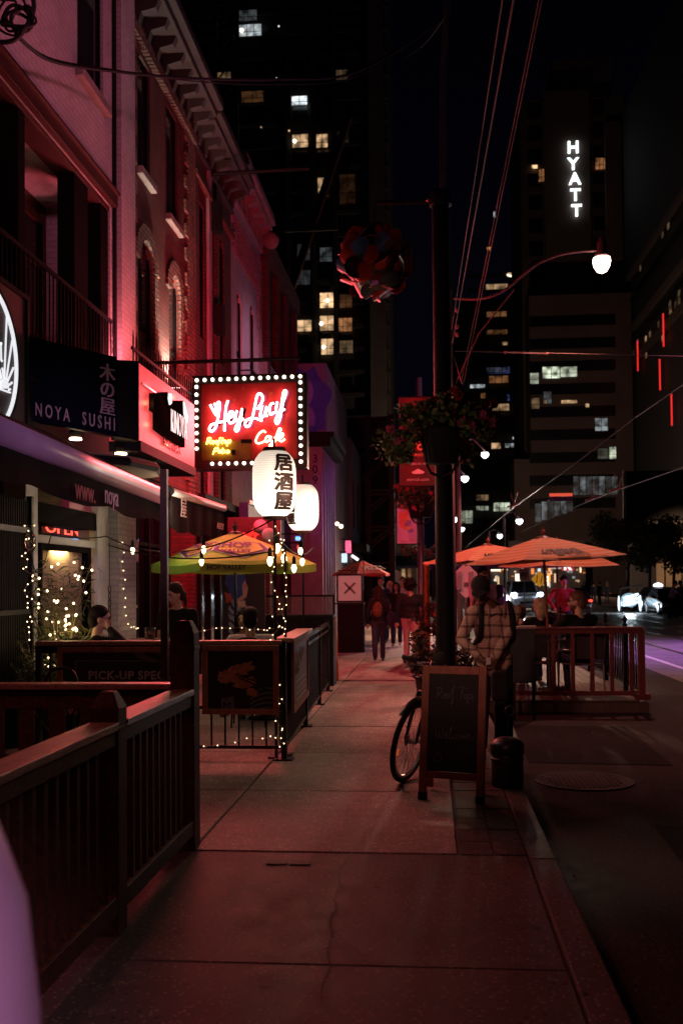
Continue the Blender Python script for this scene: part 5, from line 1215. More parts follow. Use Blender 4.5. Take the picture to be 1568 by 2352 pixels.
fairy('fairy lights down the right edge of the painted brick pillar', [atX(284, 1235, -4.15), atX(287, 1350, -4.15), atX(291, 1400, -4.15), atX(296, 1440, -4.15), atX(322, 1443, -4.15)], 14, .02, True, 3, .016)
fairy('fairy lights along the far patio rail beside the seated man', [atY(445, 1452, 11), atY(520, 1440, 11), atY(600, 1448, 11), atY(650, 1440, 10.5)], 14, .02, True, 4, .012)
fairy('fairy lights wound down the lantern post', [(c1.x, Yp - .03, 2.2), (c1.x, Yp - .03, 1.2), (c1.x + .05, Yp - .05, .1)], 30, .045, True, 5, .011)
fairy('fairy lights wound down the second fence post', [(px2.x, 9.47, 1.9), (px2.x, 9.47, 1.15), (px2.x - .03, 9.2, .12)], 30, .035, True, 6, .011)
fairy('fairy lights trailing along the bottom of the patio fence', [atY(70, 1610, 8.9), atY(125, 1670, 8.9), atY(480, 1712, 9.05), atY(540, 1700, 9.1), atY(600, 1702, 9.1), atY(648, 1690, 9.1)], 18, .05, True, 7, .011)
fairy('tangle of fairy lights knotted at the top of the second post', [atY(640, 1230, 9.4), atY(650, 1250, 9.45), atY(640, 1262, 9.4), atY(655, 1268, 9.5)], 12, .03, True, 8, .012)
# ================================================================== POLE, BASKETS, BANNERS, LAMP
PY = 11.5
pb = atY(1022.5, 1500, PY); pt_ = atY(1010, 440, PY); PX = pb.x
t = T('lamp_column', 'thick black round street column with a hanging flower basket', 'pole', (PX, PY, 0))
b = MB(); b.lathe([(.16, 0), (.16, .5), (.115, .6), (.104, 1.0), (.098, pt_.z - .12), (.108, pt_.z - .1), (.108, pt_.z)], (PX, PY, 0), 28); b.build('shaft', mat('pole_black', (.007, .006, .007), .6, 0, .3, 20, .1, .12), t, True)
az = atY(930, 466, PY).z; ex = atY(862, 470, PY).x
b = MB(); b.tube([(PX, PY, az), (ex, PY, az + .02)], .028, 8); b.tube([(PX, PY, az - .05), (PX, PY, az + .05)], .13, 16); b.build('arm', BLACK, t)
b = MB(); b.ell((PX - .14, PY - .06, az), .02, 8, 6); b.build('bolt', mat('red_bolt', (.5, .1, .08), .3, .5), t)
# kusudama-like ball of coloured plates
bc = atY(861, 601, PY); br = 92 * pxm(PY)
t = T('plate_ball', 'hanging ball made of curled red blue and clear plastic plates', 'ornament', tuple(bc))
b = MB(); b.tube([(bc.x, PY, az), (bc.x, PY, bc.z + br * .8)], .008, 5); b.build('cord', WIRE, t)
cols_ = [mat('plate_red', (.30, .025, .012), .25, 0, .1, 3), mat('plate_blue', (.03, .07, .15), .25, 0, .1, 3), mat('plate_smoke', (.09, .10, .10), .2, 0, .1, 3), mat('plate_dark', (.05, .01, .01), .25, 0, .1, 3)]
random.seed(11); N = 64
for i in range(N):
    zz_ = 1 - 2 * (i + .5) / N; a = i * 2.39996; rr = math.sqrt(1 - zz_ * zz_)
    n_ = Vector((rr * math.cos(a), rr * math.sin(a), zz_)); q = n_.to_track_quat('Z', 'Y').to_matrix() @ Matrix.Rotation(random.uniform(0, 6.28), 3, 'Z') @ Matrix.Rotation(random.uniform(.3, .75), 3, 'X')
    s = br * .23; g = 4; b = MB(); grid = []
    for ix in range(g + 1):
        for iy in range(g + 1):
            x, y = (ix / g * 2 - 1) * s, (iy / g * 2 - 1) * s
            if ix in (0, g) and iy in (0, g): x *= .82; y *= .82
            grid.append(bc + n_ * br * .86 + q @ Vector((x, y, -.35 * x * x / s)))
    fs = [(ix*(g+1)+iy, ix*(g+1)+iy+1, (ix+1)*(g+1)+iy+1, (ix+1)*(g+1)+iy) for ix in range(g) for iy in range(g)]
    k = len(grid); b.add(grid + [p - n_ * .006 for p in grid], fs + [tuple(k + j for j in reversed(f)) for f in fs])
    edge = [ix*(g+1) for ix in range(g+1)] + [g*(g+1)+iy for iy in range(1, g+1)] + [ix*(g+1)+g for ix in range(g-1, -1, -1)] + [iy for iy in range(g-1, 0, -1)]
    b.add([grid[e] for e in edge] + [grid[e] - n_ * .006 for e in edge], [(j, (j+1) % len(edge), len(edge) + (j+1) % len(edge), len(edge) + j) for j in range(len(edge))])
    b.build('plate', cols_[(i * 7 + i // 5) % 4 if i % 3 else 0], t, True)
b = MB(); b.ell(bc, br * .8, 16, 10); b.build('core', mat('ball_core', (.03, .012, .012), .6), t, True)
LEAFS = [mat('leaf_green', (.045, .085, .025), .6, 0, .4, 5), mat('leaf_olive', (.085, .085, .025), .6, 0, .4, 5)]
def leafcloud(name, mats_, parent, centres, n, size, seedv, stretch=1.0, hang=0.0, sparse=1.0):
    """many small bent leaves spread through rounded volumes"""
    rnd = random.Random(seedv); bs = [MB() for _ in mats_]
    for (c, r) in centres:
        c = Vector(c); m = int(n * (r if not isinstance(r, tuple) else max(r)) ** 1.6 * sparse) + 5
        for i in range(m):
            d = Vector((rnd.gauss(0, 1), rnd.gauss(0, 1), rnd.gauss(0, 1))).normalized() * (rnd.random() ** .45)
            rr = r if isinstance(r, tuple) else (r, r, r)
            p = c + Vector((d.x * rr[0], d.y * rr[1], d.z * rr[2]))
            a = Vector((rnd.gauss(0, 1), rnd.gauss(0, 1), rnd.gauss(-hang, .7))).normalized(); up = Vector((rnd.gauss(0, 1), rnd.gauss(0, 1), rnd.gauss(.3, 1)))
            w_ = a.cross(up); 
            if w_.length < .01: continue
            w_.normalize(); s = size * rnd.uniform(.6, 1.3); ww = s * .38 / stretch
            nn = a.cross(w_) * s * .15
            bs[rnd.randrange(len(bs))].add([p, p + a * s * .5 + w_ * ww + nn, p + a * s, p + a * s * .5 - w_ * ww + nn], [(0, 1, 2, 3)])
    out = []
    for b, m_ in zip(bs, mats_):
        if b.v: out.append(b.build(name, m_, parent, normals=False))
    return out
def flower(p, s, rnd, b):
    n_ = Vector((rnd.uniform(-.6, .6), -1, rnd.uniform(-.2, .6))).normalized(); u_ = n_.orthogonal().normalized(); v_ = n_.cross(u_)
    for k in range(5):
        a = k * 1.2566 + rnd.random() * .3; d = u_ * math.cos(a) + v_ * math.sin(a); e = n_.cross(d)
        b.add([p, p + d * s * .6 + e * s * .42 + n_ * s * .2, p + d * s + n_ * s * .1, p + d * s * .6 - e * s * .42 + n_ * s * .2], [(0, 1, 2, 3)])
PETR = mat('petal_red', (.24, .014, .012), .6, 0, .2, 8); PETP = mat('petal_pink', (.32, .03, .10), .6, 0, .2, 8)
def basket(label, c, pot_r, pot_h, spread, h, n, seedv, back=0.12, group='hanging flower baskets', fl=1.0):
    c = Vector(c); t = T('flower_basket', label, 'flower basket', tuple(c), 0, group); rnd = random.Random(seedv)
    b = MB(); prof = [(pot_r * .72, 0), (pot_r * .98, pot_h * .8), (pot_r * 1.05, pot_h * .82), (pot_r * 1.05, pot_h), (pot_r * .9, pot_h), (pot_r * .88, pot_h * .92)]
    b.lathe(prof, c, 28); b.build('pot', BLACKM, t, True)
    b = MB()
    for i in range(16):
        a = i * math.pi / 8; b.bar(c + Vector((pot_r * .735 * math.cos(a), pot_r * .735 * math.sin(a), .01)), c + Vector((pot_r * .985 * math.cos(a), pot_r * .985 * math.sin(a), pot_h * .79)), .012, .012)
    b.build('pot_ribs', BLACKM, t)
    top = c + Vector((0, 0, pot_h))
    cs = [(top + Vector((0, 0, h * .3)), (spread * .6, spread * .5, h * .38))]
    for i in range(13):
        a = i * 2 * math.pi / 13 + rnd.uniform(-.3, .3); rr = spread * rnd.uniform(.55, .92)
        cs.append((top + Vector((rr * math.cos(a), rr * math.sin(a) * .7, rnd.uniform(-.45, .35) * h)), spread * rnd.uniform(.2, .34)))
    leafcloud('foliage', LEAFS, t, cs, n, .075 * (spread / .62), seedv, hang=.3)
    bs = {PETR: MB(), PETP: MB()}
    for i in range(int(26 * fl)):
        cc, r = cs[rnd.randrange(len(cs))]; r = r if not isinstance(r, tuple) else r[2]
        p = cc + Vector((rnd.uniform(-1, 1) * r, -abs(rnd.gauss(.5, .3)) * r, rnd.uniform(-.6, 1) * r)); key = PETR if p.z > top.z + h * .15 else PETP
        for _ in range(5): flower(p + Vector((rnd.uniform(-.03, .03), rnd.uniform(-.03, .03), rnd.uniform(-.03, .03))), .042 * (spread / .62), rnd, bs[key])
    for m_, b in bs.items():
        if b.v: b.build('blossom', m_, t, normals=False)
    b = MB()
    for s in (-1, 1): b.tube([c + Vector((s * pot_r * .7, 0, -.0)), c + Vector((s * pot_r * .5, 0, -.1)), c + Vector((0, back, -.14))], .016, 6)
    b.tube([c + Vector((0, back, -.14)), c + Vector((0, back, .02))], .03, 8); b.build('bracket', BLACKM, t)
    return t
p = atY(1013, 1066, PY - .15)
basket('large black pot of trailing red and pink flowers on the thick pole', (p.x, PY - .18, p.z), 50 * pxm(PY - .2) * .98, 80 * pxm(PY), .64, .55, 2600, 21, fl=1.3)
# second column with its banner and small baskets
P2Y = 22
p = atY(966, 1300, P2Y); X2 = p.x
t = T('lamp_column', 'thinner grey purple street column farther along with two banners', 'pole', (X2, P2Y, 0))
b = MB(); b.lathe([(.12, 0), (.11, .8), (.075, .9), (.07, 6.2)], (X2, P2Y, 0), 18); b.build('shaft', mat('grey_purple_metal', (.10, .08, .11), .35, .5, .2, 10), t, True)
def banner(label, u0, v0, u1, v1, Y, cloth, px, extra):
    a, c = atY(u0, v1, Y), atY(u1, v0, Y); t = T('street_banner', label, 'banner', (px, Y, a.z), 0, 'banners on the street columns')
    b = MB(); n = 10
    for i in range(n):
        x0_, x1_ = a.x + (c.x - a.x) * i / n, a.x + (c.x - a.x) * (i + 1) / n; f = lambda k: Y + .02 * math.sin(k * .8)
        b.quad((x0_, f(i), a.z), (x1_, f(i + 1), a.z), (x1_, f(i + 1), c.z), (x0_, f(i), c.z)); b.quad((x0_, f(i) + .006, a.z), (x0_, f(i) + .006, c.z), (x1_, f(i + 1) + .006, c.z), (x1_, f(i + 1) + .006, a.z))
    b.build('cloth', cloth, t, True, normals=False)
    for z in (a.z - .01, c.z + .01): b = MB(); b.tube([(a.x, Y, z), (px, Y, z)], .015, 6); b.build('rod', BLACK, t)
    extra(t, a, c, Y - .04)
    return t
BANR = mat('banner_red', (.075, .010, .009), .8, 0, .15, 2); BANT = mat('banner_salmon', (.72, .26, .17), .8)
def ex1(t, a, c, y):
    W = c.x - a.x
    write('Harry', (a.x + W * .2, y, a.z + (c.z - a.z) * .50), (1, 0, 0), (0, 0, 1), W * .38, BANT, t, 'lettering', extrude=.002, offset=.006)
    write('Potter', (a.x + W * .3, y, a.z + (c.z - a.z) * .40), (1, 0, 0), (0, 0, 1), W * .34, BANT, t, 'lettering', extrude=.002, offset=.006)
    write('CURSED CHILD', (a.x + W * .3, y, a.z + (c.z - a.z) * .33), (1, 0, 0), (0, 0, 1), W * .095, BANT, t, 'lettering', extrude=.002)
    write('ARRIVES MAY 31', (a.x + W * .28, y, a.z + (c.z - a.z) * .23), (1, 0, 0), (0, 0, 1), W * .085, CREAM, t, 'lettering', extrude=.002)
    b = MB(); b.prism([(a.x + W * x, y, a.z + (c.z - a.z) * z) for x, z in ((.32, .15), (.42, .17), (.5, .19), (.58, .17), (.68, .15), (.62, .13), (.38, .13))], (0, 0, 0), (0, .004, 0)); b.build('emblem', CREAM, t)
    write('mirvish.com', (a.x + W * .2, y, a.z + (c.z - a.z) * .05), (1, 0, 0), (0, 0, 1), W * .12, CREAM, t, 'lettering', extrude=.002)
banner('dark red theatre banner with salmon lettering and the words ARRIVES MAY 31', 917, 912, 1001, 1116, 17.6, BANR, atY(1030, 1100, 17.6).x, ex1)
SUNP = [mat('print_coral', (.75, .25, .14), .8), mat('print_peach', (.80, .45, .25), .8), mat('print_rose', (.72, .2, .28), .8), mat('print_blue', (.30, .28, .62), .8)]
def ex2(t, a, c, y):
    rnd = random.Random(4); W, Hh = c.x - a.x, c.z - a.z
    for i in range(16):
        b = MB(); r = W * rnd.uniform(.1, .24); cx_, cz_ = a.x + W * rnd.uniform(.22, .78), a.z + Hh * rnd.uniform(.28, .9)
        b.prism([(cx_ + r * math.cos(q) * (1 + .2 * math.sin(3 * q + i)), y + .001 * i * .5, cz_ + r * math.sin(q) * (1 + .2 * math.cos(2 * q))) for q in [k * math.pi / 9 for k in range(18)]], (0, 0, 0), (0, .0004, 0)); b.build('printed_petal', SUNP[i % 4], t)
    b = MB(); b.box((a.x + W * .15, y, a.z + Hh * .06), (c.x - W * .15, y + .003, a.z + Hh * .085)); b.build('text_line', CREAM, t)
banner('lilac banner printed with orange and coral blossoms', 912, 1150, 956, 1249, P2Y - .1, mat('banner_lilac', (.72, .55, .85), .8, 0, .1, 2), X2, ex2)
p = atY(967, 1190, P2Y); basket('smaller flower basket on the farther street column below the red banner', (p.x, P2Y - .2, p.z), 33 * pxm(P2Y), 50 * pxm(P2Y), .55, .5, 1400, 22, fl=.8)
p = atY(960, 1290, 30); basket('tiny pink flower basket low on the column behind the walkers', (p.x, 30, p.z), 16 * pxm(30), 24 * pxm(30), .5, .4, 900, 23, fl=1.2)
# rear timber tram pole with street lamp
RY = 17.0
rb = atY(1034, 1300, RY); rt = atY(1034, 655, RY)
LAMPM = mat('lamp_arm_paint', (.30, .16, .16), .5, .3, .2, 6)
t = T('street_lamp', 'street lamp on a curved arm from the pinkish pole with one bright globe', 'street lamp', (rb.x, RY, 0))
b = MB(); b.lathe([(.10, 0), (.09, 3), (.08, rt.z)], (rb.x, RY, 0), 16); b.build('pole', LAMPM, t, True)
P_ = lambda u, v: atY(u, v, RY)
b = MB(); b.tube(smooth_curve([P_(1040, 686), P_(1090, 687), P_(1130, 680), P_(1165, 662), P_(1200, 632), P_(1240, 603), P_(1290, 584), P_(1340, 577), P_(1372, 576)], 5), .024, 8); b.build('arm', LAMPM, t, True)
b = MB(); b.tube([P_(1046, 880), P_(1100, 765), P_(1180, 665)], .013, 6); b.tube([P_(1040, 815), P_(1060, 880)], .01, 6); b.build('brace', LAMPM, t)
lc = P_(1381, 606)
b = MB(); b.lathe([(.10, .10), (.12, .16), (.085, .2), (.085, .38), (.05, .42), (.05, .46)], (lc.x, RY, lc.z - .02), 16); b.build('lamp_housing', LAMPM, t, True)
b = MB(); b.lathe([(.14, .10), (.15, .04), (.13, -.05), (.08, -.13), (.02, -.16)], (lc.x, RY, lc.z), 20); b.build('globe', emit('street_globe', (1, .74, .58), 9), t, True)
lamp('SPOT', 'street_lamp_light', (lc.x, RY, lc.z - .25), (1, .40, .30), 900, (lc.x, RY - .01, 0), .12, cone=112, blend=.5)
for (v) in (715, 752, 770): 
    b = MB(); p = P_(1040, v); b.ell((p.x + .06, RY - .06, p.z), .045, 8, 6); b.build('insulator', LAMPM, t)
# far street lamps
far = [(1067, 1099, 40, 'white street lamp globe just right of the thick pole', 1), (1113, 1044, 34, 'white lamp glowing behind the big flower basket', 1), (1043, 1193, 62, 'white lamp globe low beside the thick pole', 0), (1192, 1197, 60, 'small white lamp above the striped umbrella', 0), (1147, 1231, 85, 'faint white lamp over the second umbrella', 0), (1060, 1215, 95, 'tiny lamp dot by the pole', 0)]
for (u, v, Y, lab, big) in far:
    c = atY(u, v, Y); t = T('street_lamp', lab, 'street lamp', (c.x - .9, Y, 0), 0, 'distant street lamps')
    r = (9 if big else 8) * pxm(Y) * (.8 if v > 1200 else 1)
    b = MB(); b.lathe([(.09, 0), (.07, c.z + .5)], (c.x - .9, Y, 0), 8); b.tube([(c.x - .9, Y, c.z + .4), (c.x - .4, Y, c.z + .55), (c.x, Y, c.z + r)], .03, 6); b.build('pole', LAMPM, t)
    b = MB(); b.lathe([(r * .8, r * .5), (r, 0), (r * .75, -r * .6), (r * .1, -r)], c, 14); b.build('globe', emit('far_globe', (.95, .97, 1), 7), t, True)
    if Y == 85: lamp('POINT', 'city_glow_fill', (9, 118, 11), (1, .66, .5), 4200, None, .3)  # added fill for city glow on the far towers, no lamp stands there
    if big: lamp('SPOT', 'far_lamp_light', (c.x, Y, c.z - .5), (1, .62, .42), 2400, (c.x - .8, Y - 5, 0), .2, cone=95, blend=.6)
lamp('SPOT', 'pavement_lamp_light', (atY(1043, 1193, 62).x, 62, 5.0), (1, .7, .5), 900, (-.5, 58, 0), .2, cone=110)
# ---- overhead wires
WPK = mat('wire_pink', (.16, .09, .085), .5, .3)
def cable(label, pts, r, m=WIRE, name='overhead_cable'):
    b = MB(); b.tube(pts, r, 6); return tag(b.build(name, m), label, 'cable')
j = atY(42, 82, 9.0); e = atY(1018, 150, 16)
pts = [atY(u, v, 9 + (16 - 9) * k / 6) for k, (u, v) in enumerate(((42, 85), (120, 140), (260, 163), (440, 180), (640, 182), (820, 165), (1000, 55)))]
cable('thick sagging black cable bundle crossing from the white building to the pole', smooth_curve(pts, 6), .02)
cable('thinner cable looping just above the thick sagging bundle', smooth_curve([p + Vector((0, .05, .05 * math.sin(i * 1.1))) for i, p in enumerate(pts)], 6), .009)
t = T('cable_coil', 'tangled loops of black cable hanging at the top left corner', 'cable coil', tuple(j))
rnd = random.Random(2)
for k in range(6):
    c = atY(28 + rnd.uniform(-18, 22), 38 + rnd.uniform(-18, 18), 9); b = MB(); rx, rz2 = rnd.uniform(.08, .19), rnd.uniform(.08, .2)
    b.tube([c + Vector((rx * math.cos(a), .05 * math.sin(a * 2 + k), rz2 * math.sin(a))) for a in [i * math.pi / 12 for i in range(24)]], .012 if k % 2 else .018, 6, closed=True); b.build('loop', WIRE, t)
b = MB(); b.tube(smooth_curve([atY(0, 97, 9), atY(25, 95, 9), atY(42, 85, 9), atY(62, 60, 9), atY(78, 20, 9), atY(75, -10, 9)]), .022, 6); b.build('tail', WIRE, t)
for i, du in enumerate((-5, 0, 5)):
    p0, p1, p2 = atY(1016 + du, 440, 13), atY(1017 + du, 160, 13), atY(1030 + du, -40, 13)
    cable(('left', 'middle', 'right')[i] + ' of three pinkish conduits rising above the thick pole', [p0, p1, p2], .010, WPK, 'conduit')
cable('faint brace wire climbing left of the conduits', smooth_curve([atY(925, 135, 14), atY(975, 100, 14), atY(1022, 38, 13)]), .01)
for lab, a, c, r in (('leftmost pink wire slanting from the rear pole to the sky', (1036, 760, 17), (1158, -30, 7), .006), ('twisted dark wire slanting beside the leftmost pink wire', (1038, 790, 17), (1184, -30, 7), .008), ('right hand wire pair slanting over the road, upper strand', (1058, 880, 17), (1243, -30, 7), .005), ('right hand wire pair slanting over the road, lower strand', (1063, 884, 17), (1250, -30, 7), .005)):
    cable(lab, [atY(*a), atY(*c)], r, WPK, 'guy_wire')
cable('horizontal pink span wire with insulators right of the rear pole', [atY(1040, 806, 17), atY(1568, 818, 19)], .006, WPK, 'span_wire')
t = T('strain_insulator', 'pink strain insulator rod on the horizontal span wire', 'insulator', tuple(atY(1190, 810, 17.4)))
b = MB(); b.tube([atY(1160, 809, 17.4), atY(1255, 812, 17.9)], .014, 6); b.ell(atY(1160, 809, 17.4), .03, 8, 6); b.ell(atY(1255, 812, 17.9), .03, 8, 6); b.build('rod', mat('insulator_pink', (.5, .18, .18), .4), t)
WGR = mat('trolley_wire', (.05, .04, .045), .5, .5)
cable('bright tram wire running from behind the umbrellas up to the right edge', [atY(1062, 1262, 70), atY(1180, 1165, 30), atY(1300, 1080, 20), atY(1460, 958, 14), atY(1590, 868, 10.5)], .008, WGR, 'tram_wire')
cable('lower tram wire dipping behind the umbrellas to the right edge', [atY(1195, 1222, 60), atY(1330, 1160, 32), atY(1420, 1125, 22), atY(1590, 1066, 15)], .008, WGR, 'tram_wire')
for (u, v, Y, lab) in ((1180, 1160, 30, 'wire hanger on the bright tram wire above the second umbrella'), (1420, 1122, 22, 'purple lit wire hanger on the lower tram wire'), (1360, 1145, 28, 'small wire hanger left on the lower tram wire')):
    c = atY(u, v, Y); b = MB(); b.bar(c + Vector((-.2, 0, -.05)), c + Vector((.2, 0, .05)), .05, .05); b.bar(c, c + Vector((-.1, 0, .35)), .015, .015); b.bar(c, c + Vector((.12, 0, .4)), .015, .015); tag(b.build('wire_hanger', LAMPM), lab, 'wire hanger')
c = atY(1287, 1141, 45); t = T('red_light_bar', 'small red light bar hanging over the road', 'light', tuple(c)); b = MB(); b.box((c.x - .5, 44.9, c.z + .02), (c.x + .5, 45, c.z + .15)); b.build('lit_bar', emit('red_bar', (1, .12, .06), .7), t); b = MB(); b.box((c.x - .5, 44.9, c.z - .2), (c.x + .5, 45, c.z)); b.build('lower_bar', mat('purple_bar', (.2, .08, .25), .5), t)
# ================================================================== CHALKBOARD
YA = 7.5
fl, frr, tl, trr = atZ(967, 1836), atZ(1103, 1847), None, None
CHK = mat('chalkboard', (.016, .017, .016), .75, 0, .35, 5, .1)
CHALK = mat('chalk_dust', (.22, .22, .22), .9)
t = T('chalkboard_sign', 'wooden A-frame chalkboard with faint chalk script Roof Top and Welcome', 'sandwich board', ((fl.x + frr.x) / 2, fl.y, 0))
back = Vector((.02, .26, 0)); H = 1.0
fd = (frr - fl).normalized(); wdt = (frr - fl).length + .045
B0 = fl - fd * .02; lean = Vector((-fd.y, fd.x, 0)) * .14
if lean.y < 0: lean = -lean
UP = (Vector((0, 0, H)) + lean).normalized(); N_ = fd.cross(UP)
HL = H / UP.z
def cb(s, h, o=0.0): return B0 + fd * s + UP * h + N_ * o
LW = .058
for s in (LW / 2, wdt - LW / 2):
    b = MB(); b.bar(cb(s, .03), cb(s, HL), LW, .035, N_); o = b.build('leg', WOODF, t, bevel=.003)
    b = MB(); b.bar(cb(s, 0), cb(s, .055), LW + .004, .04, N_); b.build('foot_cap', BLACKM, o)
b = MB(); b.bar(cb(LW, HL - .033), cb(wdt - LW, HL - .033), .062, .034, N_); b.build('top_bar', WOODF, t, bevel=.003)
b = MB(); b.bar(cb(LW, .19), cb(wdt - LW, .19), .052, .034, N_); b.build('bottom_bar', WOODF, t, bevel=.003)
b = MB(); b.bar(cb(LW, (HL - .064 + .216) / 2), cb(wdt - LW, (HL - .064 + .216) / 2), HL - .066 - .218, .012, N_); o = b.build('slate', CHK, t)
bk = Vector((.035, .40, 0))
for s in (LW / 2 + .02, wdt - LW / 2 - .01):
    b = MB(); b.bar(cb(s, HL - .03, -.03), Vector((cb(s, 0).x, cb(s, 0).y, .0)) + bk + Vector((0, 0, .02)), LW, .03, N_); b.build('back_leg', WOODF, t, bevel=.003)
q = Vector((cb(LW, 0).x, cb(LW, 0).y, .17)) + bk * .86; q2 = Vector((cb(wdt - LW, 0).x, cb(wdt - LW, 0).y, .17)) + bk * .86
b = MB(); b.bar(q, q2, .03, .05); b.build('back_bar', WOODF, t)
def chalk(strokes, s0, h0, k, nm):
    b = MB()
    for st in strokes:
        pts = smooth_curve([cb(s0 + x * k, h0 + y * k, .0075) for x, y in st], 4)
        b.tube(pts, .0019, 4)
    b.build(nm, CHALK, t)
ROOFTOP = [[(0,0),(.1,1),(.15,1.1),(.5,1),(.45,.6),(.1,.5),(.35,.3),(.6,0)], [(.75,.15),(.7,.4),(.9,.5),(1,.25),(.85,.05),(.75,.15)], [(1.1,.15),(1.05,.4),(1.25,.5),(1.35,.25),(1.2,.05),(1.1,.15)], [(1.4,.1),(1.7,1.1),(1.8,1.2),(1.75,.9),(1.6,-.5),(1.55,-.6),(1.6,-.2),(1.85,.1)],
           [(2.2,1.15),(2.5,1.25),(3.0,1.1),(3.2,1.2)], [(2.7,1.1),(2.6,.5),(2.55,0)], [(2.9,.15),(2.85,.4),(3.05,.5),(3.15,.25),(3.0,.05),(2.9,.15)], [(3.3,.5),(3.2,-.5)], [(3.3,.45),(3.6,.5),(3.5,.1),(3.25,.1)], [(3.75,.4),(3.65,.2),(3.85,.1),(3.7,-.1)]]
WELCOME = [[(0,1),(.05,.3),(.2,0),(.4,.7),(.5,.1),(.7,.2),(.9,1.1)], [(1,.3),(1.3,.45),(1.2,.6),(1.05,.3),(1.25,0),(1.5,.2)], [(1.55,.2),(1.8,1.2),(1.75,1.3),(1.6,.3),(1.75,0),(1.9,.2)], [(2.25,.5),(2.05,.45),(2,.1),(2.25,.05)], [(2.5,.5),(2.35,.3),(2.5,.05),(2.65,.3),(2.5,.5)],
           [(2.8,.05),(2.9,.5),(3,.1),(3.1,.5),(3.2,.1),(3.3,.5),(3.4,.1)], [(3.5,.3),(3.8,.45),(3.7,.6),(3.55,.3),(3.75,0),(4.1,.15),(4.4,.3)]]
chalk(ROOFTOP, .12, .76, .075, 'chalk_writing'); chalk(WELCOME, .12, .46, .068, 'chalk_writing')
chalk([[(math.cos(a) * .5, math.sin(a) * .5) for a in [i * .7 for i in range(10)]], [(math.cos(a) * .25 + 4.3, math.sin(a) * .25 + 1) for a in [i * .7 for i in range(10)]]], .14, .32, .06, 'chalk_doodle')
# ================================================================== BICYCLE
BKM = mat('bike_frame', (.02, .016, .016), .35, .3, .2, 20); RUB = mat('tyre_rubber', (.015, .013, .013), .85, 0, .3, 40, .3); ALU = mat('alloy', (.5, .48, .5), .3, .9, .1, 10)
t = T('bicycle', 'black bicycle leaning behind the chalkboard with its front wheel showing', 'bicycle', (-.16, 8.35, 0))
R0 = .345
wb = atZ(921, 1797)                                       # tyre contact
tiltv = Vector((.24, .03, 1)).normalized()                 # the wheel leans right
hd = Vector((.40, .92, 0)); hd = (hd - tiltv * hd.dot(tiltv)).normalized()      # rolling direction, away from the viewer
hub = wb + tiltv * R0
def wheel(parent_name, hub, hd, up, lab=None):
    n_ = hd.cross(up); b = MB(); cpt = lambda a, r: hub + hd * (r * math.cos(a)) + up * (r * math.sin(a))
    M = 44; b.tube([cpt(2 * math.pi * i / M, R0 - .02) for i in range(M)], .021, 8, closed=True); w_ = b.build('wheel', RUB, t, True)
    b = MB(); 
    pr = [(-.011, R0 - .04), (.011, R0 - .04), (.011, R0 - .062), (-.011, R0 - .062)]
    vs = []; 
    for i in range(M):
        for o_, r in pr: vs.append(cpt(2 * math.pi * i / M, r) + n_ * o_)
    b.add(vs, [(i*4+j, i*4+(j+1) % 4, ((i+1) % M)*4+(j+1) % 4, ((i+1) % M)*4+j) for i in range(M) for j in range(4)]); b.build('rim', ALU, w_)
    b = MB()
    for i in range(32):
        a = 2 * math.pi * i / 32; s = .03 if i % 2 else -.03; b.tube([hub + n_ * s + (cpt(a + (.5 if i % 4 < 2 else -.5), .022) - hub), cpt(a, R0 - .055)], .0014, 4, cap=False)
    b.build('spokes', STEEL, w_)
    b = MB(); b.tube([hub - n_ * .05, hub + n_ * .05], .02, 10); b.tube([hub - n_ * .035, hub - n_ * .03], .045, 14); b.build('hub', STEEL, w_)
    return w_, cpt, n_
w_, cpt, n_ = wheel('wheel', hub, hd, tiltv)
b = MB(); q = cpt(math.pi * 1.12, R0 - .11); b.bar(q - hd * .012, q + hd * .012, .012, .05, tiltv); b.build('reflector', emit('amber_reflector', (1, .16, .03), .35), w_)
hd2 = Vector((.20, .98, 0)); hd2 = (hd2 - tiltv * hd2.dot(tiltv)).normalized()
hub2 = hub + hd2 * 1.03; wheel('wheel', hub2, hd2, tiltv)
up = tiltv; crown = hub + up * .40 + hd2 * .10; head = hub + up * .56 + hd2 * .16; bar_c = hub + up * .70 + hd2 * .19
bb = hub + hd2 * .60 - up * .06; seat_t = hub2 - hd2 * .20 + up * .50
b = MB(); b.tube([head, head + up * .02], .02, 10)
b.tube([head, seat_t - up * .03], .017, 8); b.tube([head - up * .10, bb], .019, 8); b.tube([seat_t, bb], .017, 8)
for s in (-.045, .045): b.tube([bb + n_ * s * .5, hub2 + n_ * s], .01, 6); b.tube([seat_t - up * .04 + n_ * s * .4, hub2 + n_ * s], .009, 6)
b.tube([crown, bar_c - up * .03], .02, 8); b.build('frame', BKM, t, True)
b = MB(); b.tube([crown - n_ * .05, crown + n_ * .05], .02, 8)
for s in (-.05, .05): b.tube([crown + n_ * s, hub + n_ * s + up * .16 + hd2 * .025, hub + n_ * s], [.019, .017, .011], 8)
b.build('fork', BKM, t, True)
b = MB(); b.tube([crown + n_ * 0, crown + up * .19 + hd2 * .04], .021, 8); b.build('stem', ALU, t)
hn = Vector((.93, -.36, 0)).normalized(); gl = atY(924, 1508, 8.45); g0 = atY(1003, 1536, 8.35)
hb = (g0 - gl).normalized(); L_ = .56
b = MB(); b.tube([gl, gl + hb * L_], .0125, 8); b.build('handlebar', BKM, t)
for s0_ in (0, L_ - .12): b = MB(); b.tube([gl + hb * s0_, gl + hb * (s0_ + .125)], .019, 10); b.build('grip', RUB, t, True)
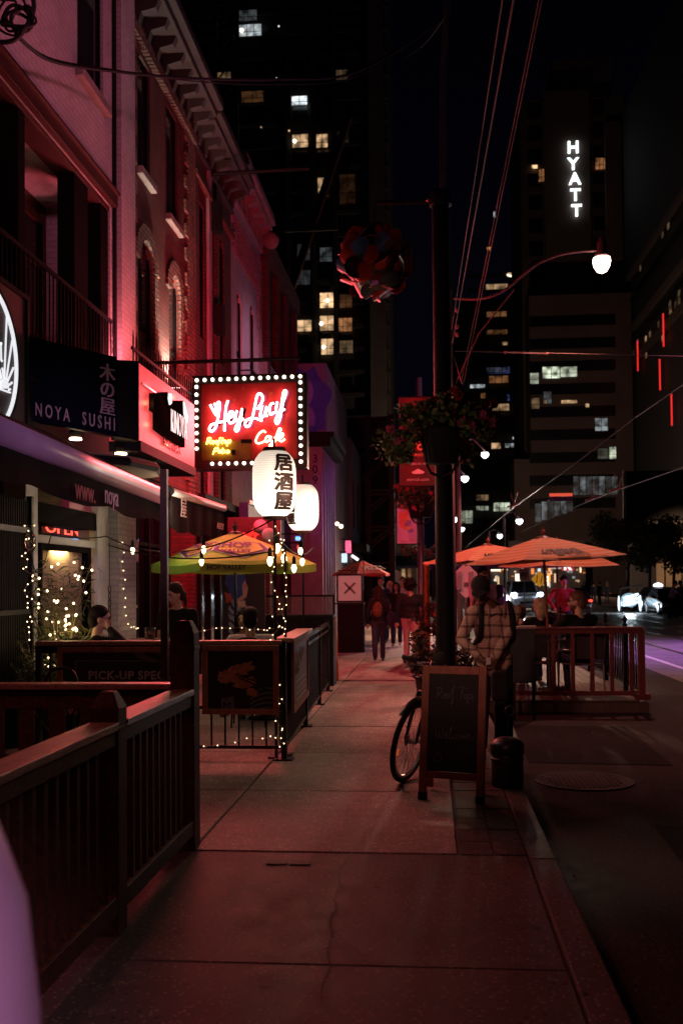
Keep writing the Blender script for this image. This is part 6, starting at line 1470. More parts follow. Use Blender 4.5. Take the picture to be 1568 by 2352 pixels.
b = MB(); b.tube(smooth_curve([gl + hb * .17 + Vector((0, -.02, -.01)), gl + hb * .1 + Vector((0, -.06, -.03)), gl + hb * .02 + Vector((0, -.07, -.05))]), .006, 6); b.box(gl + hb * .16 - Vector((.02, .02, .025)), gl + hb * .2 + Vector((.02, .02, .02))); b.build('brake_lever', ALU, t)
b = MB(); b.tube([gl + hb * L_ * .5, head], .015, 8); b.build('riser', BKM, t)
b = MB(); b.tube(smooth_curve([gl + hb * .19, gl + hb * .3 + Vector((0, -.1, .05)), head + Vector((0, -.1, .0)), head + hd2 * .2]), .003, 4); b.build('cable', WIRE, t)
b = MB(); b.tube([seat_t, seat_t + up * .16], .012, 8); b.build('seat_post', ALU, t)
b = MB(); b.lathe([(.03, 0), (.02, .14), (.065, .24), (.06, .27)], seat_t + up * .19 + hd2 * -.1, 12, axis=hd2 * -1); b.build('saddle', RUB, t, True)
b = MB(); b.tube([bb - n_ * .07, bb + n_ * .07], .02, 10); b.lathe([(.09, -.004), (.09, .004)], bb + n_ * .05, 24, axis=n_); b.bar(bb + n_ * .07, bb + n_ * .07 - up * .17, .02, .012); b.bar(bb - n_ * .07, bb - n_ * .07 + up * .17, .02, .012); b.build('crank', STEEL, t)
b = MB(); M = 30; b.add([p for i in range(M) for p in (cpt(.7 + 1.9 * i / M, R0 + .022) - n_ * .028, cpt(.7 + 1.9 * i / M, R0 + .034), cpt(.7 + 1.9 * i / M, R0 + .022) + n_ * .028)], [(i*3+j, i*3+j+1, i*3+j+4, i*3+j+3) for i in range(M - 1) for j in range(2)]); b.build('mudguard', BKM, t, True)
# ================================================================== DARK BIN AND POST
bp_ = atZ(1168, 1812); r_ = 37 * pxm(bp_.y)
t = T('litter_bin', 'squat round black bin with a domed lid behind the chalkboard', 'bin', (bp_.x, bp_.y + r_, 0))
cx_, cy_ = bp_.x, bp_.y + r_
b = MB(); b.lathe([(r_ * .95, 0), (r_ * .98, .03), (r_ * .98, .24), (r_ * 1.0, .26)], (cx_, cy_, 0), 30); b.build('body', mat('bin_black', (.02, .018, .02), .4, .2, .3, 10), t, True)
b = MB(); b.lathe([(r_ * 1.03, .262), (r_ * 1.06, .29), (r_ * 1.06, .325), (r_ * 1.0, .345), (r_ * .78, .368), (r_ * .45, .388), (r_ * .1, .396)], (cx_, cy_, 0), 30); b.build('lid', MATS['bin_black'], t, True)
b = MB(); b.lathe([(r_ * 1.0, .20), (r_ * 1.02, .215), (r_ * 1.0, .23)], (cx_, cy_, 0), 30); b.build('band', MATS['bin_black'], t, True)
pp = atY(1147, 1545, 8.7); h_ = pp.z
t = T('ring_post', 'dark square post with a lock ring standing behind the bin', 'post', (pp.x, 8.7, 0))
b = MB(); b.box((pp.x - .05, 8.65, 0), (pp.x + .05, 8.75, h_ - .24)); b.build('post', BLACKM, t, bevel=.006)
b = MB(); b.box((pp.x - .075, 8.63, h_ - .24), (pp.x + .075, 8.77, h_ + .02)); b.build('head', BLACKM, t, bevel=.03)
b = MB(); b.tube(arc((pp.x + .075, 8.64, h_ - .32), .04, 0, 2 * math.pi, 14), .006, 6); b.build('ring', STEEL, t)
# ================================================================== ROAD PATIO
DECKW = mat('deck_timber', (.10, .05, .035), .65, 0, .35, 5, .3, stretch=(6, 1, 1)); REDW = mat('red_timber', (.15, .018, .014), .5, 0, .3, 6, .2, stretch=(3, 3, 1))
D0, D1 = atZ(1168, 1641, -.13), atZ(1488, 1641, -.13); ZD = .06
DX0, DX1, DY0, DY1 = .80, D1.x, D1.y, 25.0
t = T('timber_deck', 'raised timber dining deck built in the road beside the kerb', 'deck', ((DX0 + DX1) / 2, DY0, -.13))
b = MB(); b.box((DX0, DY0 + .02, -.13), (DX1, DY1, ZD - .03)); b.build('base', DECKW, t)
b = MB(); b.box((DX0, DY0 - .02, -.11), (DX1 + .01, DY0 + .018, ZD - .035)); b.build('fascia', DECKW, t, bevel=.004)
b = MB(); x = DX0
b.box((DX0 + .003, DY0 - .02, ZD - .03), (DX0 + .137, DY1, ZD)); o = b.build('board', DECKW, t, bevel=.003); rep(o, [(.14 * i, 0, 0) for i in range(1, int((DX1 - DX0) / .14))])
t = T('deck_railing', 'red stained timber railing across the near end of the road deck', 'railing', ((DX0 + DX1) / 2, DY0 + .1, ZD))
Yr = DY0 + .1; pl, pr_ = atY(1217, 1443, Yr), atY(1470, 1436, Yr)
zr = atY(1340, 1440, Yr).z
b = MB(); b.box((pl.x, Yr - .05, zr - .03), (pr_.x + .03, Yr + .05, zr)); b.build('top_rail', REDW, t, bevel=.004)
b = MB(); b.box((pl.x, Yr - .02, zr - .09), (pr_.x - .04, Yr + .02, zr - .032)); b.build('under_rail', REDW, t, bevel=.004)
b = MB(); b.box((DX0 + .3, Yr - .02, ZD + .05), (pr_.x - .04, Yr + .02, ZD + .11)); b.build('bottom_rail', REDW, t, bevel=.004)
b = MB(); b.box((pr_.x - .04, Yr - .045, ZD), (pr_.x + .045, Yr + .045, zr - .035)); b.build('post', REDW, t, bevel=.004)
b = MB(); b.box((pr_.x - .09, Yr - .09, ZD), (pr_.x + .1, Yr + .09, ZD + .08)); b.build('post_foot', REDW, t, bevel=.004)
b = MB(); bx = pl.x + .02; b.box((bx, Yr - .018, ZD + .11), (bx + .05, Yr + .018, zr - .09)); o = b.build('baluster', REDW, t, bevel=.002)
rep(o, [(.258 * i, 0, 0) for i in range(1, 6)] + [(-.27, 0, 0)])
t = T('iron_railing', 'dark iron side railing with ball finials along the road side of the deck', 'railing', (DX1 - .05, 18, ZD))
XRr = DX1 - .06; zs = .98
b = MB(); b.box((XRr - .02, Yr + .1, zs - .03), (XRr + .02, DY1, zs)); b.box((XRr - .012, Yr + .1, ZD + .1), (XRr + .012, DY1, ZD + .13)); b.build('rail', BLACK, t)
b = MB(); b.box((XRr - .009, Yr + .2, ZD + .13), (XRr + .009, Yr + .218, zs - .03)); o = b.build('picket', BLACK, t); rep(o, [(0, .14 * i, 0) for i in range(1, 74)])
for y in (Yr + 1.1, Yr + 2.7, Yr + 4.4, Yr + 6.2, Yr + 8.2):
    b = MB(); b.box((XRr - .03, y - .03, ZD), (XRr + .03, y + .03, zs + .05)); o = b.build('post', BLACK, t); b = MB(); b.lathe([(.02, 0), (.016, .02), (.036, .05), (.036, .075), (.012, .11), (.003, .13)], (XRr, y, zs + .05), 10); b.build('finial', BLACK, o, True)
MESHM = mat('chair_mesh', (.10, .085, .09), .5, .4, .2, 60, .4); CHM = mat('chair_metal', (.14, .12, .13), .4, .7, .2, 10)
def chair(label, x, y, rz, group):
    t = T('patio_chair', label, 'chair', (x, y, ZD), rz, group)      # local: faces +Y
    b = MB(); b.box((-.23, -.22, .43), (.23, .22, .45)); b.build('seat', MESHM, t, local=True, bevel=.008)
    b = MB(); b.prism([(-.23, -.22, .52), (.23, -.22, .52), (.22, -.3, .88), (-.22, -.3, .88)], (0, 0, 0), (0, .012, 0)); b.build('backrest', MESHM, t, local=True)
    for sx_ in (-.24, .24):
        b = MB(); b.tube([(sx_, -.26, 0), (sx_, -.21, .44), (sx_, -.3, .9)], .013, 8); b.build('rear_leg', CHM, t, local=True)
        b = MB(); b.tube([(sx_, .24, 0), (sx_, .2, .44), (sx_, .18, .62), (sx_, -.24, .64)], .013, 8); b.build('front_leg', CHM, t, local=True)
    b = MB(); b.tube([(-.24, -.3, .9), (.24, -.3, .9)], .013, 8); b.build('back_rail', CHM, t, local=True)
    return t
xa = atY(1335, 1500, 14.1).x; xb = atY(1230, 1500, 14.3).x
chair('grey mesh patio chair holding the bearded man behind the red railing', xa, 14.2, .25, 'mesh chairs on the road deck')
chair('grey mesh patio chair left of the bearded man, nearest the pole', xb - .05, 14.4, -.1, 'mesh chairs on the road deck')
chair('mesh patio chair under the blonde woman farther back', atY(1238, 1450, 15.8).x, 15.9, .1, 'mesh chairs on the road deck')
def table(label, x, y, z, r=.36, h=.74, group=None):
    t = T('patio_table', label, 'table', (x, y, z), 0, group)
    b = MB(); b.lathe([(r, h - .03), (r, h)], (x, y, z), 28); b.build('tabletop', mat('table_top', (.10, .06, .05), .35, 0, .3, 6), t)
    b = MB(); b.lathe([(.03, .02), (.03, h - .03)], (x, y, z), 12); b.build('pedestal', BLACK, t)
    b = MB(); b.lathe([(.24, 0), (.22, .02), (.05, .04)], (x, y, z), 20); b.build('foot', BLACK, t)
    return t
xt = atY(1268, 1450, 15.1).x
table('round table between the bearded man and the blonde woman', xt, 15.0, ZD)
GLS = mat('drink_glass', (.7, .6, .55), .06, 0, .05, 5, 0, .5, None, .9)
for i, dx in enumerate((-.1, .12, .02)):
    b = MB(); b.lathe([(.028, 0), (.035, .13), (.032, .13), (.026, .01)], (xt + dx, 14.95 + .07 * i, ZD + .742), 12); tag(b.build('drinking_glass', GLS, None, True), ('left', 'right', 'middle')[i] + ' clear glass on the table under the striped umbrella', 'glass', 'glasses on the deck table')
# dark planter or cabinet behind plaid man
c0, c1_ = atY(1190, 1620, 13.0), atY(1226, 1444, 13.0)
t = T('menu_stand', 'dark upright stand with a pale top edge between the plaid man and the railing', 'stand', ((c0.x + c1_.x) / 2, 13.0, -.13))
b = MB(); b.box((c0.x - .12, 12.95, .35), (c1_.x + .01, 13.05, c1_.z)); b.build('panel', mat('stand_dark', (.03, .025, .03), .6), t, bevel=.01)
b = MB(); b.box((c0.x - .06, 12.93, c1_.z + .002), (c1_.x + .02, 13.07, c1_.z + .035)); b.build('top_edge', mat('stand_edge', (.35, .22, .18), .5), t)
for x in (c0.x - .08, c1_.x - .04): b = MB(); b.box((x, 12.98, -.13), (x + .04, 13.02, .35)); b.build('leg', BLACK, t)
# planters of ground flowers round the pole base
SOILF = [mat('bush_dark', (.05, .04, .03), .7, 0, .4, 5), mat('bush_olive', (.08, .06, .025), .7, 0, .4, 5), mat('bush_plum', (.07, .02, .03), .7, 0, .4, 5)]
def bush(label, c, spread, h, n, seedv, orange=True):
    t = T('flower_planter', label, 'planter', tuple(c), 0, 'flower planters beside the pole'); rnd = random.Random(seedv); c = Vector(c)
    b = MB(); b.lathe([(spread * .5, 0), (spread * .62, .38), (spread * .56, .38), (spread * .54, .34)], c, 18); b.build('tub', BLACKM, t, True)
    cs = [(c + Vector((rnd.uniform(-.6, .6) * spread, rnd.uniform(-.5, .5) * spread, .4 + rnd.random() * (h - .45))), spread * rnd.uniform(.28, .42)) for _ in range(12)]
    leafcloud('foliage', SOILF, t, cs, n, .06, seedv)
    if orange:
        b = MB()
        for i in range(15):
            cc, r = cs[rnd.randrange(len(cs))]; flower(cc + Vector((rnd.uniform(-1, 1) * r, -r * .8, rnd.uniform(-1, 1) * r)), .035, rnd, b)
        b.build('blossom', mat('petal_orange', (.30, .085, .01), .6, 0, .2, 8), t, normals=False)
    return t
bush('planter of dark red and orange flowers left of the thick pole', (atY(990, 1500, 13.5).x, 13.5, 0), .36, .95, 2600, 31)
bush('planter of dark foliage right of the thick pole', (atY(1062, 1500, 13.2).x, 13.2, 0), .33, .85, 2400, 32, False)
bush('planter of orange flowers farther back by the orange post', (atY(985, 1430, 19).x, 19, 0), .4, 1.25, 2200, 33)
b = MB(); pq = atY(979, 1290, 20); b.lathe([(.055, 0), (.055, pq.z - .1), (.06, pq.z - .1), (.06, pq.z)], (pq.x, 20, 0), 12); tag(b.build('marker_post', mat('orange_plastic', (.62, .17, .03), .5), None, True), 'slim orange plastic marker post left of the thick pole', 'post')
# traffic signs
def sign_on_post(name, label, u, v, Y, half, m, diamond=True, text=None, tm=None, tsize=.2, back=False):
    c = atY(u, v, Y); t = T(name, label, 'road sign', (c.x, Y, 0)); h = half * pxm(Y)
    b = MB()
    if diamond: pl = [(c.x + h * 1.0 * dx, Y, c.z + h * dz) for dx, dz in ((0, -1), (.08, -.97), (.97, -.08), (1, 0), (.97, .08), (.08, .97), (0, 1), (-.08, .97), (-.97, .08), (-1, 0), (-.97, -.08), (-.08, -.97))]
    else: pl = [(c.x + h * dx, Y, c.z + h * 1.2 * dz) for dx, dz in ((-1, -1), (1, -1), (1, 1), (-1, 1))]
    b.prism(pl, (0, 0, 0), (0, .006, 0)); b.build('plate', m, t)
    b = MB(); b.tube([(c.x, Y + .04, 0), (c.x, Y + .04, c.z + h)], .03, 8); b.build('post', STEEL, t)
    return t, c, h
t, c, h = sign_on_post('diamond_sign', 'back of a large lilac lit diamond road sign behind the pole', 1069, 1333, 21, 40, mat('sign_back', (.62, .50, .60), .5, .0, .06, 5))
for dx in (-.35, .32): b = MB(); b.box((c.x + h * dx - .04, 20.94, c.z - h * .55), (c.x + h * dx + .04, 20.995, c.z + h * .5)); b.build('stiffener', mat('sign_stiffener', (.30, .24, .30), .5), t)
b = MB(); b.box((c.x - .04, 20.98, c.z - h * .35), (c.x + .05, 20.998, c.z - h * .12)); b.build('sticker', mat('sticker_dark', (.12, .10, .14), .5), t); b = MB(); b.box((c.x + .12, 20.98, c.z - h * .5), (c.x + .19, 20.998, c.z - h * .3)); b.build('sticker', mat('sticker_dark', (.12, .10, .14), .5), t)
t, c, h = sign_on_post('diamond_sign', 'yellow diamond lane warning sign under the striped umbrella', 1238, 1330, 60, 18, emit('lit_amber_sign', (1, .40, .03), .35, (.6, .3, .02)))
b = MB(); b.bar((c.x - .18, 59.97, c.z - .25), (c.x - .12, 59.97, c.z + .25), .05, .01, (0, 1, 0)); b.bar((c.x + .08, 59.97, c.z - .25), (c.x + .16, 59.97, c.z + .2), .05, .01, (0, 1, 0)); b.build('arrow_symbol', BLACKM, t)
t, c, h = sign_on_post('speed_sign', 'pinkish white speed limit sign reading 40', 1203, 1319, 58, 11, mat('sign_white_plate', (.75, .5, .5), .5), False)
write('40', (c.x - h * .75, 57.98, c.z - h * .5), (1, 0, 0), (0, 0, 1), h * 1.4, BLACKM, t, 'numerals', extrude=.004)
# ================================================================== PEOPLE
def cloth(name, col, var=.2, rough=.85): return mat(name, col, rough, 0, var, 14, .25, .3, None, 0, 60)
SKINL = mat('skin_light', (.56, .33, .25), .5, 0, .06, 12); SKIND = mat('skin_brown', (.17, .08, .05), .5, 0, .1, 12); SKINM = mat('skin_tan', (.42, .24, .17), .5, 0, .06, 12)
EYE = mat('eye_dark', (.015, .01, .01), .2); LIP = mat('lip', (.30, .09, .08), .45)
HDK = mat('hair_dark', (.012, .008, .007), .75, 0, .4, 30, .5, .15); HBR = mat('hair_brown', (.035, .017, .011), .7, 0, .4, 30, .5, .2); HBL = mat('hair_blonde', (.72, .50, .32), .5, 0, .3, 30, .5); HGR = mat('hair_ginger', (.13, .06, .03), .5, 0, .3, 30, .5)
KBLACK = cloth('black_cloth', (.012, .011, .012)); KDENIM = cloth('dark_denim', (.035, .04, .06)); KPINK = cloth('pale_trousers', (.52, .30, .31), .08); KNAVY = cloth('navy_cotton', (.03, .035, .07)); KWHITE = cloth('white_cotton', (.62, .56, .55), .06)
SHOEM = mat('shoe_dark', (.02, .016, .015), .5); SHOEW = mat('shoe_white', (.6, .55, .53), .5)
def ik(a, c, l1, l2, hint):
    a, c, hint = Vector(a), Vector(c), Vector(hint); d = c - a; L = min(d.length, (l1 + l2) * .998); d.normalize()
    x = (l1 * l1 - l2 * l2 + L * L) / (2 * L); h = math.sqrt(max(l1 * l1 - x * x, 0)); p = hint - d * hint.dot(d); p.normalize()
    return a + d * x + p * h, a + d * L
def handmesh(b, wrist, elbow, palm_n, curl, side, k=1.0):
    """palm, four unequal fingers with two bends and a thumb leaving the palm's side"""
    d = (wrist - elbow).normalized(); n_ = (palm_n - d * palm_n.dot(d)).normalized(); s = d.cross(n_) * side
    rot = Matrix((s, d, n_)).transposed()
    b.ell(wrist + d * .045 * k, (.040 * k, .052 * k, .017 * k), 10, 7, rot)
    for i, (o, L) in enumerate(((-.030, .070), (-.010, .080), (.010, .076), (.029, .060))):
        p = wrist + d * .082 * k + s * o * k; dd = d; L *= k; r = .0092 * k
        for j, (f, ang) in enumerate(((.44, curl * .5), (.32, curl), (.24, curl * .7))):
            dd = (dd * math.cos(ang) + n_ * math.sin(ang)).normalized() if j == 0 else (dd + n_ * math.tan(min(ang, 1.1))).normalized()
            q = p + dd * L * f; b.limb(p, q, r, r * .92, 8); p = q; r *= .92
    p = wrist + d * .03 * k + s * -.036 * k; q = p + (d * .75 - s * .65 + n_ * .3).normalized() * .036 * k; e = q + (d * .9 - s * .1 + n_ * (.4 + curl * .3)).normalized() * .032 * k
    b.limb(p, q, .013 * k, .011 * k, 8); b.limb(q, e, .0105 * k, .008 * k, 8)
def figure(label, x, y, z=0, rz=0, h=1.75, hip=.92, hipy=0, lean=0, twist=0, head=(0, 0, 0), wr=(.25, .06, .84), wl=(-.25, .06, .84), ar=(.10, 0, .07), al=(-.10, 0, .07), skin=SKINL, top=KBLACK, legs=KDENIM, shoe=SHOEM,
           hair=('short', HDK), cap=None, sleeve='long', vox=.02, bulk=1.0, group=None, er=(.5, -1, -.2), el=(-.5, -1, -.2), curl=.5, palm=(0, 1, 0), face=True, beard=None, specs=False, hem=0.0, hx=0.0):
    t = T('person', label, 'person', (x, y, z), rz, group); s = h / 1.75
    MT = Matrix.Translation((0, hipy, hip)) @ Matrix.Rotation(-lean, 4, 'X') @ Matrix.Rotation(twist, 4, 'Z') @ Matrix.Translation((0, 0, -.92))
    tp = lambda *p: MT @ Vector(p)
    neck = Vector((0, 0, 1.50)); HR = Matrix.Rotation(head[0], 4, 'Z') @ Matrix.Rotation(-head[1], 4, 'X') @ Matrix.Rotation(head[2], 4, 'Y')
    MH = MT @ Matrix.Translation(neck + Vector((hx, 0, 0))) @ HR @ Matrix.Translation(-neck)
    def tr(mb, M=None): mb.v = [((M @ p) if M is not None else p) * s for p in mb.v]; return mb
    k = bulk; V_ = Vector
    sh = {1: tp(.185 * k, 0, 1.395), -1: tp(-.185 * k, 0, 1.395)}; hp = {1: V_((.09, hipy, hip)), -1: V_((-.09, hipy, hip))}
    W = {1: V_(wr), -1: V_(wl)}; A = {1: V_(ar), -1: V_(al)}; E = {}; K = {}
    for sd, hint in ((1, er), (-1, el)):
        E[sd], W[sd] = ik(sh[sd], W[sd], .29, .26, hint); K[sd], A[sd] = ik(hp[sd], A[sd], .43, .42, (.1 * sd, 1, .05))
    hm = MB()          # head in its own frame
    hm.ell((0, .02, 1.645), (.074, .094, .105), 16, 12); hm.ell((0, .05, 1.585), (.053, .062, .062), 12, 9); hm.ell((0, .075, 1.545), (.028, .028, .024), 8, 6); hm.limb((0, .108, 1.645), (0, .131, 1.607), .012, .016, 8); hm.ell((0, .108, 1.572), (.026, .012, .012), 8, 6); hm.ell((0, .098, 1.665), (.05, .016, .012), 8, 6)
    for sd in (1, -1): hm.ell((.076 * sd, .012, 1.62), (.012, .020, .032), 8, 6)
    hm = tr(hm, MH)
    b = MB(); b.limb(tp(0, -.02, 1.40), MH @ V_((0, .005, 1.57)), .062, .052)
    b.ell(tp(0, 0, .95), (.155 * k, .11 * k, .115), 12, 8); b.ell(tp(0, 0, 1.1), (.135 * k, .1 * k, .15), 12, 8); b.ell(tp(0, .0, 1.28), (.16 * k, .105 * k, .16), 12, 8); b.limb(tp(-.15 * k, 0, 1.40), tp(.15 * k, 0, 1.40), .06, .06)
    for sd in (1, -1):
        b.limb(sh[sd], E[sd], .048, .038); b.limb(E[sd], W[sd], .038, .027); b.limb(hp[sd], K[sd], .078, .055); b.limb(K[sd], A[sd], .054, .036)
        if vox > .012: handmesh(b, W[sd], E[sd], V_(palm), curl, sd)
    tr(b); b.v += []; kk = len(b.v); b.v += hm.v; b.f += [tuple(i + kk for i in f) for f in hm.f]
    body = fuse(b, vox * .8, 'body', skin, t, 2)
    if vox <= .012:
        pass
    g = MB(); fat = .014 + .004 * k      # upper garment
    g.ell(tp(0, 0, .98 - hem), (.165 * k + fat * .5, .115 * k + fat, .13 + hem), 14, 9); g.ell(tp(0, 0, 1.1), (.145 * k + fat, .105 * k + fat, .16), 14, 9); g.ell(tp(0, .0, 1.27), (.165 * k + fat, .11 * k + fat, .165), 14, 9); g.limb(tp(-.155 * k, 0, 1.395), tp(.155 * k, 0, 1.395), .068, .068)
    for sd in (1, -1):
        if sleeve == 'long': g.limb(sh[sd], E[sd], .066, .054); g.limb(E[sd], W[sd].lerp(E[sd], .08), .054, .042)
        elif sleeve == 'short': g.limb(sh[sd], sh[sd].lerp(E[sd], .55), .068, .064)
    fuse(tr(g), vox, 'top', top, t)
    g = MB(); g.ell(tp(0, 0, .93), (.165 * k, .12 * k, .10), 12, 8)
    for sd in (1, -1): g.limb(hp[sd], K[sd], .092 * k, .07); g.limb(K[sd], A[sd] + V_((0, 0, .02)), .07, .062)
    fuse(tr(g), vox, 'trousers', legs, t)
    for sd in (1, -1):
        f = MB(); a = A[sd]; f.ell(a + V_((0, 0, -.01)), (.042, .05, .05), 10, 7); f.limb(a + V_((0, -.04, -.04)), a + V_((.01 * sd, .15, -.045)), .036, .034); f.ell(a + V_((.01 * sd, .05, -.055)), (.046, .13, .018), 12, 6); fuse(tr(f), max(vox * .6, .008), 'shoe', shoe, t, 2)
    st, hmatl = hair; q = MB(); rnd = random.Random(hash(label) % 1000)
    if st != 'none':
        q.ell((0, -.008, 1.682), (.091, .108, .098), 16, 10); q.ell((0, -.045, 1.62), (.085, .075, .1), 12, 8)
        if st == 'long': q.ell((0, -.06, 1.50), (.1, .06, .19), 12, 9); q.ell((.078, .0, 1.55), (.04, .06, .17), 8, 7); q.ell((-.078, .0, 1.55), (.04, .06, .17), 8, 7)
        if st == 'bob': q.ell((0, -.035, 1.625), (.128, .11, .135), 14, 9); q.ell((0, -.05, 1.53), (.13, .085, .1), 12, 8)
        if st == 'bun': q.ell((0, -.105, 1.6), (.045, .05, .06), 10, 7); q.limb((0, -.12, 1.58), (.02, -.13, 1.45), .035, .02)
        if st == 'curly':
            for i in range(70):
                d = V_((rnd.gauss(0, 1), rnd.gauss(-.3, 1), rnd.gauss(.4, 1))).normalized(); q.ell(V_((0, -.02, 1.665)) + V_((d.x * .135, d.y * .13, d.z * .13)), rnd.uniform(.022, .036), 6, 5)
        fuse(tr(q, MH), max(vox * .7, .008), 'hair', hmatl, t, 1)
    if cap:
        q = MB(); q.ell((0, .0, 1.70), (.094, .112, .085), 16, 10); q.ell((0, .125, 1.695), (.075, .085, .011), 14, 6); q.ell((0, -.01, 1.66), (.09, .105, .06), 14, 8); fuse(tr(q, MH), max(vox * .5, .008), 'cap', cap, t, 1)
    if beard:
        q = MB(); q.ell((0, .055, 1.565), (.062, .068, .05), 12, 8); q.ell((0, .08, 1.54), (.04, .04, .035), 10, 7); fuse(tr(q, MH), max(vox * .6, .008), 'beard', beard, t, 1)
    if face:
        q = MB()
        for sd in (1, -1): q.ell((.033 * sd, .104, 1.64), (.014, .008, .008), 8, 6); q.limb((.018 * sd, .112, 1.661), (.05 * sd, .1, 1.66), .005, .004, 6)
        tr(q, MH).build('eyes', EYE, t, True, local=True)
        q = MB(); q.ell((0, .117, 1.571), (.024, .006, .007), 8, 6); tr(q, MH).build('lips', LIP, t, True, local=True)
    if specs:
        q = MB()
        for sd in (1, -1): q.tube([V_((.035 * sd, .118, 1.638)) + V_((.024 * math.cos(a), 0, .019 * math.sin(a))) for a in [i * math.pi / 7 for i in range(14)]], .0035, 5, closed=True); q.tube([(.06 * sd, .115, 1.642), (.08 * sd, .02, 1.645)], .003, 5)
        tr(q, MH).build('glasses', BLACK, t, local=True)
    t['_s'] = s
    return t, MT, MH, s, E, W, A, sh
def extra(t, s, mb, name, m, vox=.015, smooth=True):
    mb.v = [p * s for p in mb.v]
    return fuse(mb, vox, name, m, t, 2) if vox else mb.build(name, m, t, smooth, local=True)
# ---- the man in the plaid shirt
def plaidmat():
    m, nt, b = principled('plaid_flannel'); L = nt.links; tc = nt.nodes.new('ShaderNodeTexCoord'); sp_ = nt.nodes.new('ShaderNodeSeparateXYZ')
    n = nt.nodes.new('ShaderNodeTexNoise'); n.inputs['Scale'].default_value = 5; n.inputs['Detail'].default_value = 3; L.new(tc.outputs['Object'], n.inputs['Vector'])
    vm = nt.nodes.new('ShaderNodeVectorMath'); vm.operation = 'MULTIPLY_ADD'; vm.inputs[1].default_value = (.05, .05, .05); L.new(n.outputs['Color'], vm.inputs[0]); L.new(tc.outputs['Object'], vm.inputs[2]); L.new(vm.outputs[0], sp_.inputs[0])
    def line(sock, per, wdt, off):
        a = nt.nodes.new('ShaderNodeMath'); a.operation = 'MULTIPLY_ADD'; a.inputs[1].default_value = 1 / per; a.inputs[2].default_value = off; L.new(sock, a.inputs[0])
        f = nt.nodes.new('ShaderNodeMath'); f.operation = 'FRACT'; L.new(a.outputs[0], f.inputs[0])
        g = nt.nodes.new('ShaderNodeMath'); g.operation = 'LESS_THAN'; g.inputs[1].default_value = wdt; L.new(f.outputs[0], g.inputs[0]); return g.outputs[0]
    acc = None
    for args in ((sp_.outputs['X'], .105, .2, .3), (sp_.outputs['Z'], .105, .22, .1), (sp_.outputs['X'], .105, .05, .0), (sp_.outputs['Z'], .105, .05, .75)):
        o = line(*args); mu = nt.nodes.new('ShaderNodeMath'); mu.operation = 'MULTIPLY'; mu.inputs[1].default_value = .62 if args[2] > .1 else .25; L.new(o, mu.inputs[0])
        if acc is None: acc = mu.outputs[0]
        else:
            ad = nt.nodes.new('ShaderNodeMath'); ad.operation = 'ADD'; L.new(acc, ad.inputs[0]); L.new(mu.outputs[0], ad.inputs[1]); acc = ad.outputs[0]
    r = nt.nodes.new('ShaderNodeValToRGB'); r.color_ramp.elements[0].color = (.50, .32, .24, 1); r.color_ramp.elements[1].color = (.045, .02, .016, 1); r.color_ramp.elements[1].position = .95
    L.new(acc, r.inputs[0]); L.new(r.outputs[0], b.inputs['Base Color']); b.inputs['Roughness'].default_value = .9
    n2 = nt.nodes.new('ShaderNodeTexNoise'); n2.inputs['Scale'].default_value = 16; n2.inputs['Detail'].default_value = 3; L.new(tc.outputs['Object'], n2.inputs['Vector'])
    bp = nt.nodes.new('ShaderNodeBump'); bp.inputs['Strength'].default_value = .7; bp.inputs['Distance'].default_value = .03; L.new(n2.outputs['Fac'], bp.inputs['Height']); L.new(bp.outputs[0], b.inputs['Normal'])
    return m
PLAID = plaidmat(); CAPM = cloth('cap_cloth', (.02, .016, .018))
mp = atY(1131, 1450, 9.5)
t, MT, MH, s, E, W, A, sh = figure('man in tan plaid shirt and dark cap looking down at his hands', mp.x, 9.5, 0, math.pi + .12, 1.70, .93, 0, .17, 0, (-.30, .44, .06), (.19, .29, .99), (.05, .32, .965), (.13, .0, .07), (-.12, .03, .07),
    SKIND, PLAID, KBLACK, SHOEM, ('short', HDK), CAPM, 'long', .0115, 1.12, None, (1, -.55, -.1), (-1, -.55, -.1), hem=.06, hx=.115)
hd_ = MB()
for sd in (1, -1): handmesh(hd_, W[sd], E[sd], Vector((-sd * .5, -.3, .8 if sd > 0 else -.8)) * (1 if sd > 0 else -1), .75, sd, 1.08); hd_.limb(W[sd].lerp(E[sd], .2), W[sd], .034, .029)
extra(t, s, hd_, 'hands', SKIND, .0035)
b = MB(); mid = (W[1] + W[-1]) / 2 + Vector((0, .1, -.03)); b.box(mid - Vector((.02, .006, .03)), mid + Vector((.02, .006, .035))); extra(t, s, b, 'small_packet', KWHITE, 0, False)
b = MB()       # collar, placket, pocket
for sd in (1, -1): b.prism([MT @ Vector(p) for p in ((.012 * sd, .128, 1.41), (.085 * sd, .06, 1.49), (.11 * sd, .05, 1.44), (.075 * sd, .125, 1.37))], (0, 0, 0), (0, .014, .004))
extra(t, s, b, 'collar', PLAID, 0, False)
b = MB(); b.bar(MT @ Vector((0, .146, 1.36)), MT @ Vector((0, .152, .93)), .035, .006, (0, 1, 0)); extra(t, s, b, 'placket', PLAID, 0, False)
b = MB(); c = MT @ Vector((-.095, .148, 1.25)); b.box(c - Vector((.055, .006, .07)), c + Vector((.055, .004, .06))); b.box(c + Vector((-.058, .0, .03)), c + Vector((.058, .009, .066))); extra(t, s, b, 'pocket', PLAID, 0, False)
b = MB()
for sd in (1, -1): b.tube(smooth_curve([MT @ Vector((sd * .13, -.13, 1.42)), MT @ Vector((sd * .135, .0, 1.485)), MT @ Vector((sd * .145, .105, 1.42)), MT @ Vector((sd * .15, .155, 1.30)), MT @ Vector((sd * .165, .12, 1.17)), MT @ Vector((sd * .17, -.05, 1.08))]), .03, 8)
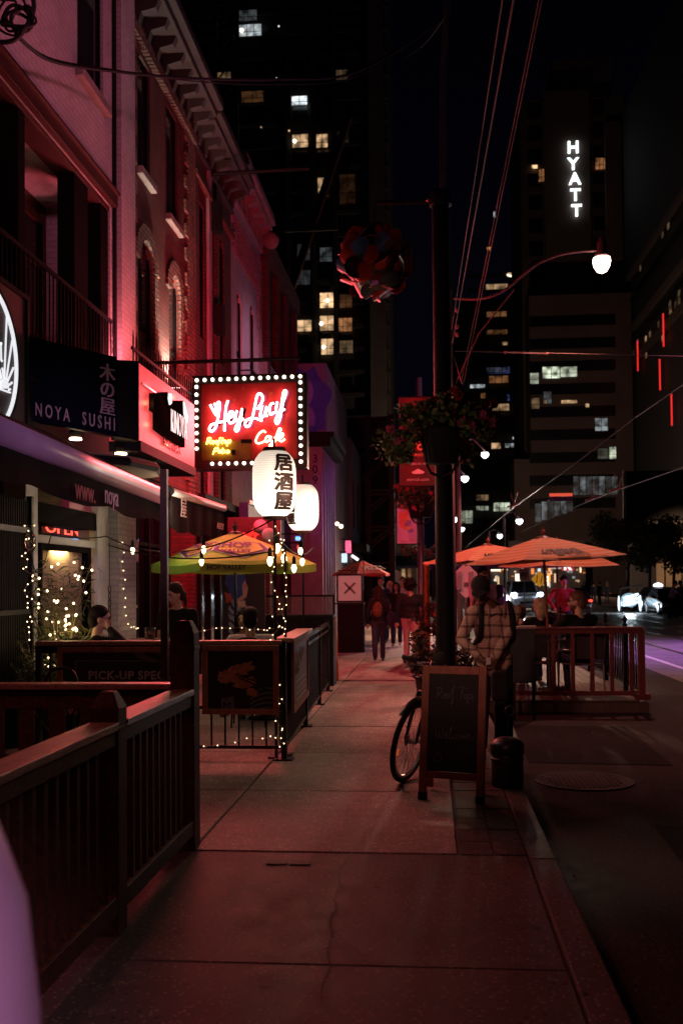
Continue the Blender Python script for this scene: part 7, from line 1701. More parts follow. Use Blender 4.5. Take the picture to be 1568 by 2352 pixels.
b.ell(MT @ Vector((0, -.2, 1.24)), (.17, .11, .24), 14, 10); extra(t, s, b, 'backpack', KBLACK, .014)
# ---- walkers seen from behind
def at_ground(u, Y): return atY(u, 1500, Y).x
SWEAT = cloth('black_knit', (.014, .012, .013))
Yw = 21.3
t, MT, MH, s, E, W, A, sh = figure('woman walking away in black with an orange patterned backpack and long hair', at_ground(870, Yw), Yw, 0, .08, 1.60, .92, 0, .03, 0, (.3, 0, 0), (.25, .1, .86), (-.26, .0, .88), (.09, .12, .08), (-.09, -.14, .1), SKINL, KBLACK, KDENIM, SHOEM, ('long', HBR), vox=.018)
b = MB(); b.ell(MT @ Vector((-.03, -.17, 1.2)), (.12, .08, .19), 12, 9); extra(t, s, b, 'backpack', mat('patterned_backpack', (.16, .06, .03), .8, 0, .9, 26), .02)
b = MB(); b.ell(Vector((.27, -.02, .98)), (.11, .13, .19), 12, 9); b.tube([MT @ Vector((.17, 0, 1.45)), Vector((.25, -.02, 1.15))], .014, 6); extra(t, s, b, 'tote_bag', KNAVY, .018)
t, MT, MH, s, E, W, A, sh = figure('curly haired woman walking away in black top and pale pink trousers', at_ground(943, 20.9), 20.9, 0, -.05, 1.71, .93, 0, .0, 0, (-.1, 0, 0), (.3, .12, .88), (-.3, -.02, .84), (.1, -.16, .12), (-.1, .14, .07), SKINM, SWEAT, KPINK, SHOEW, ('curly', HDK), vox=.018, bulk=1.25)
b = MB(); b.ell(Vector((.3, -.05, .84)), (.07, .1, .13), 10, 8); b.tube([MT @ Vector((-.05, -.1, 1.47)), MT @ Vector((.12, -.14, 1.2)), Vector((.3, -.07, .95))], .012, 6); extra(t, s, b, 'shoulder_bag', KBLACK, .016)
# ---- people coming the other way
figure('short haired man in navy shirt walking toward the viewer behind the backpack', at_ground(876, 27.5), 27.5, 0, math.pi, 1.84, ar=(.1, .1, .07), al=(-.1, -.1, .1), top=KNAVY, sleeve='short', hair=('short', HBR), vox=.024)
figure('blonde woman in dark top far along the pavement between the walkers', at_ground(897, 29), 29, 0, math.pi + .1, 1.72, top=KBLACK, sleeve='short', hair=('long', HBL), vox=.026)
figure('dark long haired woman in black top and trousers walking toward the viewer', at_ground(911, 26.5), 26.5, 0, math.pi - .1, 1.69, ar=(.08, .14, .07), al=(-.08, -.12, .1), top=KBLACK, sleeve='short', hair=('long', HDK), shoe=SHOEW, skin=SKINM, vox=.024)
figure('man in a pale shirt half hidden behind the curly haired woman', at_ground(927, 30), 30, 0, math.pi, 1.86, top=KWHITE, hair=('short', HBR), vox=.026)
# ---- people on the left patio
pw = atY(403, 1400, 11.0)
figure('waitress with tied back brown hair and black T-shirt looking down to the left', pw.x + .03, 11.0, 0, math.pi - .1, 1.66, wr=(.12, .28, 1.0), wl=(-.16, .28, 1.0), head=(-.5, .3, 0), skin=SKINL, top=KBLACK, legs=KBLACK, sleeve='short', hair=('bun', HBR), vox=.014)
pm = atY(225, 1440, 10.4)
figure('dark haired man in glasses seated at the left with his hand to his chin', pm.x, 10.4, 0, -math.pi / 2 + .2, 1.75, hip=.58, wr=(.06, .13, 1.18), wl=(-.1, .3, .9), ar=(.12, .4, .12), al=(-.12, .42, .12), head=(.0, .1, 0), skin=SKINL, top=KBLACK, sleeve='long', hair=('short', HDK), specs=True, vox=.014, er=(1, -.2, -1), el=(-1, -.2, -1))
pc = atY(575, 1440, 11.6)
figure('seated man in white shirt and dark cap seen from behind under the umbrella', pc.x, 11.6, 0, .12, 1.75, hip=.52, wr=(.2, .34, .88), wl=(-.2, .34, .88), ar=(.12, .4, .08), al=(-.12, .42, .08), skin=SKINM, top=KWHITE, cap=KBLACK, sleeve='short', hair=('short', HDK), vox=.015, bulk=1.15)
pd = atY(556, 1430, 12.6)
figure('person facing the man in the dark cap across their patio table', pd.x, 12.7, 0, math.pi - .1, 1.68, hip=.52, wr=(.2, .34, .88), wl=(-.2, .34, .88), ar=(.12, .4, .08), al=(-.12, .42, .08), skin=SKINM, top=KBLACK, hair=('bob', HDK), vox=.016)
# ---- people on the road deck
pb_ = atY(1330, 1440, 14.25)
figure('bearded man in black T-shirt and glasses seated behind the red railing', pb_.x, 14.3, ZD, .55, 1.86, hip=.52, wr=(.15, .38, .92), wl=(-.2, .34, .85), ar=(.16, .42, .07), al=(-.14, .42, .07), head=(.75, .05, 0), skin=SKINL, top=KBLACK, sleeve='short', hair=('short', HGR), beard=HGR, specs=True, vox=.014, bulk=1.3, er=(1, -.3, -.6), el=(-1, -.3, -.6))
pl_ = atY(1240, 1430, 15.8)
figure('blonde woman in black seated under the striped umbrella', pl_.x, 15.9, ZD, .3, 1.72, hip=.52, wr=(.15, .34, .85), wl=(-.2, .34, .85), ar=(.16, .42, .07), al=(-.14, .42, .07), head=(.5, 0, 0), skin=SKINL, top=KBLACK, hair=('bob', HBL), vox=.016)
for (u, Y, lab, hr) in ((1172, 16.8, 'dark haired diner seated just right of the plaid man', ('short', HDK)), (1195, 16.2, 'diner with thinning hair seated with only the crown of the head showing', ('short', HBR))):
    q = atY(u, 1420, Y); figure(lab, q.x, Y, ZD, .3, 1.62, hip=.48, wr=(.15, .34, .85), wl=(-.2, .34, .85), ar=(.16, .42, .07), al=(-.14, .42, .07), skin=SKINL, top=KBLACK, hair=hr, vox=.02)
q = atY(1109, 1390, 19); figure('man in a dark cap and pale shirt standing beyond the plaid man', q.x, 19, ZD, math.pi + .4, 1.88, top=cloth('lilac_shirt', (.50, .42, .55), .06), cap=KNAVY, sleeve='short', hair=('short', HDK), vox=.02)
q = atY(1148, 1370, 26); figure('person in a purple top standing sideways beside the white car', q.x, 26, -.12, -1.2, 1.72, top=cloth('purple_top', (.22, .13, .30), .2), hair=('long', HBR), vox=.024)
# ---- cyclist
q = atY(1290, 1400, 24.5)
t, *_ = figure('cyclist in a red jacket and white headband riding in the road', q.x, 24.5, -.13, .1 + math.pi, 1.84, hip=1.03, lean=.25, wr=(.27, .42, 1.1), wl=(-.27, .42, 1.1), ar=(.12, .1, .35), al=(-.12, .12, .2), top=cloth('red_jacket', (.42, .04, .03), .15), legs=KBLACK, hair=('short', HDK), vox=.02, bulk=1.15, er=(1, -.2, .1), el=(-1, -.2, .1), face=False)
b = MB(); b.ell(Vector((0, .13, 1.735)), (.09, .106, .03), 14, 6); b.v = [p * 1.05 for p in b.v]; b.build('face_band', KWHITE, t, True, local=True)
tb = T('bicycle', 'dark bicycle ridden by the cyclist in the red jacket', 'bicycle', (q.x, 24.5, -.13))
for dy in (-.55, .5):
    b = MB(); b.tube([(q.x, 24.5 + dy + .33 * math.cos(a), -.13 + .34 + .33 * math.sin(a)) for a in [i * math.pi / 14 for i in range(28)]], .02, 6, closed=True); w2 = b.build('wheel', RUB, tb)
b = MB(); z_ = -.13; y_ = 24.5
for p0_, p1_ in (((-.55, .34), (-.42, .95)), ((-.45, .8), (.15, .85)), ((-.43, .85), (.02, .3)), ((.02, .3), (.15, .95)), ((.02, .3), (.5, .34)), ((.5, .34), (.14, .82))): b.tube([(q.x, y_ + p0_[0], z_ + p0_[1]), (q.x, y_ + p1_[0], z_ + p1_[1])], .018, 6)
b.tube([(q.x - .3, y_ - .42, z_ + 1.02), (q.x + .3, y_ - .42, z_ + 1.02)], .014, 6); b.build('frame', BKM, tb)
b = MB(); b.ell((q.x, y_ + .2, z_ + .98), (.07, .13, .03)); b.build('saddle', RUB, tb)
# ---- far right man by the taxi and pedestrians
q = atY(1541, 1390, 50); figure('man in a light blue shirt bending toward the taxi at the far right', q.x, 50, -.13, -math.pi / 2 - .2, 1.86, lean=.25, wr=(.2, .5, 1.0), wl=(-.2, .5, 1.0), ar=(.1, -.12, .08), al=(-.1, .14, .08), top=cloth('blue_shirt', (.34, .38, .62), .08), legs=KBLACK, hair=('short', HDK), sleeve='short', vox=.026, bulk=1.2)
q = atY(1562, 1380, 55); figure('person in dark clothes at the very right edge beyond the taxi', q.x, 55, -.13, -1.2, 1.85, top=KBLACK, hair=('short', HDK), vox=.03)
for i, (u, Y, lab) in enumerate(((1341, 72, 'woman in dark dress standing behind the red tail lights'), (1362, 80, 'pedestrian in a blue top on the far pavement'), (1376, 78, 'pedestrian in black on the far pavement under the trees'), (1393, 84, 'far pedestrian half lost in the dark under the trees'))):
    q = atY(u, 1360, Y); figure(lab, q.x, Y, -.05, (math.pi, 0, .8, math.pi)[i], 1.8, top=(KBLACK, KNAVY, KBLACK, KNAVY)[i], hair=('long' if i == 0 else 'short', HBR), vox=.03)
# ================================================================== VEHICLES
CARGL = glassmat('car_glass', (.01, .01, .012), .08)
def car(label, cat, x, y, rz, paint, L=4.6, W=1.82, H=1.46, suv=False, front=None, tail=None, sign=None, name='parked_car', hl=None):
    """local: front looks to +Y"""
    t = T(name, label, cat, (x, y, -.13), rz); hw = W / 2; b = MB()
    belt = H * (.62 if not suv else .58)
    def sec(yy, w, z0, z1): return [(-w, yy, z0), (w, yy, z0), (w * 1.0, yy, (z0 + z1) / 2), (w * .93, yy, z1), (-w * .93, yy, z1), (-w, yy, (z0 + z1) / 2)]
    S_ = [sec(-L/2, hw * .86, .32, belt - .1), sec(-L/2 + .12, hw * .96, .24, belt), sec(-L/2 + .7, hw, .22, belt + .04), sec(0, hw, .2, belt + .02), sec(L/2 - 1.2, hw, .2, belt - .02), sec(L/2 - .25, hw * .95, .22, belt - .16), sec(L/2, hw * .84, .3, belt - .26)]
    k = len(b.v)
    for q in S_: b.v += [Vector(p) for p in q]
    for i in range(len(S_) - 1):
        for j in range(6): b.f.append((i*6+j, i*6+(j+1) % 6, (i+1)*6+(j+1) % 6, (i+1)*6+j))
    b.f.append(tuple(range(6))); b.f.append(tuple((len(S_)-1)*6 + j for j in range(6)))
    b.build('body', paint, t, bevel=.05, local=True)
    y0, y1 = (-L/2 + (.35 if not suv else .1)), L/2 - 1.25; r0, r1 = y0 + (.65 if not suv else .35), y1 - .8
    b = MB(); lo = [(-hw * .9, y0, belt + .02), (hw * .9, y0, belt + .02), (hw * .9, y1, belt - .02), (-hw * .9, y1, belt - .02)]; hi = [(-hw * .68, r0, H), (hw * .68, r0, H), (hw * .68, r1, H), (-hw * .68, r1, H)]
    b.add(lo + hi, [(4,5,6,7),(0,1,5,4),(1,2,6,5),(2,3,7,6),(3,0,4,7)]); b.build('cabin', paint, t, bevel=.04, local=True)
    def win(i0, i1, j0, j1, nm):
        a, c_, d, e = [Vector(p) for p in (lo[i0], lo[i1], hi[j1], hi[j0])]; m0 = (a + c_ + d + e) / 4; n_ = (c_ - a).cross(e - a).normalized()
        if n_.dot(m0 - Vector((0, (y0 + y1) / 2, belt))) < 0: n_ = -n_
        b = MB(); q = [m0 + (p - m0) * .86 + n_ * .012 for p in (a, c_, d, e)]; b.prism(q, (0, 0, 0), n_ * .004); b.build(nm, CARGL, t, local=True)
    win(0, 1, 0, 1, 'rear_window'); win(2, 3, 2, 3, 'windscreen'); win(1, 2, 1, 2, 'side_window'); win(3, 0, 3, 0, 'side_window')
    for sx_ in (-1, 1):
        for yy in (-L/2 + .85, L/2 - .85):
            b = MB(); b.lathe([(.18, -.1), (.31, -.09), (.33, -.05), (.33, .05), (.31, .09), (.18, .1)], (sx_ * (hw - .09), yy, .33), 20, axis=(1, 0, 0)); w_ = b.build('wheel', RUB, t, True, local=True)
            b = MB(); b.lathe([(.02, -.112), (.2, -.108), (.2, .108), (.02, .112)], (sx_ * (hw - .09), yy, .33), 16, axis=(1, 0, 0)); b.build('rim', ALU, w_, local=True)
        b = MB(); b.ell((sx_ * hw * .76, L/2 + .02, hl or belt - .36), (.2, .12, .13)); b.build('headlight', front or mat('lamp_dull', (.3, .3, .32), .2), t, True, local=True)
        b = MB(); b.ell((sx_ * hw * .76, -L/2 + .06, belt - .2), (.17, .08, .1)); b.build('tail_light', tail or mat('tail_dull', (.3, .02, .02), .2), t, True, local=True)
        b = MB(); b.ell((sx_ * (hw + .1), y1 - .25, belt + .08), (.11, .06, .08)); b.build('mirror', paint, t, True, local=True)
    b = MB(); b.box((-hw * .8, -L/2 - .05, .3), (hw * .8, -L/2 + .03, .52)); b.build('rear_bumper', paint, t, bevel=.03, local=True)
    b = MB(); b.box((-hw * .8, L/2 - .05, .28), (hw * .8, L/2 + .05, .5)); b.build('front_bumper', paint, t, bevel=.03, local=True)
    b = MB(); b.box((-.45, L/2 - .02, .52), (.45, L/2 + .012, .64)); b.build('grille', BLACK, t, local=True)
    b = MB(); b.box((-.2, -L/2 - .02, belt - .28), (.2, -L/2 + .0, belt - .16)); b.build('number_plate', emit('plate_lit', (.7, .5, 1), .35, (.6, .5, .65)), t, local=True)  # plate glows by itself in place of light from a plate lamp
    b = MB(); b.box((-hw * .72, -L/2 - .062, .42), (hw * .72, -L/2 - .051, .5)); b.build('rear_trim', ALU, t, local=True)
    if sign:
        b = MB(); b.lathe([(.2, 0), (.3, .05), (.24, .16), (.05, .24)], (0, (r0 + r1) / 2, H + .01), 16); b.build('roof_sign', sign, t, True, local=True)
    return t
PBLK = mat('car_black', (.008, .008, .009), .15, .2, .1, 3); PWHT = mat('car_silver', (.45, .45, .47), .25, .3, .05, 3); PDRK = mat('car_dark_red', (.05, .012, .014), .2, .2, .1, 3)
HL = emit('headlight_cold', (.72, .86, 1), 26); TLR = emit('tail_red', (1, .05, .02), 2.4); HLW = emit('headlight_glare', (1, .92, .82), 60)
q = atY(1504, 1380, 62); car('black taxi with a glowing white roof sign on the far side of the road', 'taxi', q.x, 62, .12, PBLK, 4.8, 1.85, 1.5, tail=TLR, sign=emit('taxi_sign', (.9, .93, 1), 3), name='taxi')
q = atY(1197, 1370, 52); car('white van like car with bright cold headlights coming up the road', 'car', q.x * 66 / 52, 66, math.pi + .04, PWHT, 5.2, 2.15, 1.95, True, front=HL, hl=1.08)
lamp('SPOT', 'headlight_beam', (q.x, 51, .6), (.75, .87, 1), 900, (q.x, 30, -.1), .1, cone=60)
q = atY(1320, 1370, 60); car('dark car with lit red tail lights ahead of the cyclist', 'car', q.x, 62, .05, PDRK, 4.6, 1.85, 1.5, tail=TLR)
q = atY(1572, 1390, 47); car('dark car cut by the right edge of the photo', 'car', q.x + 1.6, 57, math.pi, PBLK, front=mat('lamp_dull', (.3, .3, .32), .2))
q = atY(1105, 1360, 75); car('car with glaring warm headlights hidden behind the plaid man', 'car', q.x, 77, math.pi, PBLK, 4.8, 1.96, 1.9, True, front=HLW, hl=1.2)
for sx_ in (-.68, .68): lamp('SPOT', 'glare_beam', (q.x + sx_, 74.3, .75), (1, .93, .85), 500, (1.0, 9, 1.3), .15, cone=40)
# pedicab ringed with white lights
q = atY(1446, 1395, 60)
t = T('pedicab', 'pedicab outlined in bright white lights left of the black taxi', 'pedicab', (q.x, 60, -.13)); LED = emit('led_white', (.72, .90, 1), 1.6)
LEDD = emit('led_dim', (.45, .65, .8), .45)
for sx_ in (-.62, .62):
    b = MB(); b.tube([(q.x + sx_, 60 + .5 * math.cos(a), -.13 + .55 + .53 * math.sin(a)) for a in [i * math.pi / 12 for i in range(24)]], .05, 6, closed=True); w_ = b.build('wheel', RUB, t)
    b = MB(); b.tube([(q.x + sx_ * .98, 59.93 + .44 * math.cos(a), -.13 + .55 + .46 * math.sin(a)) for a in [i * math.pi / 12 for i in range(24)]], .035, 6, closed=True)
    for i in range(8): a = i * math.pi / 4; b.tube([(q.x + sx_ * .98, 59.93, .42), (q.x + sx_ * .98, 59.93 + .44 * math.cos(a), .42 + .46 * math.sin(a))], .014, 4)
    b.build('wheel_lights', LED, w_)
b = MB(); b.ell((q.x, 60.1, .62), (.52, .4, .42), 16, 10); b.build('cab_body', LEDD, t, True)
b = MB()
for i in range(26): b.ell((q.x - .45 + .9 * ((i * 7) % 26) / 25, 59.66, .3 + .65 * ((i * 11) % 26) / 25), (.05 + .02 * (i % 3)), 6, 5)
b.build('light_cluster', LED, t)
b = MB(); b.prism([(q.x - .6, 60, 1.25), (q.x + .75, 60, 1.45), (q.x + .75, 60, 1.5), (q.x - .6, 60, 1.3)], (0, -.2, 0), (0, 1.0, 0)); b.build('hood', BLACKM, t)
for sx_ in (-.5, .5): b = MB(); b.tube([(q.x + sx_, 60.4, .9), (q.x + sx_, 60.4, 1.33)], .02, 5); b.build('hood_post', BLACK, t)
b = MB(); b.tube([(q.x, 60.5, .4), (q.x, 61.6, .5), (q.x, 61.8, 1.0)], .03, 6); b.tube([(q.x, 61.8 + .32 * math.cos(a), .2 + .32 * math.sin(a)) for a in [i * math.pi / 10 for i in range(20)]], .025, 5, closed=True); b.build('front_bike', BKM, t)
lamp('POINT', 'pedicab_glow', (q.x - .3, 58.6, .5), (.75, .9, 1), 160, None, .3)
# ================================================================== LEFT PATIO DETAILS
def bamboo(label, c, r, h, n, seedv):
    t = T('bamboo_plant', label, 'plant', tuple(c), 0); rnd = random.Random(seedv); c = Vector(c)
    b = MB(); b.lathe([(.17, 0), (.22, .45), (.2, .45), (.19, .4)], c, 18); b.build('pot', BLACKM, t, True)
    st = MB(); lf = [MB(), MB()]
    for i in range(n):
        a = rnd.uniform(0, 6.28); e = Vector((math.cos(a) * r * rnd.random() ** .5, math.sin(a) * r * .8 * rnd.random() ** .5, h * rnd.uniform(.55, 1.0)))
        pts = [c + Vector((e.x * f * f * .9 + .06 * math.cos(a), e.y * f * f * .9 + .06 * math.sin(a), .4 + (e.z - .4) * f)) for f in (0, .33, .66, 1)]
        st.tube(pts, [.007, .006, .005, .002], 5)
        for k in range(22):
            f = rnd.uniform(.12, 1); p = pts[min(int(f * 3), 2)].lerp(pts[min(int(f * 3) + 1, 3)], f * 3 % 1)
            d = Vector((rnd.gauss(0, 1), rnd.gauss(0, 1), rnd.uniform(-.4, .8))).normalized(); L = rnd.uniform(.10, .2); w_ = d.cross(Vector((rnd.gauss(0, 1), rnd.gauss(0, 1), 1))).normalized() * .010
            m_ = p + d * L * .5 + Vector((0, 0, .01)); q_ = p + d * L - Vector((0, 0, .03)); lf[rnd.randrange(2)].add([p, m_ + w_, q_, m_ - w_], [(0, 1, 2, 3)])
    st.build('stems', mat('bamboo_stem', (.16, .13, .05), .5), t)
    for b, m_ in zip(lf, LEAFS): b.build('foliage', m_, t, normals=False)
    return t
pc_ = atX(138, 1470, -3.95); pc_.z = 0
bamboo('tall bamboo plant wrapped in fairy lights in the doorway', pc_, .46, 2.0, 46, 41)
pc2 = atY(95, 1560, 9.9); pc2.z = 0
bamboo('second leafy pot plant low behind the left end of the patio fence', pc2, .34, 1.25, 30, 42)
rnd = random.Random(9); pts = []
for i in range(60):
    z = .75 + 1.15 * rnd.random() ** 1.4; a = rnd.uniform(0, 6.28); r = (.06 + .32 * (z / 2)) * rnd.random() ** .5
    pts.append(Vector((pc_.x + r * math.cos(a) + .04, pc_.y - abs(r * math.sin(a)) - .02, z)))
t = T('fairy_lights', 'cluster of warm fairy lights tangled in the doorway bamboo', 'string lights', tuple(pc_), 0, 'warm fairy light strings')
pts.sort(key=lambda p: p.z); b = MB(); b.tube(smooth_curve(pts, 2), .002, 4); b.build('wire', WIREC, t)
b = MB(); b.ell(pts[0], .014, 6, 5); o = b.build('bulb', FAIRY, t); rep(o, [p - pts[0] for p in pts[1:]])
lamp('POINT', 'bamboo_fairy_glow', (pc_.x + .1, pc_.y - .15, 1.15), (1, .68, .28), 4.5, None, .15)
# OPEN sign
t = T('open_sign', 'red neon OPEN sign with a blue dotted line above the doorway', 'neon sign', tuple(atX(142, 1212, -4.2)))
p = atX(104, 1221, -4.62); q = atX(182, 1224, -4.62)
vs, fs = text_mesh('OPEN', .2, extrude=.006, offset=.0); wd = max(v.x for v in vs)
b = MB(); b.add([Vector((-4.62 + v.z, p.y + (q.y - p.y) * v.x / wd, p.z + v.y)) for v in vs], fs); b.build('lettering', emit('neon_red', (1, .10, .06), 2.2), t, normals=False)
b = MB()
for i in range(12): b.ell((-4.61, p.y + (q.y - p.y) * (.3 + .65 * i / 11), p.z - .05), .016, 6, 5)
b.build('dots', emit('neon_blue', (.08, .35, 1), 3), t)
b = MB(); b.box((-4.68, p.y - .05, p.z - .1), (-4.645, q.y + .05, p.z + .2)); b.build('backing', BLACK, t)
# chain ornament
pc_ = atX(252, 1345, -4.05)
t = T('chain_ornament', 'hanging chain of black iron loops on the white shop column', 'ornament', tuple(pc_))
b = MB(); zt_ = pc_.z; b.tube([(pc_.x, pc_.y, zt_ + .55), (pc_.x, pc_.y, zt_)], .005, 5)
for k in range(9):
    rx, rz_ = (.035, .055) if k % 2 else (.05, .05); b.tube([(pc_.x, pc_.y + rx * math.cos(a), zt_ - .05 - k * .085 + rz_ * math.sin(a)) for a in [i * math.pi / 8 for i in range(16)]], .006, 5, closed=True)
b.build('loops', BLACK, t)
# wire coil with caged lamp on white column
pc_ = atX(68, 1245, -4.05); t = T('caged_lamp', 'unlit caged lamp with looped cable on the white shop column', 'lamp', tuple(pc_))
b = MB(); b.ell(pc_, (.05, .05, .11), 10, 8); b.build('bulb_glass', GLS, t, True)
b = MB()
for k in range(6): a = k * math.pi / 3; b.tube(smooth_curve([pc_ + Vector((0, 0, .14)), pc_ + Vector((.06 * math.cos(a), .06 * math.sin(a), .05)), pc_ + Vector((.06 * math.cos(a), .06 * math.sin(a), -.06)), pc_ + Vector((0, 0, -.13))]), .004, 4)
b.tube(smooth_curve([pc_ + Vector((.02, 0, -.13)), pc_ + Vector((.02, .12, -.3)), pc_ + Vector((.02, .35, -.2)), pc_ + Vector((.02, .5, .05)), pc_ + Vector((.02, .6, .12))]), .006, 5); b.build('cage', BLACK, t)
# bar height table, tumbler, chairs
pt2 = atY(345, 1468, 10.3)
table('tall dark table holding the tumbler beside the waitress', pt2.x, 10.45, 0, .3, pt2.z - .005)
b = MB(); b.lathe([(.050, .004), (.058, .06), (.062, .125), (.058, .125), (.052, .03), (.045, .012)], (pt2.x, 10.3, pt2.z), 16); tag(b.build('tumbler', GLS, None, True), 'clear tumbler of pale drink standing left of the dark square post', 'glass')
table('table in front of the man in the dark cap', pc.x + .1, 12.15, 0, .34, .74)
def ironchair(label, x, y, rz, z=0, group='black iron chairs on the patio'):
    t = T('iron_chair', label, 'chair', (x, y, z), rz, group)
    b = MB(); b.lathe([(.21, .44), (.22, .455), (.2, .465)], (0, 0, 0), 20); b.build('seat', BLACK, t, local=True)
    for sx_ in (-.17, .17):
        for sy_ in (-.17, .17): b = MB(); b.tube([(sx_ * 1.15, sy_ * 1.15, 0), (sx_, sy_, .44)], .012, 6); b.build('leg', BLACK, t, local=True)
    b = MB(); b.tube(smooth_curve([(-.2, -.18, .44), (-.22, -.22, .75), (-.15, -.24, .98), (0, -.25, 1.03), (.15, -.24, .98), (.22, -.22, .75), (.2, -.18, .44)]), .012, 8); b.build('back_frame', BLACK, t, local=True)
    b = MB(); b.tube(smooth_curve([(-.2, -.235, .8), (-.1, -.24, .9), (0, -.245, .8), (.1, -.24, .7), (.2, -.235, .8)]), .009, 6); b.tube(smooth_curve([(-.2, -.235, .8), (-.1, -.24, .7), (0, -.245, .8), (.1, -.24, .9), (.2, -.235, .8)]), .009, 6); b.build('lattice', BLACK, t, local=True)
    return t
ironchair('black iron lattice chair under the man in the dark cap', pc.x, 11.5, .12)
ironchair('black iron chair under the person facing the dark cap', pd.x, 12.8, math.pi - .1)
ironchair('black iron chair of the man with glasses at the left', pm.x, 10.4, -math.pi / 2 - .25, .06)
qn = atY(40, 1680, 6.6)
for i, dx in enumerate((0, .0)):
    if i == 0: ironchair('rounded black chair back low in the near patio behind the timber fence', qn.x, 6.9, 2.6, -.35 + .0 if False else 0)
# mural figure board
Ym = 15.6
t = T('mural_board', 'painted board of a woman in blue top and striped skirt beside the shop door', 'mural board', (atY(558, 1400, Ym).x, Ym, 0))
a, c = atY(512, 1480, Ym), atY(608, 1240, Ym)
b = MB(); b.box((a.x, Ym, 0), (c.x, Ym + .03, c.z)); b.build('board', mat('mural_back', (.03, .02, .03), .7), t)
y = Ym - .004
def paint(pts, m, nm, dy=0.0): b = MB(); b.prism([atY(u, v, y - dy) for u, v in pts], (0, 0, 0), (0, .0015, 0)); b.build(nm, m, t)
MSK = mat('mural_skin', (.52, .32, .28), .7); MBL = mat('mural_blue_top', (.05, .09, .38), .7); MRD = mat('mural_red', (.50, .08, .06), .7)
def stripemat():
    m, nt, b = principled('mural_striped'); tc = nt.nodes.new('ShaderNodeTexCoord'); wv = nt.nodes.new('ShaderNodeTexWave'); wv.bands_direction = 'DIAGONAL'; wv.inputs['Scale'].default_value = 5; wv.inputs['Distortion'].default_value = 5; wv.inputs['Detail Scale'].default_value = 1.2
    nt.links.new(tc.outputs['Object'], wv.inputs[0]); r = nt.nodes.new('ShaderNodeValToRGB'); r.color_ramp.interpolation = 'CONSTANT'; r.color_ramp.elements[0].color = (.03, .02, .05, 1); r.color_ramp.elements[1].color = (.24, .32, .52, 1); r.color_ramp.elements[1].position = .38
    nt.links.new(wv.outputs['Fac'], r.inputs[0]); nt.links.new(r.outputs[0], b.inputs['Base Color']); return m
MST = stripemat()
paint([(522,1312),(540,1322),(556,1312),(566,1330),(560,1352),(556,1374),(532,1374),(524,1350),(516,1340)], MBL, 'painted_top')
paint([(530,1312),(540,1326),(552,1312),(550,1298),(540,1292),(532,1298)], MSK, 'painted_neck', .002)
paint([(534,1374),(556,1374),(570,1392),(578,1420),(572,1450),(560,1476),(524,1476),(526,1430),(524,1400)], MST, 'painted_skirt', .001)
paint([(562,1332),(570,1350),(566,1372),(548,1384),(540,1382),(558,1366),(556,1346)], MSK, 'painted_arm', .003)
paint([(516,1360),(530,1364),(534,1380),(520,1385)], MRD, 'painted_apron', .003)
paint([(544,1382),(564,1380),(562,1394),(548,1396)], mat('mural_cup', (.6, .48, .46), .7), 'painted_cup', .004)
# ---- brick building's dark shop front
XS = -4.7
b = MB(); b.box((XS - .06, 14.35, .5), (XS - .04, 17.7, 3.15)); b.build('shop_glass', GLASS, B2)
for y in (14.32, 15.0, 15.6, 16.3, 16.9, 17.6):
    b = MB(); b.box((XS - .03, y, 0), (XS + .05, y + .07, 3.18)); b.build('mullion', DKFRAME, B2)
for z in (.45, 2.3): b = MB(); b.box((XS - .03, 14.39, z), (XS + .04, 17.6, z + .06)); b.build('transom', DKFRAME, B2)
b = MB(); b.box((XS - .03, 14.39, 0), (XS + .02, 17.6, .44)); b.build('stall_riser', BLACKM, B2)
STAR = mat('star_paint', (.62, .40, .42), .6)
for (u, v, r) in ((302, 1218, 7), (405, 1222, 6), (306, 1268, 9), (494, 1200, 8), (470, 1212, 7)):
    c = atX(u, v, XS + .06); k = r * pxm(c.y); b = MB(); b.prism([(XS + .055, c.y + math.sin(a) * k * 2.2 * (1 if i % 2 == 0 else .42), c.z + math.cos(a) * k * (1 if i % 2 == 0 else .42)) for i, a in enumerate([math.pi * j / 5 for j in range(10)])], (0, 0, 0), (.004, 0, 0)); b.build('window_star', STAR, B2)
for (u0, v0, u1, v1, m_) in ((448, 1282, 462, 1388, MRD), (476, 1388, 488, 1394, mat('brass_plate', (.4, .22, .08), .4, .6)), (491, 1420, 500, 1465, mat('sticker_white', (.5, .5, .55), .5)), (296, 1390, 316, 1398, MATS.get('brass_plate') or MRD), (302, 1240, 318, 1290, MRD)):
    a, c = atX(u0, v1, XS + .06), atX(u1, v0, XS + .06); b = MB(); b.box((XS + .052, a.y, a.z), (XS + .06, c.y, c.z)); b.build('door_sticker', m_, B2)
lamp('AREA', 'shop_interior_lamp', (-5.5, 16, 2.9), (1, .25, .2), 8, (-4.6, 16, .5), .8)
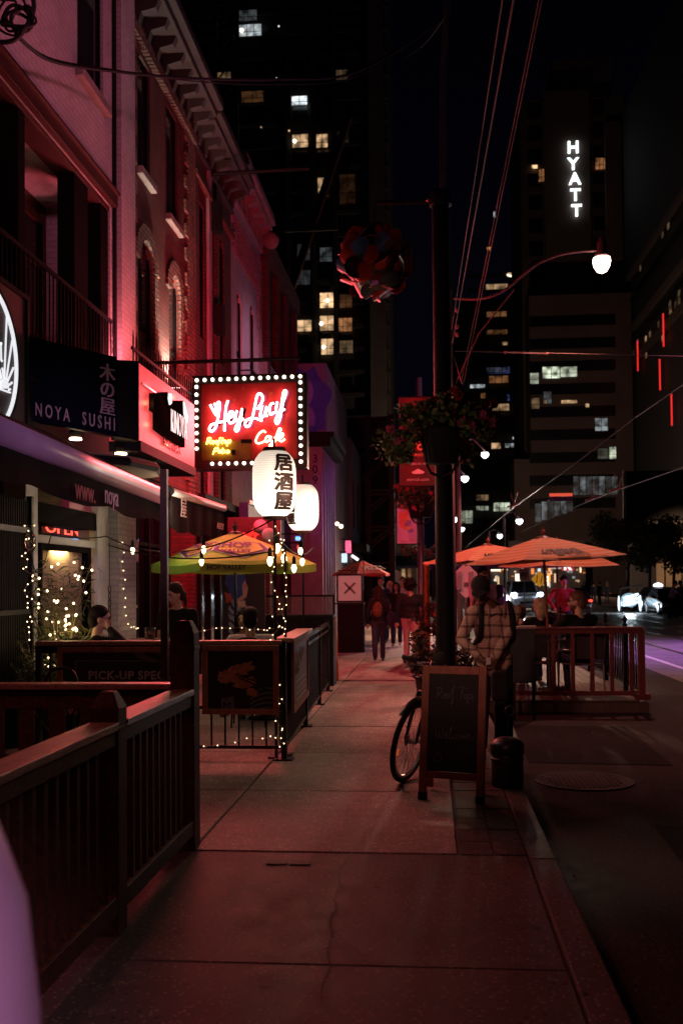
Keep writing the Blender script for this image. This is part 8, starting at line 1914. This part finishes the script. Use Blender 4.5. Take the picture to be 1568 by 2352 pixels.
# red building's shop front, blue fascia, globes
b = MB(); b.box((-4.3, 18.1, 3.2), (-4.1, 21.5, 3.35)); b.build('shop_cornice', BLACKM, B3)
for y in (18.2, 19.0, 19.9, 20.7, 21.3): b = MB(); b.box((-4.3, y, 0), (-4.22, y + .1, 3.19)); b.build('shop_mullion', DKFRAME, B3)
b = MB(); b.box((-4.299, 18.3, .5), (-4.285, 21.3, 3.1)); b.build('shop_glass', GLASS, B3)
p, q = atX(570, 1160, -3.9), atX(700, 1232, -3.9)
t = T('blue_fascia_sign', 'blue shop fascia board running behind the lanterns', 'shop sign', (-3.9, (p.y + q.y) / 2, 3))
b = MB(); b.box((-4.1, p.y, 2.75), (-3.9, min(q.y, 31), 3.45)); b.build('board', mat('fascia_blue', (.05, .08, .26), .5, 0, .2, 3), t)
b = MB(); b.box((-3.899, p.y, 3.42), (-3.86, min(q.y, 31), 3.5)); b.build('trim', LILT, t)
for i, (u, v, Y) in enumerate(((617, 1229, 14.6), (598, 1210, 16.5))):
    c = atY(u, v, Y); t = T('paper_globe', ('lower', 'upper')[i] + ' lilac unlit paper globe hanging beside the green umbrella', 'globe', tuple(c), 0, 'lilac paper globes'); b = MB(); r = 17 * pxm(Y); b.ell(c, r, 18, 12); b.build('shade', mat('globe_paper', (.55, .42, .50), .6, 0, .06, 5), t, True)
    b = MB(); b.tube([c + Vector((0, 0, r)), c + Vector((0, 0, r + .5))], .006, 5); b.build('cord', WIRE, t)
c = atY(580, 1226, 17.5); t = T('red_script_sign', 'small red lit script sign above the green umbrella', 'sign', tuple(c))
b = MB(); b.box((c.x - .45, 17.52, c.z - .3), (c.x + .5, 17.6, c.z + .3)); b.build('panel', mat('dark_red_panel', (.06, .012, .014), .5), t); write('eff', (c.x - .3, 17.5, c.z - .15), (1, 0, 0), (0, 0, 1), .36, emit('red_script', (1, .05, .03), .7), t, 'lettering', shear=.4, offset=.01)
# glass counter, orange barricade, host stand
Yg = 16.0; a, c = atY(582, 1416, Yg), atY(764, 1366, Yg)
t = T('glass_counter', 'black counter with a clear glass screen behind the green umbrella', 'counter', ((a.x + c.x) / 2, Yg, 0))
b = MB(); b.box((a.x, Yg + .02, 0), (c.x, Yg + .5, a.z - .02)); b.build('base', BLACKM, t)
b = MB(); b.box((a.x, Yg, a.z - .018), (c.x, Yg + .52, a.z + .02)); b.box((a.x, Yg, c.z - .03), (c.x + .03, Yg + .03, c.z)); b.box((c.x, Yg, a.z + .02), (c.x + .03, Yg + .03, c.z - .03)); b.build('frame', BLACK, t)
b = MB(); b.box((a.x, Yg + .008, a.z + .021), (c.x - .001, Yg + .014, c.z - .031)); b.build('glass_screen', glassmat('screen_glass', (.25, .2, .2), .15, .25), t)
ORG = mat('orange_plastic_frame', (.9, .17, .03), .5, 0, .1, 5)
Yo = 16.5; a, c = atY(706, 1566, Yo), atY(771, 1420, Yo)
t = T('orange_barricade', 'bright orange A-frame board with a black panel at the end of the patio fence', 'barricade', ((a.x + c.x) / 2, Yo, 0))
w_ = .055
for x in (a.x, c.x - w_): b = MB(); b.bar((x + w_ / 2, Yo, 0), (x + w_ / 2, Yo + .1, c.z), w_, .04, (0, 1, 0)); b.build('leg', ORG, t, bevel=.006)
for x in (a.x, c.x - w_): b = MB(); b.bar((x + w_ / 2, Yo + .42, 0), (x + w_ / 2, Yo + .16, c.z - .02), w_, .035, (0, 1, 0)); b.build('back_leg', ORG, t)
b = MB(); b.box((a.x + w_, Yo + .08, c.z - .06), (c.x - w_, Yo + .125, c.z)); b.box((a.x + w_, Yo + .03, .42), (c.x - w_, Yo + .06, .48)); b.box(((a.x + c.x) / 2 - .2, Yo + .08, c.z), ((a.x + c.x) / 2 + .12, Yo + .12, c.z + .055)); b.build('crossbar', ORG, t, bevel=.006)
b = MB(); b.prism([(a.x + w_, Yo + .055, .48), (c.x - w_, Yo + .055, .48), (c.x - w_, Yo + .095, c.z - .06), (a.x + w_, Yo + .095, c.z - .06)], (0, 0, 0), (0, .01, 0)); b.build('panel', BLACKM, t)
Yh = 24.0; a, c = atY(775, 1486, Yh), atY(834, 1388, Yh)
t = T('host_stand', 'black host podium with a lit menu case framed by iron scrolls', 'podium', ((a.x + c.x) / 2, Yh, 0))
b = MB(); b.box((a.x, Yh, 0), (c.x, Yh + .5, c.z)); b.build('podium', BLACKM, t, bevel=.01)
b = MB(); b.box((a.x - .05, Yh - .04, c.z + .001), (c.x + .02, Yh + .54, c.z + .04)); b.build('podium_top', BLACK, t)
p, q = atY(772, 1384, Yh), atY(832, 1318, Yh)
b = MB(); f_ = .04
b.box((p.x, Yh + .1, p.z), (q.x, Yh + .18, p.z + f_)); b.box((p.x, Yh + .1, q.z - f_), (q.x, Yh + .18, q.z)); b.box((p.x, Yh + .1, p.z + f_), (p.x + f_, Yh + .18, q.z - f_)); b.box((q.x - f_, Yh + .1, p.z + f_), (q.x, Yh + .18, q.z - f_)); b.build('case_frame', BLACK, t)
b = MB(); b.box((p.x + f_, Yh + .14, p.z + f_), (q.x - f_, Yh + .17, q.z - f_)); b.build('lit_menu', emit('menu_glow', (1, .55, .5), .12, (.5, .35, .32)), t)
b = MB(); m0 = (p + q) / 2; b.bar((m0.x - .13, Yh + .135, m0.z - .13), (m0.x + .13, Yh + .135, m0.z + .13), .006, .05); b.bar((m0.x + .13, Yh + .135, m0.z - .13), (m0.x - .13, Yh + .135, m0.z + .13), .006, .05); b.build('crossed_emblem', mat('emblem_grey', (.2, .14, .14), .6), t)
b = MB(); x = p.x
for i in range(5): b.tube(arc((p.x + .07 + i * .12, Yh + .14, q.z + .05), .05, 0, 2 * math.pi, 12), .008, 5)
for i in range(3): b.tube(arc((p.x + .19 + i * .12, Yh + .14, q.z + .13), .05, 0, 2 * math.pi, 12), .008, 5)
b.tube([(q.x + .02, Yh + .14, 0), (q.x + .02, Yh + .14, q.z + .35)], .012, 6); b.build('iron_scrolls', BLACK, t)
# ---- small signs along the far shops
def boxsign(label, u0, v0, u1, v1, Y, m, name='hanging_sign', txt=None, tm=None, vertical=False, px=None):
    a, c = atY(u0, v1, Y), atY(u1, v0, Y); t = T(name, label, 'sign', ((a.x + c.x) / 2, Y, a.z)); b = MB(); b.box((a.x, Y, a.z), (c.x, Y + .15, c.z)); b.build('box', m, t, bevel=.02)
    b = MB(); b.tube([(a.x - .6, Y + .08, c.z + .06), (c.x, Y + .08, c.z + .06)], .02, 6); b.tube([((a.x + c.x) / 2, Y + .08, c.z), ((a.x + c.x) / 2, Y + .08, c.z + .06)], .015, 5); b.build('bracket', BLACK, t)
    if txt:
        n = len(txt); Hh = (c.z - a.z)
        for i, ch in enumerate(txt): write(ch, ((a.x + c.x) / 2 - Hh / n * .3, Y - .012, c.z - Hh * (i + .92) / n), (1, 0, 0), (0, 0, 1), Hh / n * .95, tm, t, 'letter', offset=.012)
    return t, a, c
LW_ = emit('sign_letter_white', (1, .9, .88), .8)
t, a, c = boxsign('red hanging ATM CASH sign beside the far shops', 743, 1254, 763, 1312, 33, emit('atm_red', (.8, .05, .04), .16, (.4, .03, .03)), txt='ATM', tm=LW_)
write('CASH', (a.x + .03, 32.98, a.z + .05), (1, 0, 0), (0, 0, 1), .1, LW_, t, 'lettering')
boxsign('tall glowing yellow blade sign above the ATM sign', 748, 1200, 766, 1252, 33.5, emit('yellow_blade', (1, .62, .16), .55, (.5, .35, .1)))
boxsign('pink glowing neon blade sign farther down the shops', 793, 1242, 805, 1270, 37, emit('pink_blade', (1, .10, .22), 1.6, (.5, .1, .15)))
boxsign('small round white and blue lit sign under the pink neon', 784, 1271, 796, 1292, 36, emit('white_blue', (.6, .8, 1), 1.2))
boxsign('blue dot of a neon sign behind the lantern posts', 678, 1232, 688, 1241, 22, emit('blue_dot', (.1, .35, 1), 2.5))
boxsign('reddish lit sign low behind the lantern posts', 682, 1252, 692, 1262, 23, emit('red_dot', (1, .15, .1), 1.0))
c = atY(768, 1195, 33); t = T('wall_lamp', 'curved arm wall lamp with two bulbs over the yellow blade sign', 'lamp', tuple(c))
b = MB(); b.tube(smooth_curve([atY(745, 1205, 33), atY(760, 1195, 33), atY(778, 1200, 33)]), .03, 6); b.build('arm', STEEL, t)
for (u, v) in ((774, 1203), (783, 1209)): b = MB(); b.ell(atY(u, v, 33), .07, 8, 6); b.build('bulb', FAIRY, t, True)
c = atY(815, 1280, 40); b = MB(); b.bar(atY(808, 1276, 40), atY(822, 1286, 40), .12, .1); tag(b.build('tube_light', emit('tube_white', (1, .93, .85), 2.5)), 'white tube light under the dark canopy beyond the ATM sign', 'light')
# far street end
t = T('street_end_building', 'dark low building closing the far end of the left pavement', 'building', (-4, 120, 0)); b = MB(); b.box((-14, 120, 0), (-1.5, 130, 9)); b.build('wall', TWALL2, t)
for (u0, v0, u1, v1, k, w_) in ((846, 1300, 856, 1330, .12, 'w'), (922, 1296, 930, 1326, .35, 'w'), (936, 1300, 944, 1340, .2, 'o'), (880, 1305, 890, 1318, .1, 'o')): lit(t, 119.9, u0, v0, u1, v1, k, w_, 0)
t = T('hoarding', 'dark red painted hoarding wall running along the far pavement', 'hoarding', (-3.4, 80, 0)); b = MB(); b.box((-3.8, 50, 0), (-3.4, 119, 3.2)); b.build('panel', mat('hoarding_red', (.14, .03, .03), .7, 0, .3, 2), t)
t = T('glass_walkway', 'lilac lit elevated glass walkway crossing beyond the columns', 'walkway', (0, 100, 4)); a, c = atY(880, 1305, 100), atY(1000, 1275, 100)
b = MB(); b.box((a.x, 100, a.z), (c.x, 103, a.z + .25)); b.box((a.x, 100, c.z), (c.x, 103, c.z + .2)); b.build('slabs', mat('walkway_lilac', (.34, .28, .40), .6), t)
b = MB(); b.box((a.x, 100.5, a.z + .25), (c.x, 100.6, c.z)); b.build('glazing', TGLASS, t)
for x in (a.x + .2, c.x - .4): b = MB(); b.box((x, 100.8, 0), (x + .3, 101.2, a.z)); b.build('support', TWALL2, t)
t = T('far_shop_row', 'row of far shops with bright bokeh windows at the end of the road', 'shops', (18, 150, 0))
b = MB(); b.box((atY(1000, 1300, 228).x, 226, 0), (atY(1170, 1300, 226).x, 228, 13)); b.build('wall', TWALL2, t)
b = MB(); b.box((atY(1168, 1300, 148).x, 148.5, 0), (atY(1345, 1300, 148).x, 150.5, 8)); b.build('shop_wall', TWALL2, t)
rnd = random.Random(12)
for i in range(46):
    u = rnd.uniform(1130, 1338); v = rnd.uniform(1288, 1345); Yx = 148.3 if u > 1172 else 225.8; w_ = rnd.choice('wwcoc'); k = rnd.choice((.15, .3, .6, 1.1))
    hgt = rnd.choice((3, 5, 12, 20)); wd_ = rnd.choice((3, 4, 6)); a, c = atY(u, v + hgt / 2, Yx), atY(u + wd_, v - hgt / 2, Yx)
    b = MB(); b.box((a.x, Yx - .1 - .002 * i, max(a.z, .1)), (c.x, Yx, max(c.z, .4))); b.build('lit_window', emit(f'bokeh_{w_}_{k}', {'w': (1, .66, .38), 'o': (1, .3, .08), 'c': (.8, .92, 1)}[w_], k * 1.6), t)
for (u0, v0, u1, v1, m_) in ((1176, 1287, 1184, 1297, emit('bright_b', (.2, .35, 1), 1.8)), (1190, 1287, 1196, 1296, emit('bright_b', (.2, .35, 1), 1.8)), (1166, 1312, 1176, 1344, emit('bright_g', (.95, 1, .85), 1.8)), (1183, 1318, 1194, 1344, emit('bright_w', (1, .8, .6), 1.8)), (1127, 1290, 1148, 1312, emit('bright_w', (1, .8, .6), 1.8))):
    Yx = 146 if u0 > 1172 else 225; a, c = atY(u0, v1, Yx), atY(u1, v0, Yx); b = MB(); b.box((a.x, Yx, a.z), (c.x, Yx + .2, c.z)); b.build('bright_window', m_, t)
t, a, c = boxsign('square red and white lit P sign under the striped umbrella', 1290, 1284, 1317, 1311, 110, emit('p_red', (.9, .06, .05), .5, (.5, .05, .05)), 'lit_sign')
write('R', (a.x + .15, 109.95, a.z + .12), (1, 0, 0), (0, 0, 1), 1.35, emit('p_white', (1, .97, .95), 1.6), t, 'letter', offset=.05)
boxsign('pale lit shop sign left of the square red and white sign', 1262, 1284, 1288, 1307, 112, emit('pale_sign', (.9, .7, .65), .55), 'lit_sign')
# trees on the far pavement
BARK = mat('bark', (.08, .06, .05), .9, 0, .3, 8, .4)
def tree(label, u, vb, Y, hgt, r, seedv):
    q = atY(u, vb, Y); rnd = random.Random(seedv); t = T('street_tree', label, 'tree', (q.x, Y, 0), 0, 'young street trees on the far pavement'); c = Vector((q.x, Y, 0))
    b = MB(); b.tube([c, c + Vector((.1, 0, hgt * .4)), c + Vector((.0, 0, hgt * .75))], [.13, .1, .05], 8)
    cs = []
    for i in range(9):
        a = rnd.uniform(0, 6.28); e = c + Vector((math.cos(a) * r * rnd.uniform(.3, .8), math.sin(a) * r * rnd.uniform(.3, .8), hgt * rnd.uniform(.5, .95))); s_ = c + Vector((.08, 0, hgt * rnd.uniform(.35, .6))); b.tube([s_, s_.lerp(e, .5) + Vector((0, 0, .2)), e], [.05, .03, .01], 5); cs.append((e, r * rnd.uniform(.35, .55)))
    b.build('trunk', BARK, t); leafcloud('crown', LEAFS, t, cs, 420, .26, seedv)
tree('leafy young street tree left of the amber wall', 1440, 1400, 70, 6.0, 2.2, 51); tree('young tree standing in front of the amber wall', 1490, 1390, 74, 6.3, 1.9, 52); tree('small tree at the right edge before the amber wall', 1545, 1390, 72, 6.2, 2.0, 53)
# bicycles and hoops left out of sight; low litter along the kerb
rnd = random.Random(77); b = MB()
for i in range(170):
    x, y = rnd.choice((rnd.gauss(.80, .05), rnd.uniform(.75, 4))), rnd.uniform(2.5, 12.5); 
    if x < .74: x = .75
    s_ = rnd.uniform(.006, .02); a = rnd.uniform(0, 6); d = Vector((math.cos(a), math.sin(a), .2)) * s_; e = Vector((-math.sin(a), math.cos(a), .1)) * s_ * .7; p = Vector((x, y, -.126)); b.add([p, p + d, p + d + e + Vector((0, 0, .004)), p + e], [(0, 1, 2, 3)])
tag(b.build('leaf_litter', mat('litter', (.13, .09, .06), .8, 0, .4, 9)), 'scattered leaf litter and grit along the kerb gutter', 'litter', None, 'stuff')
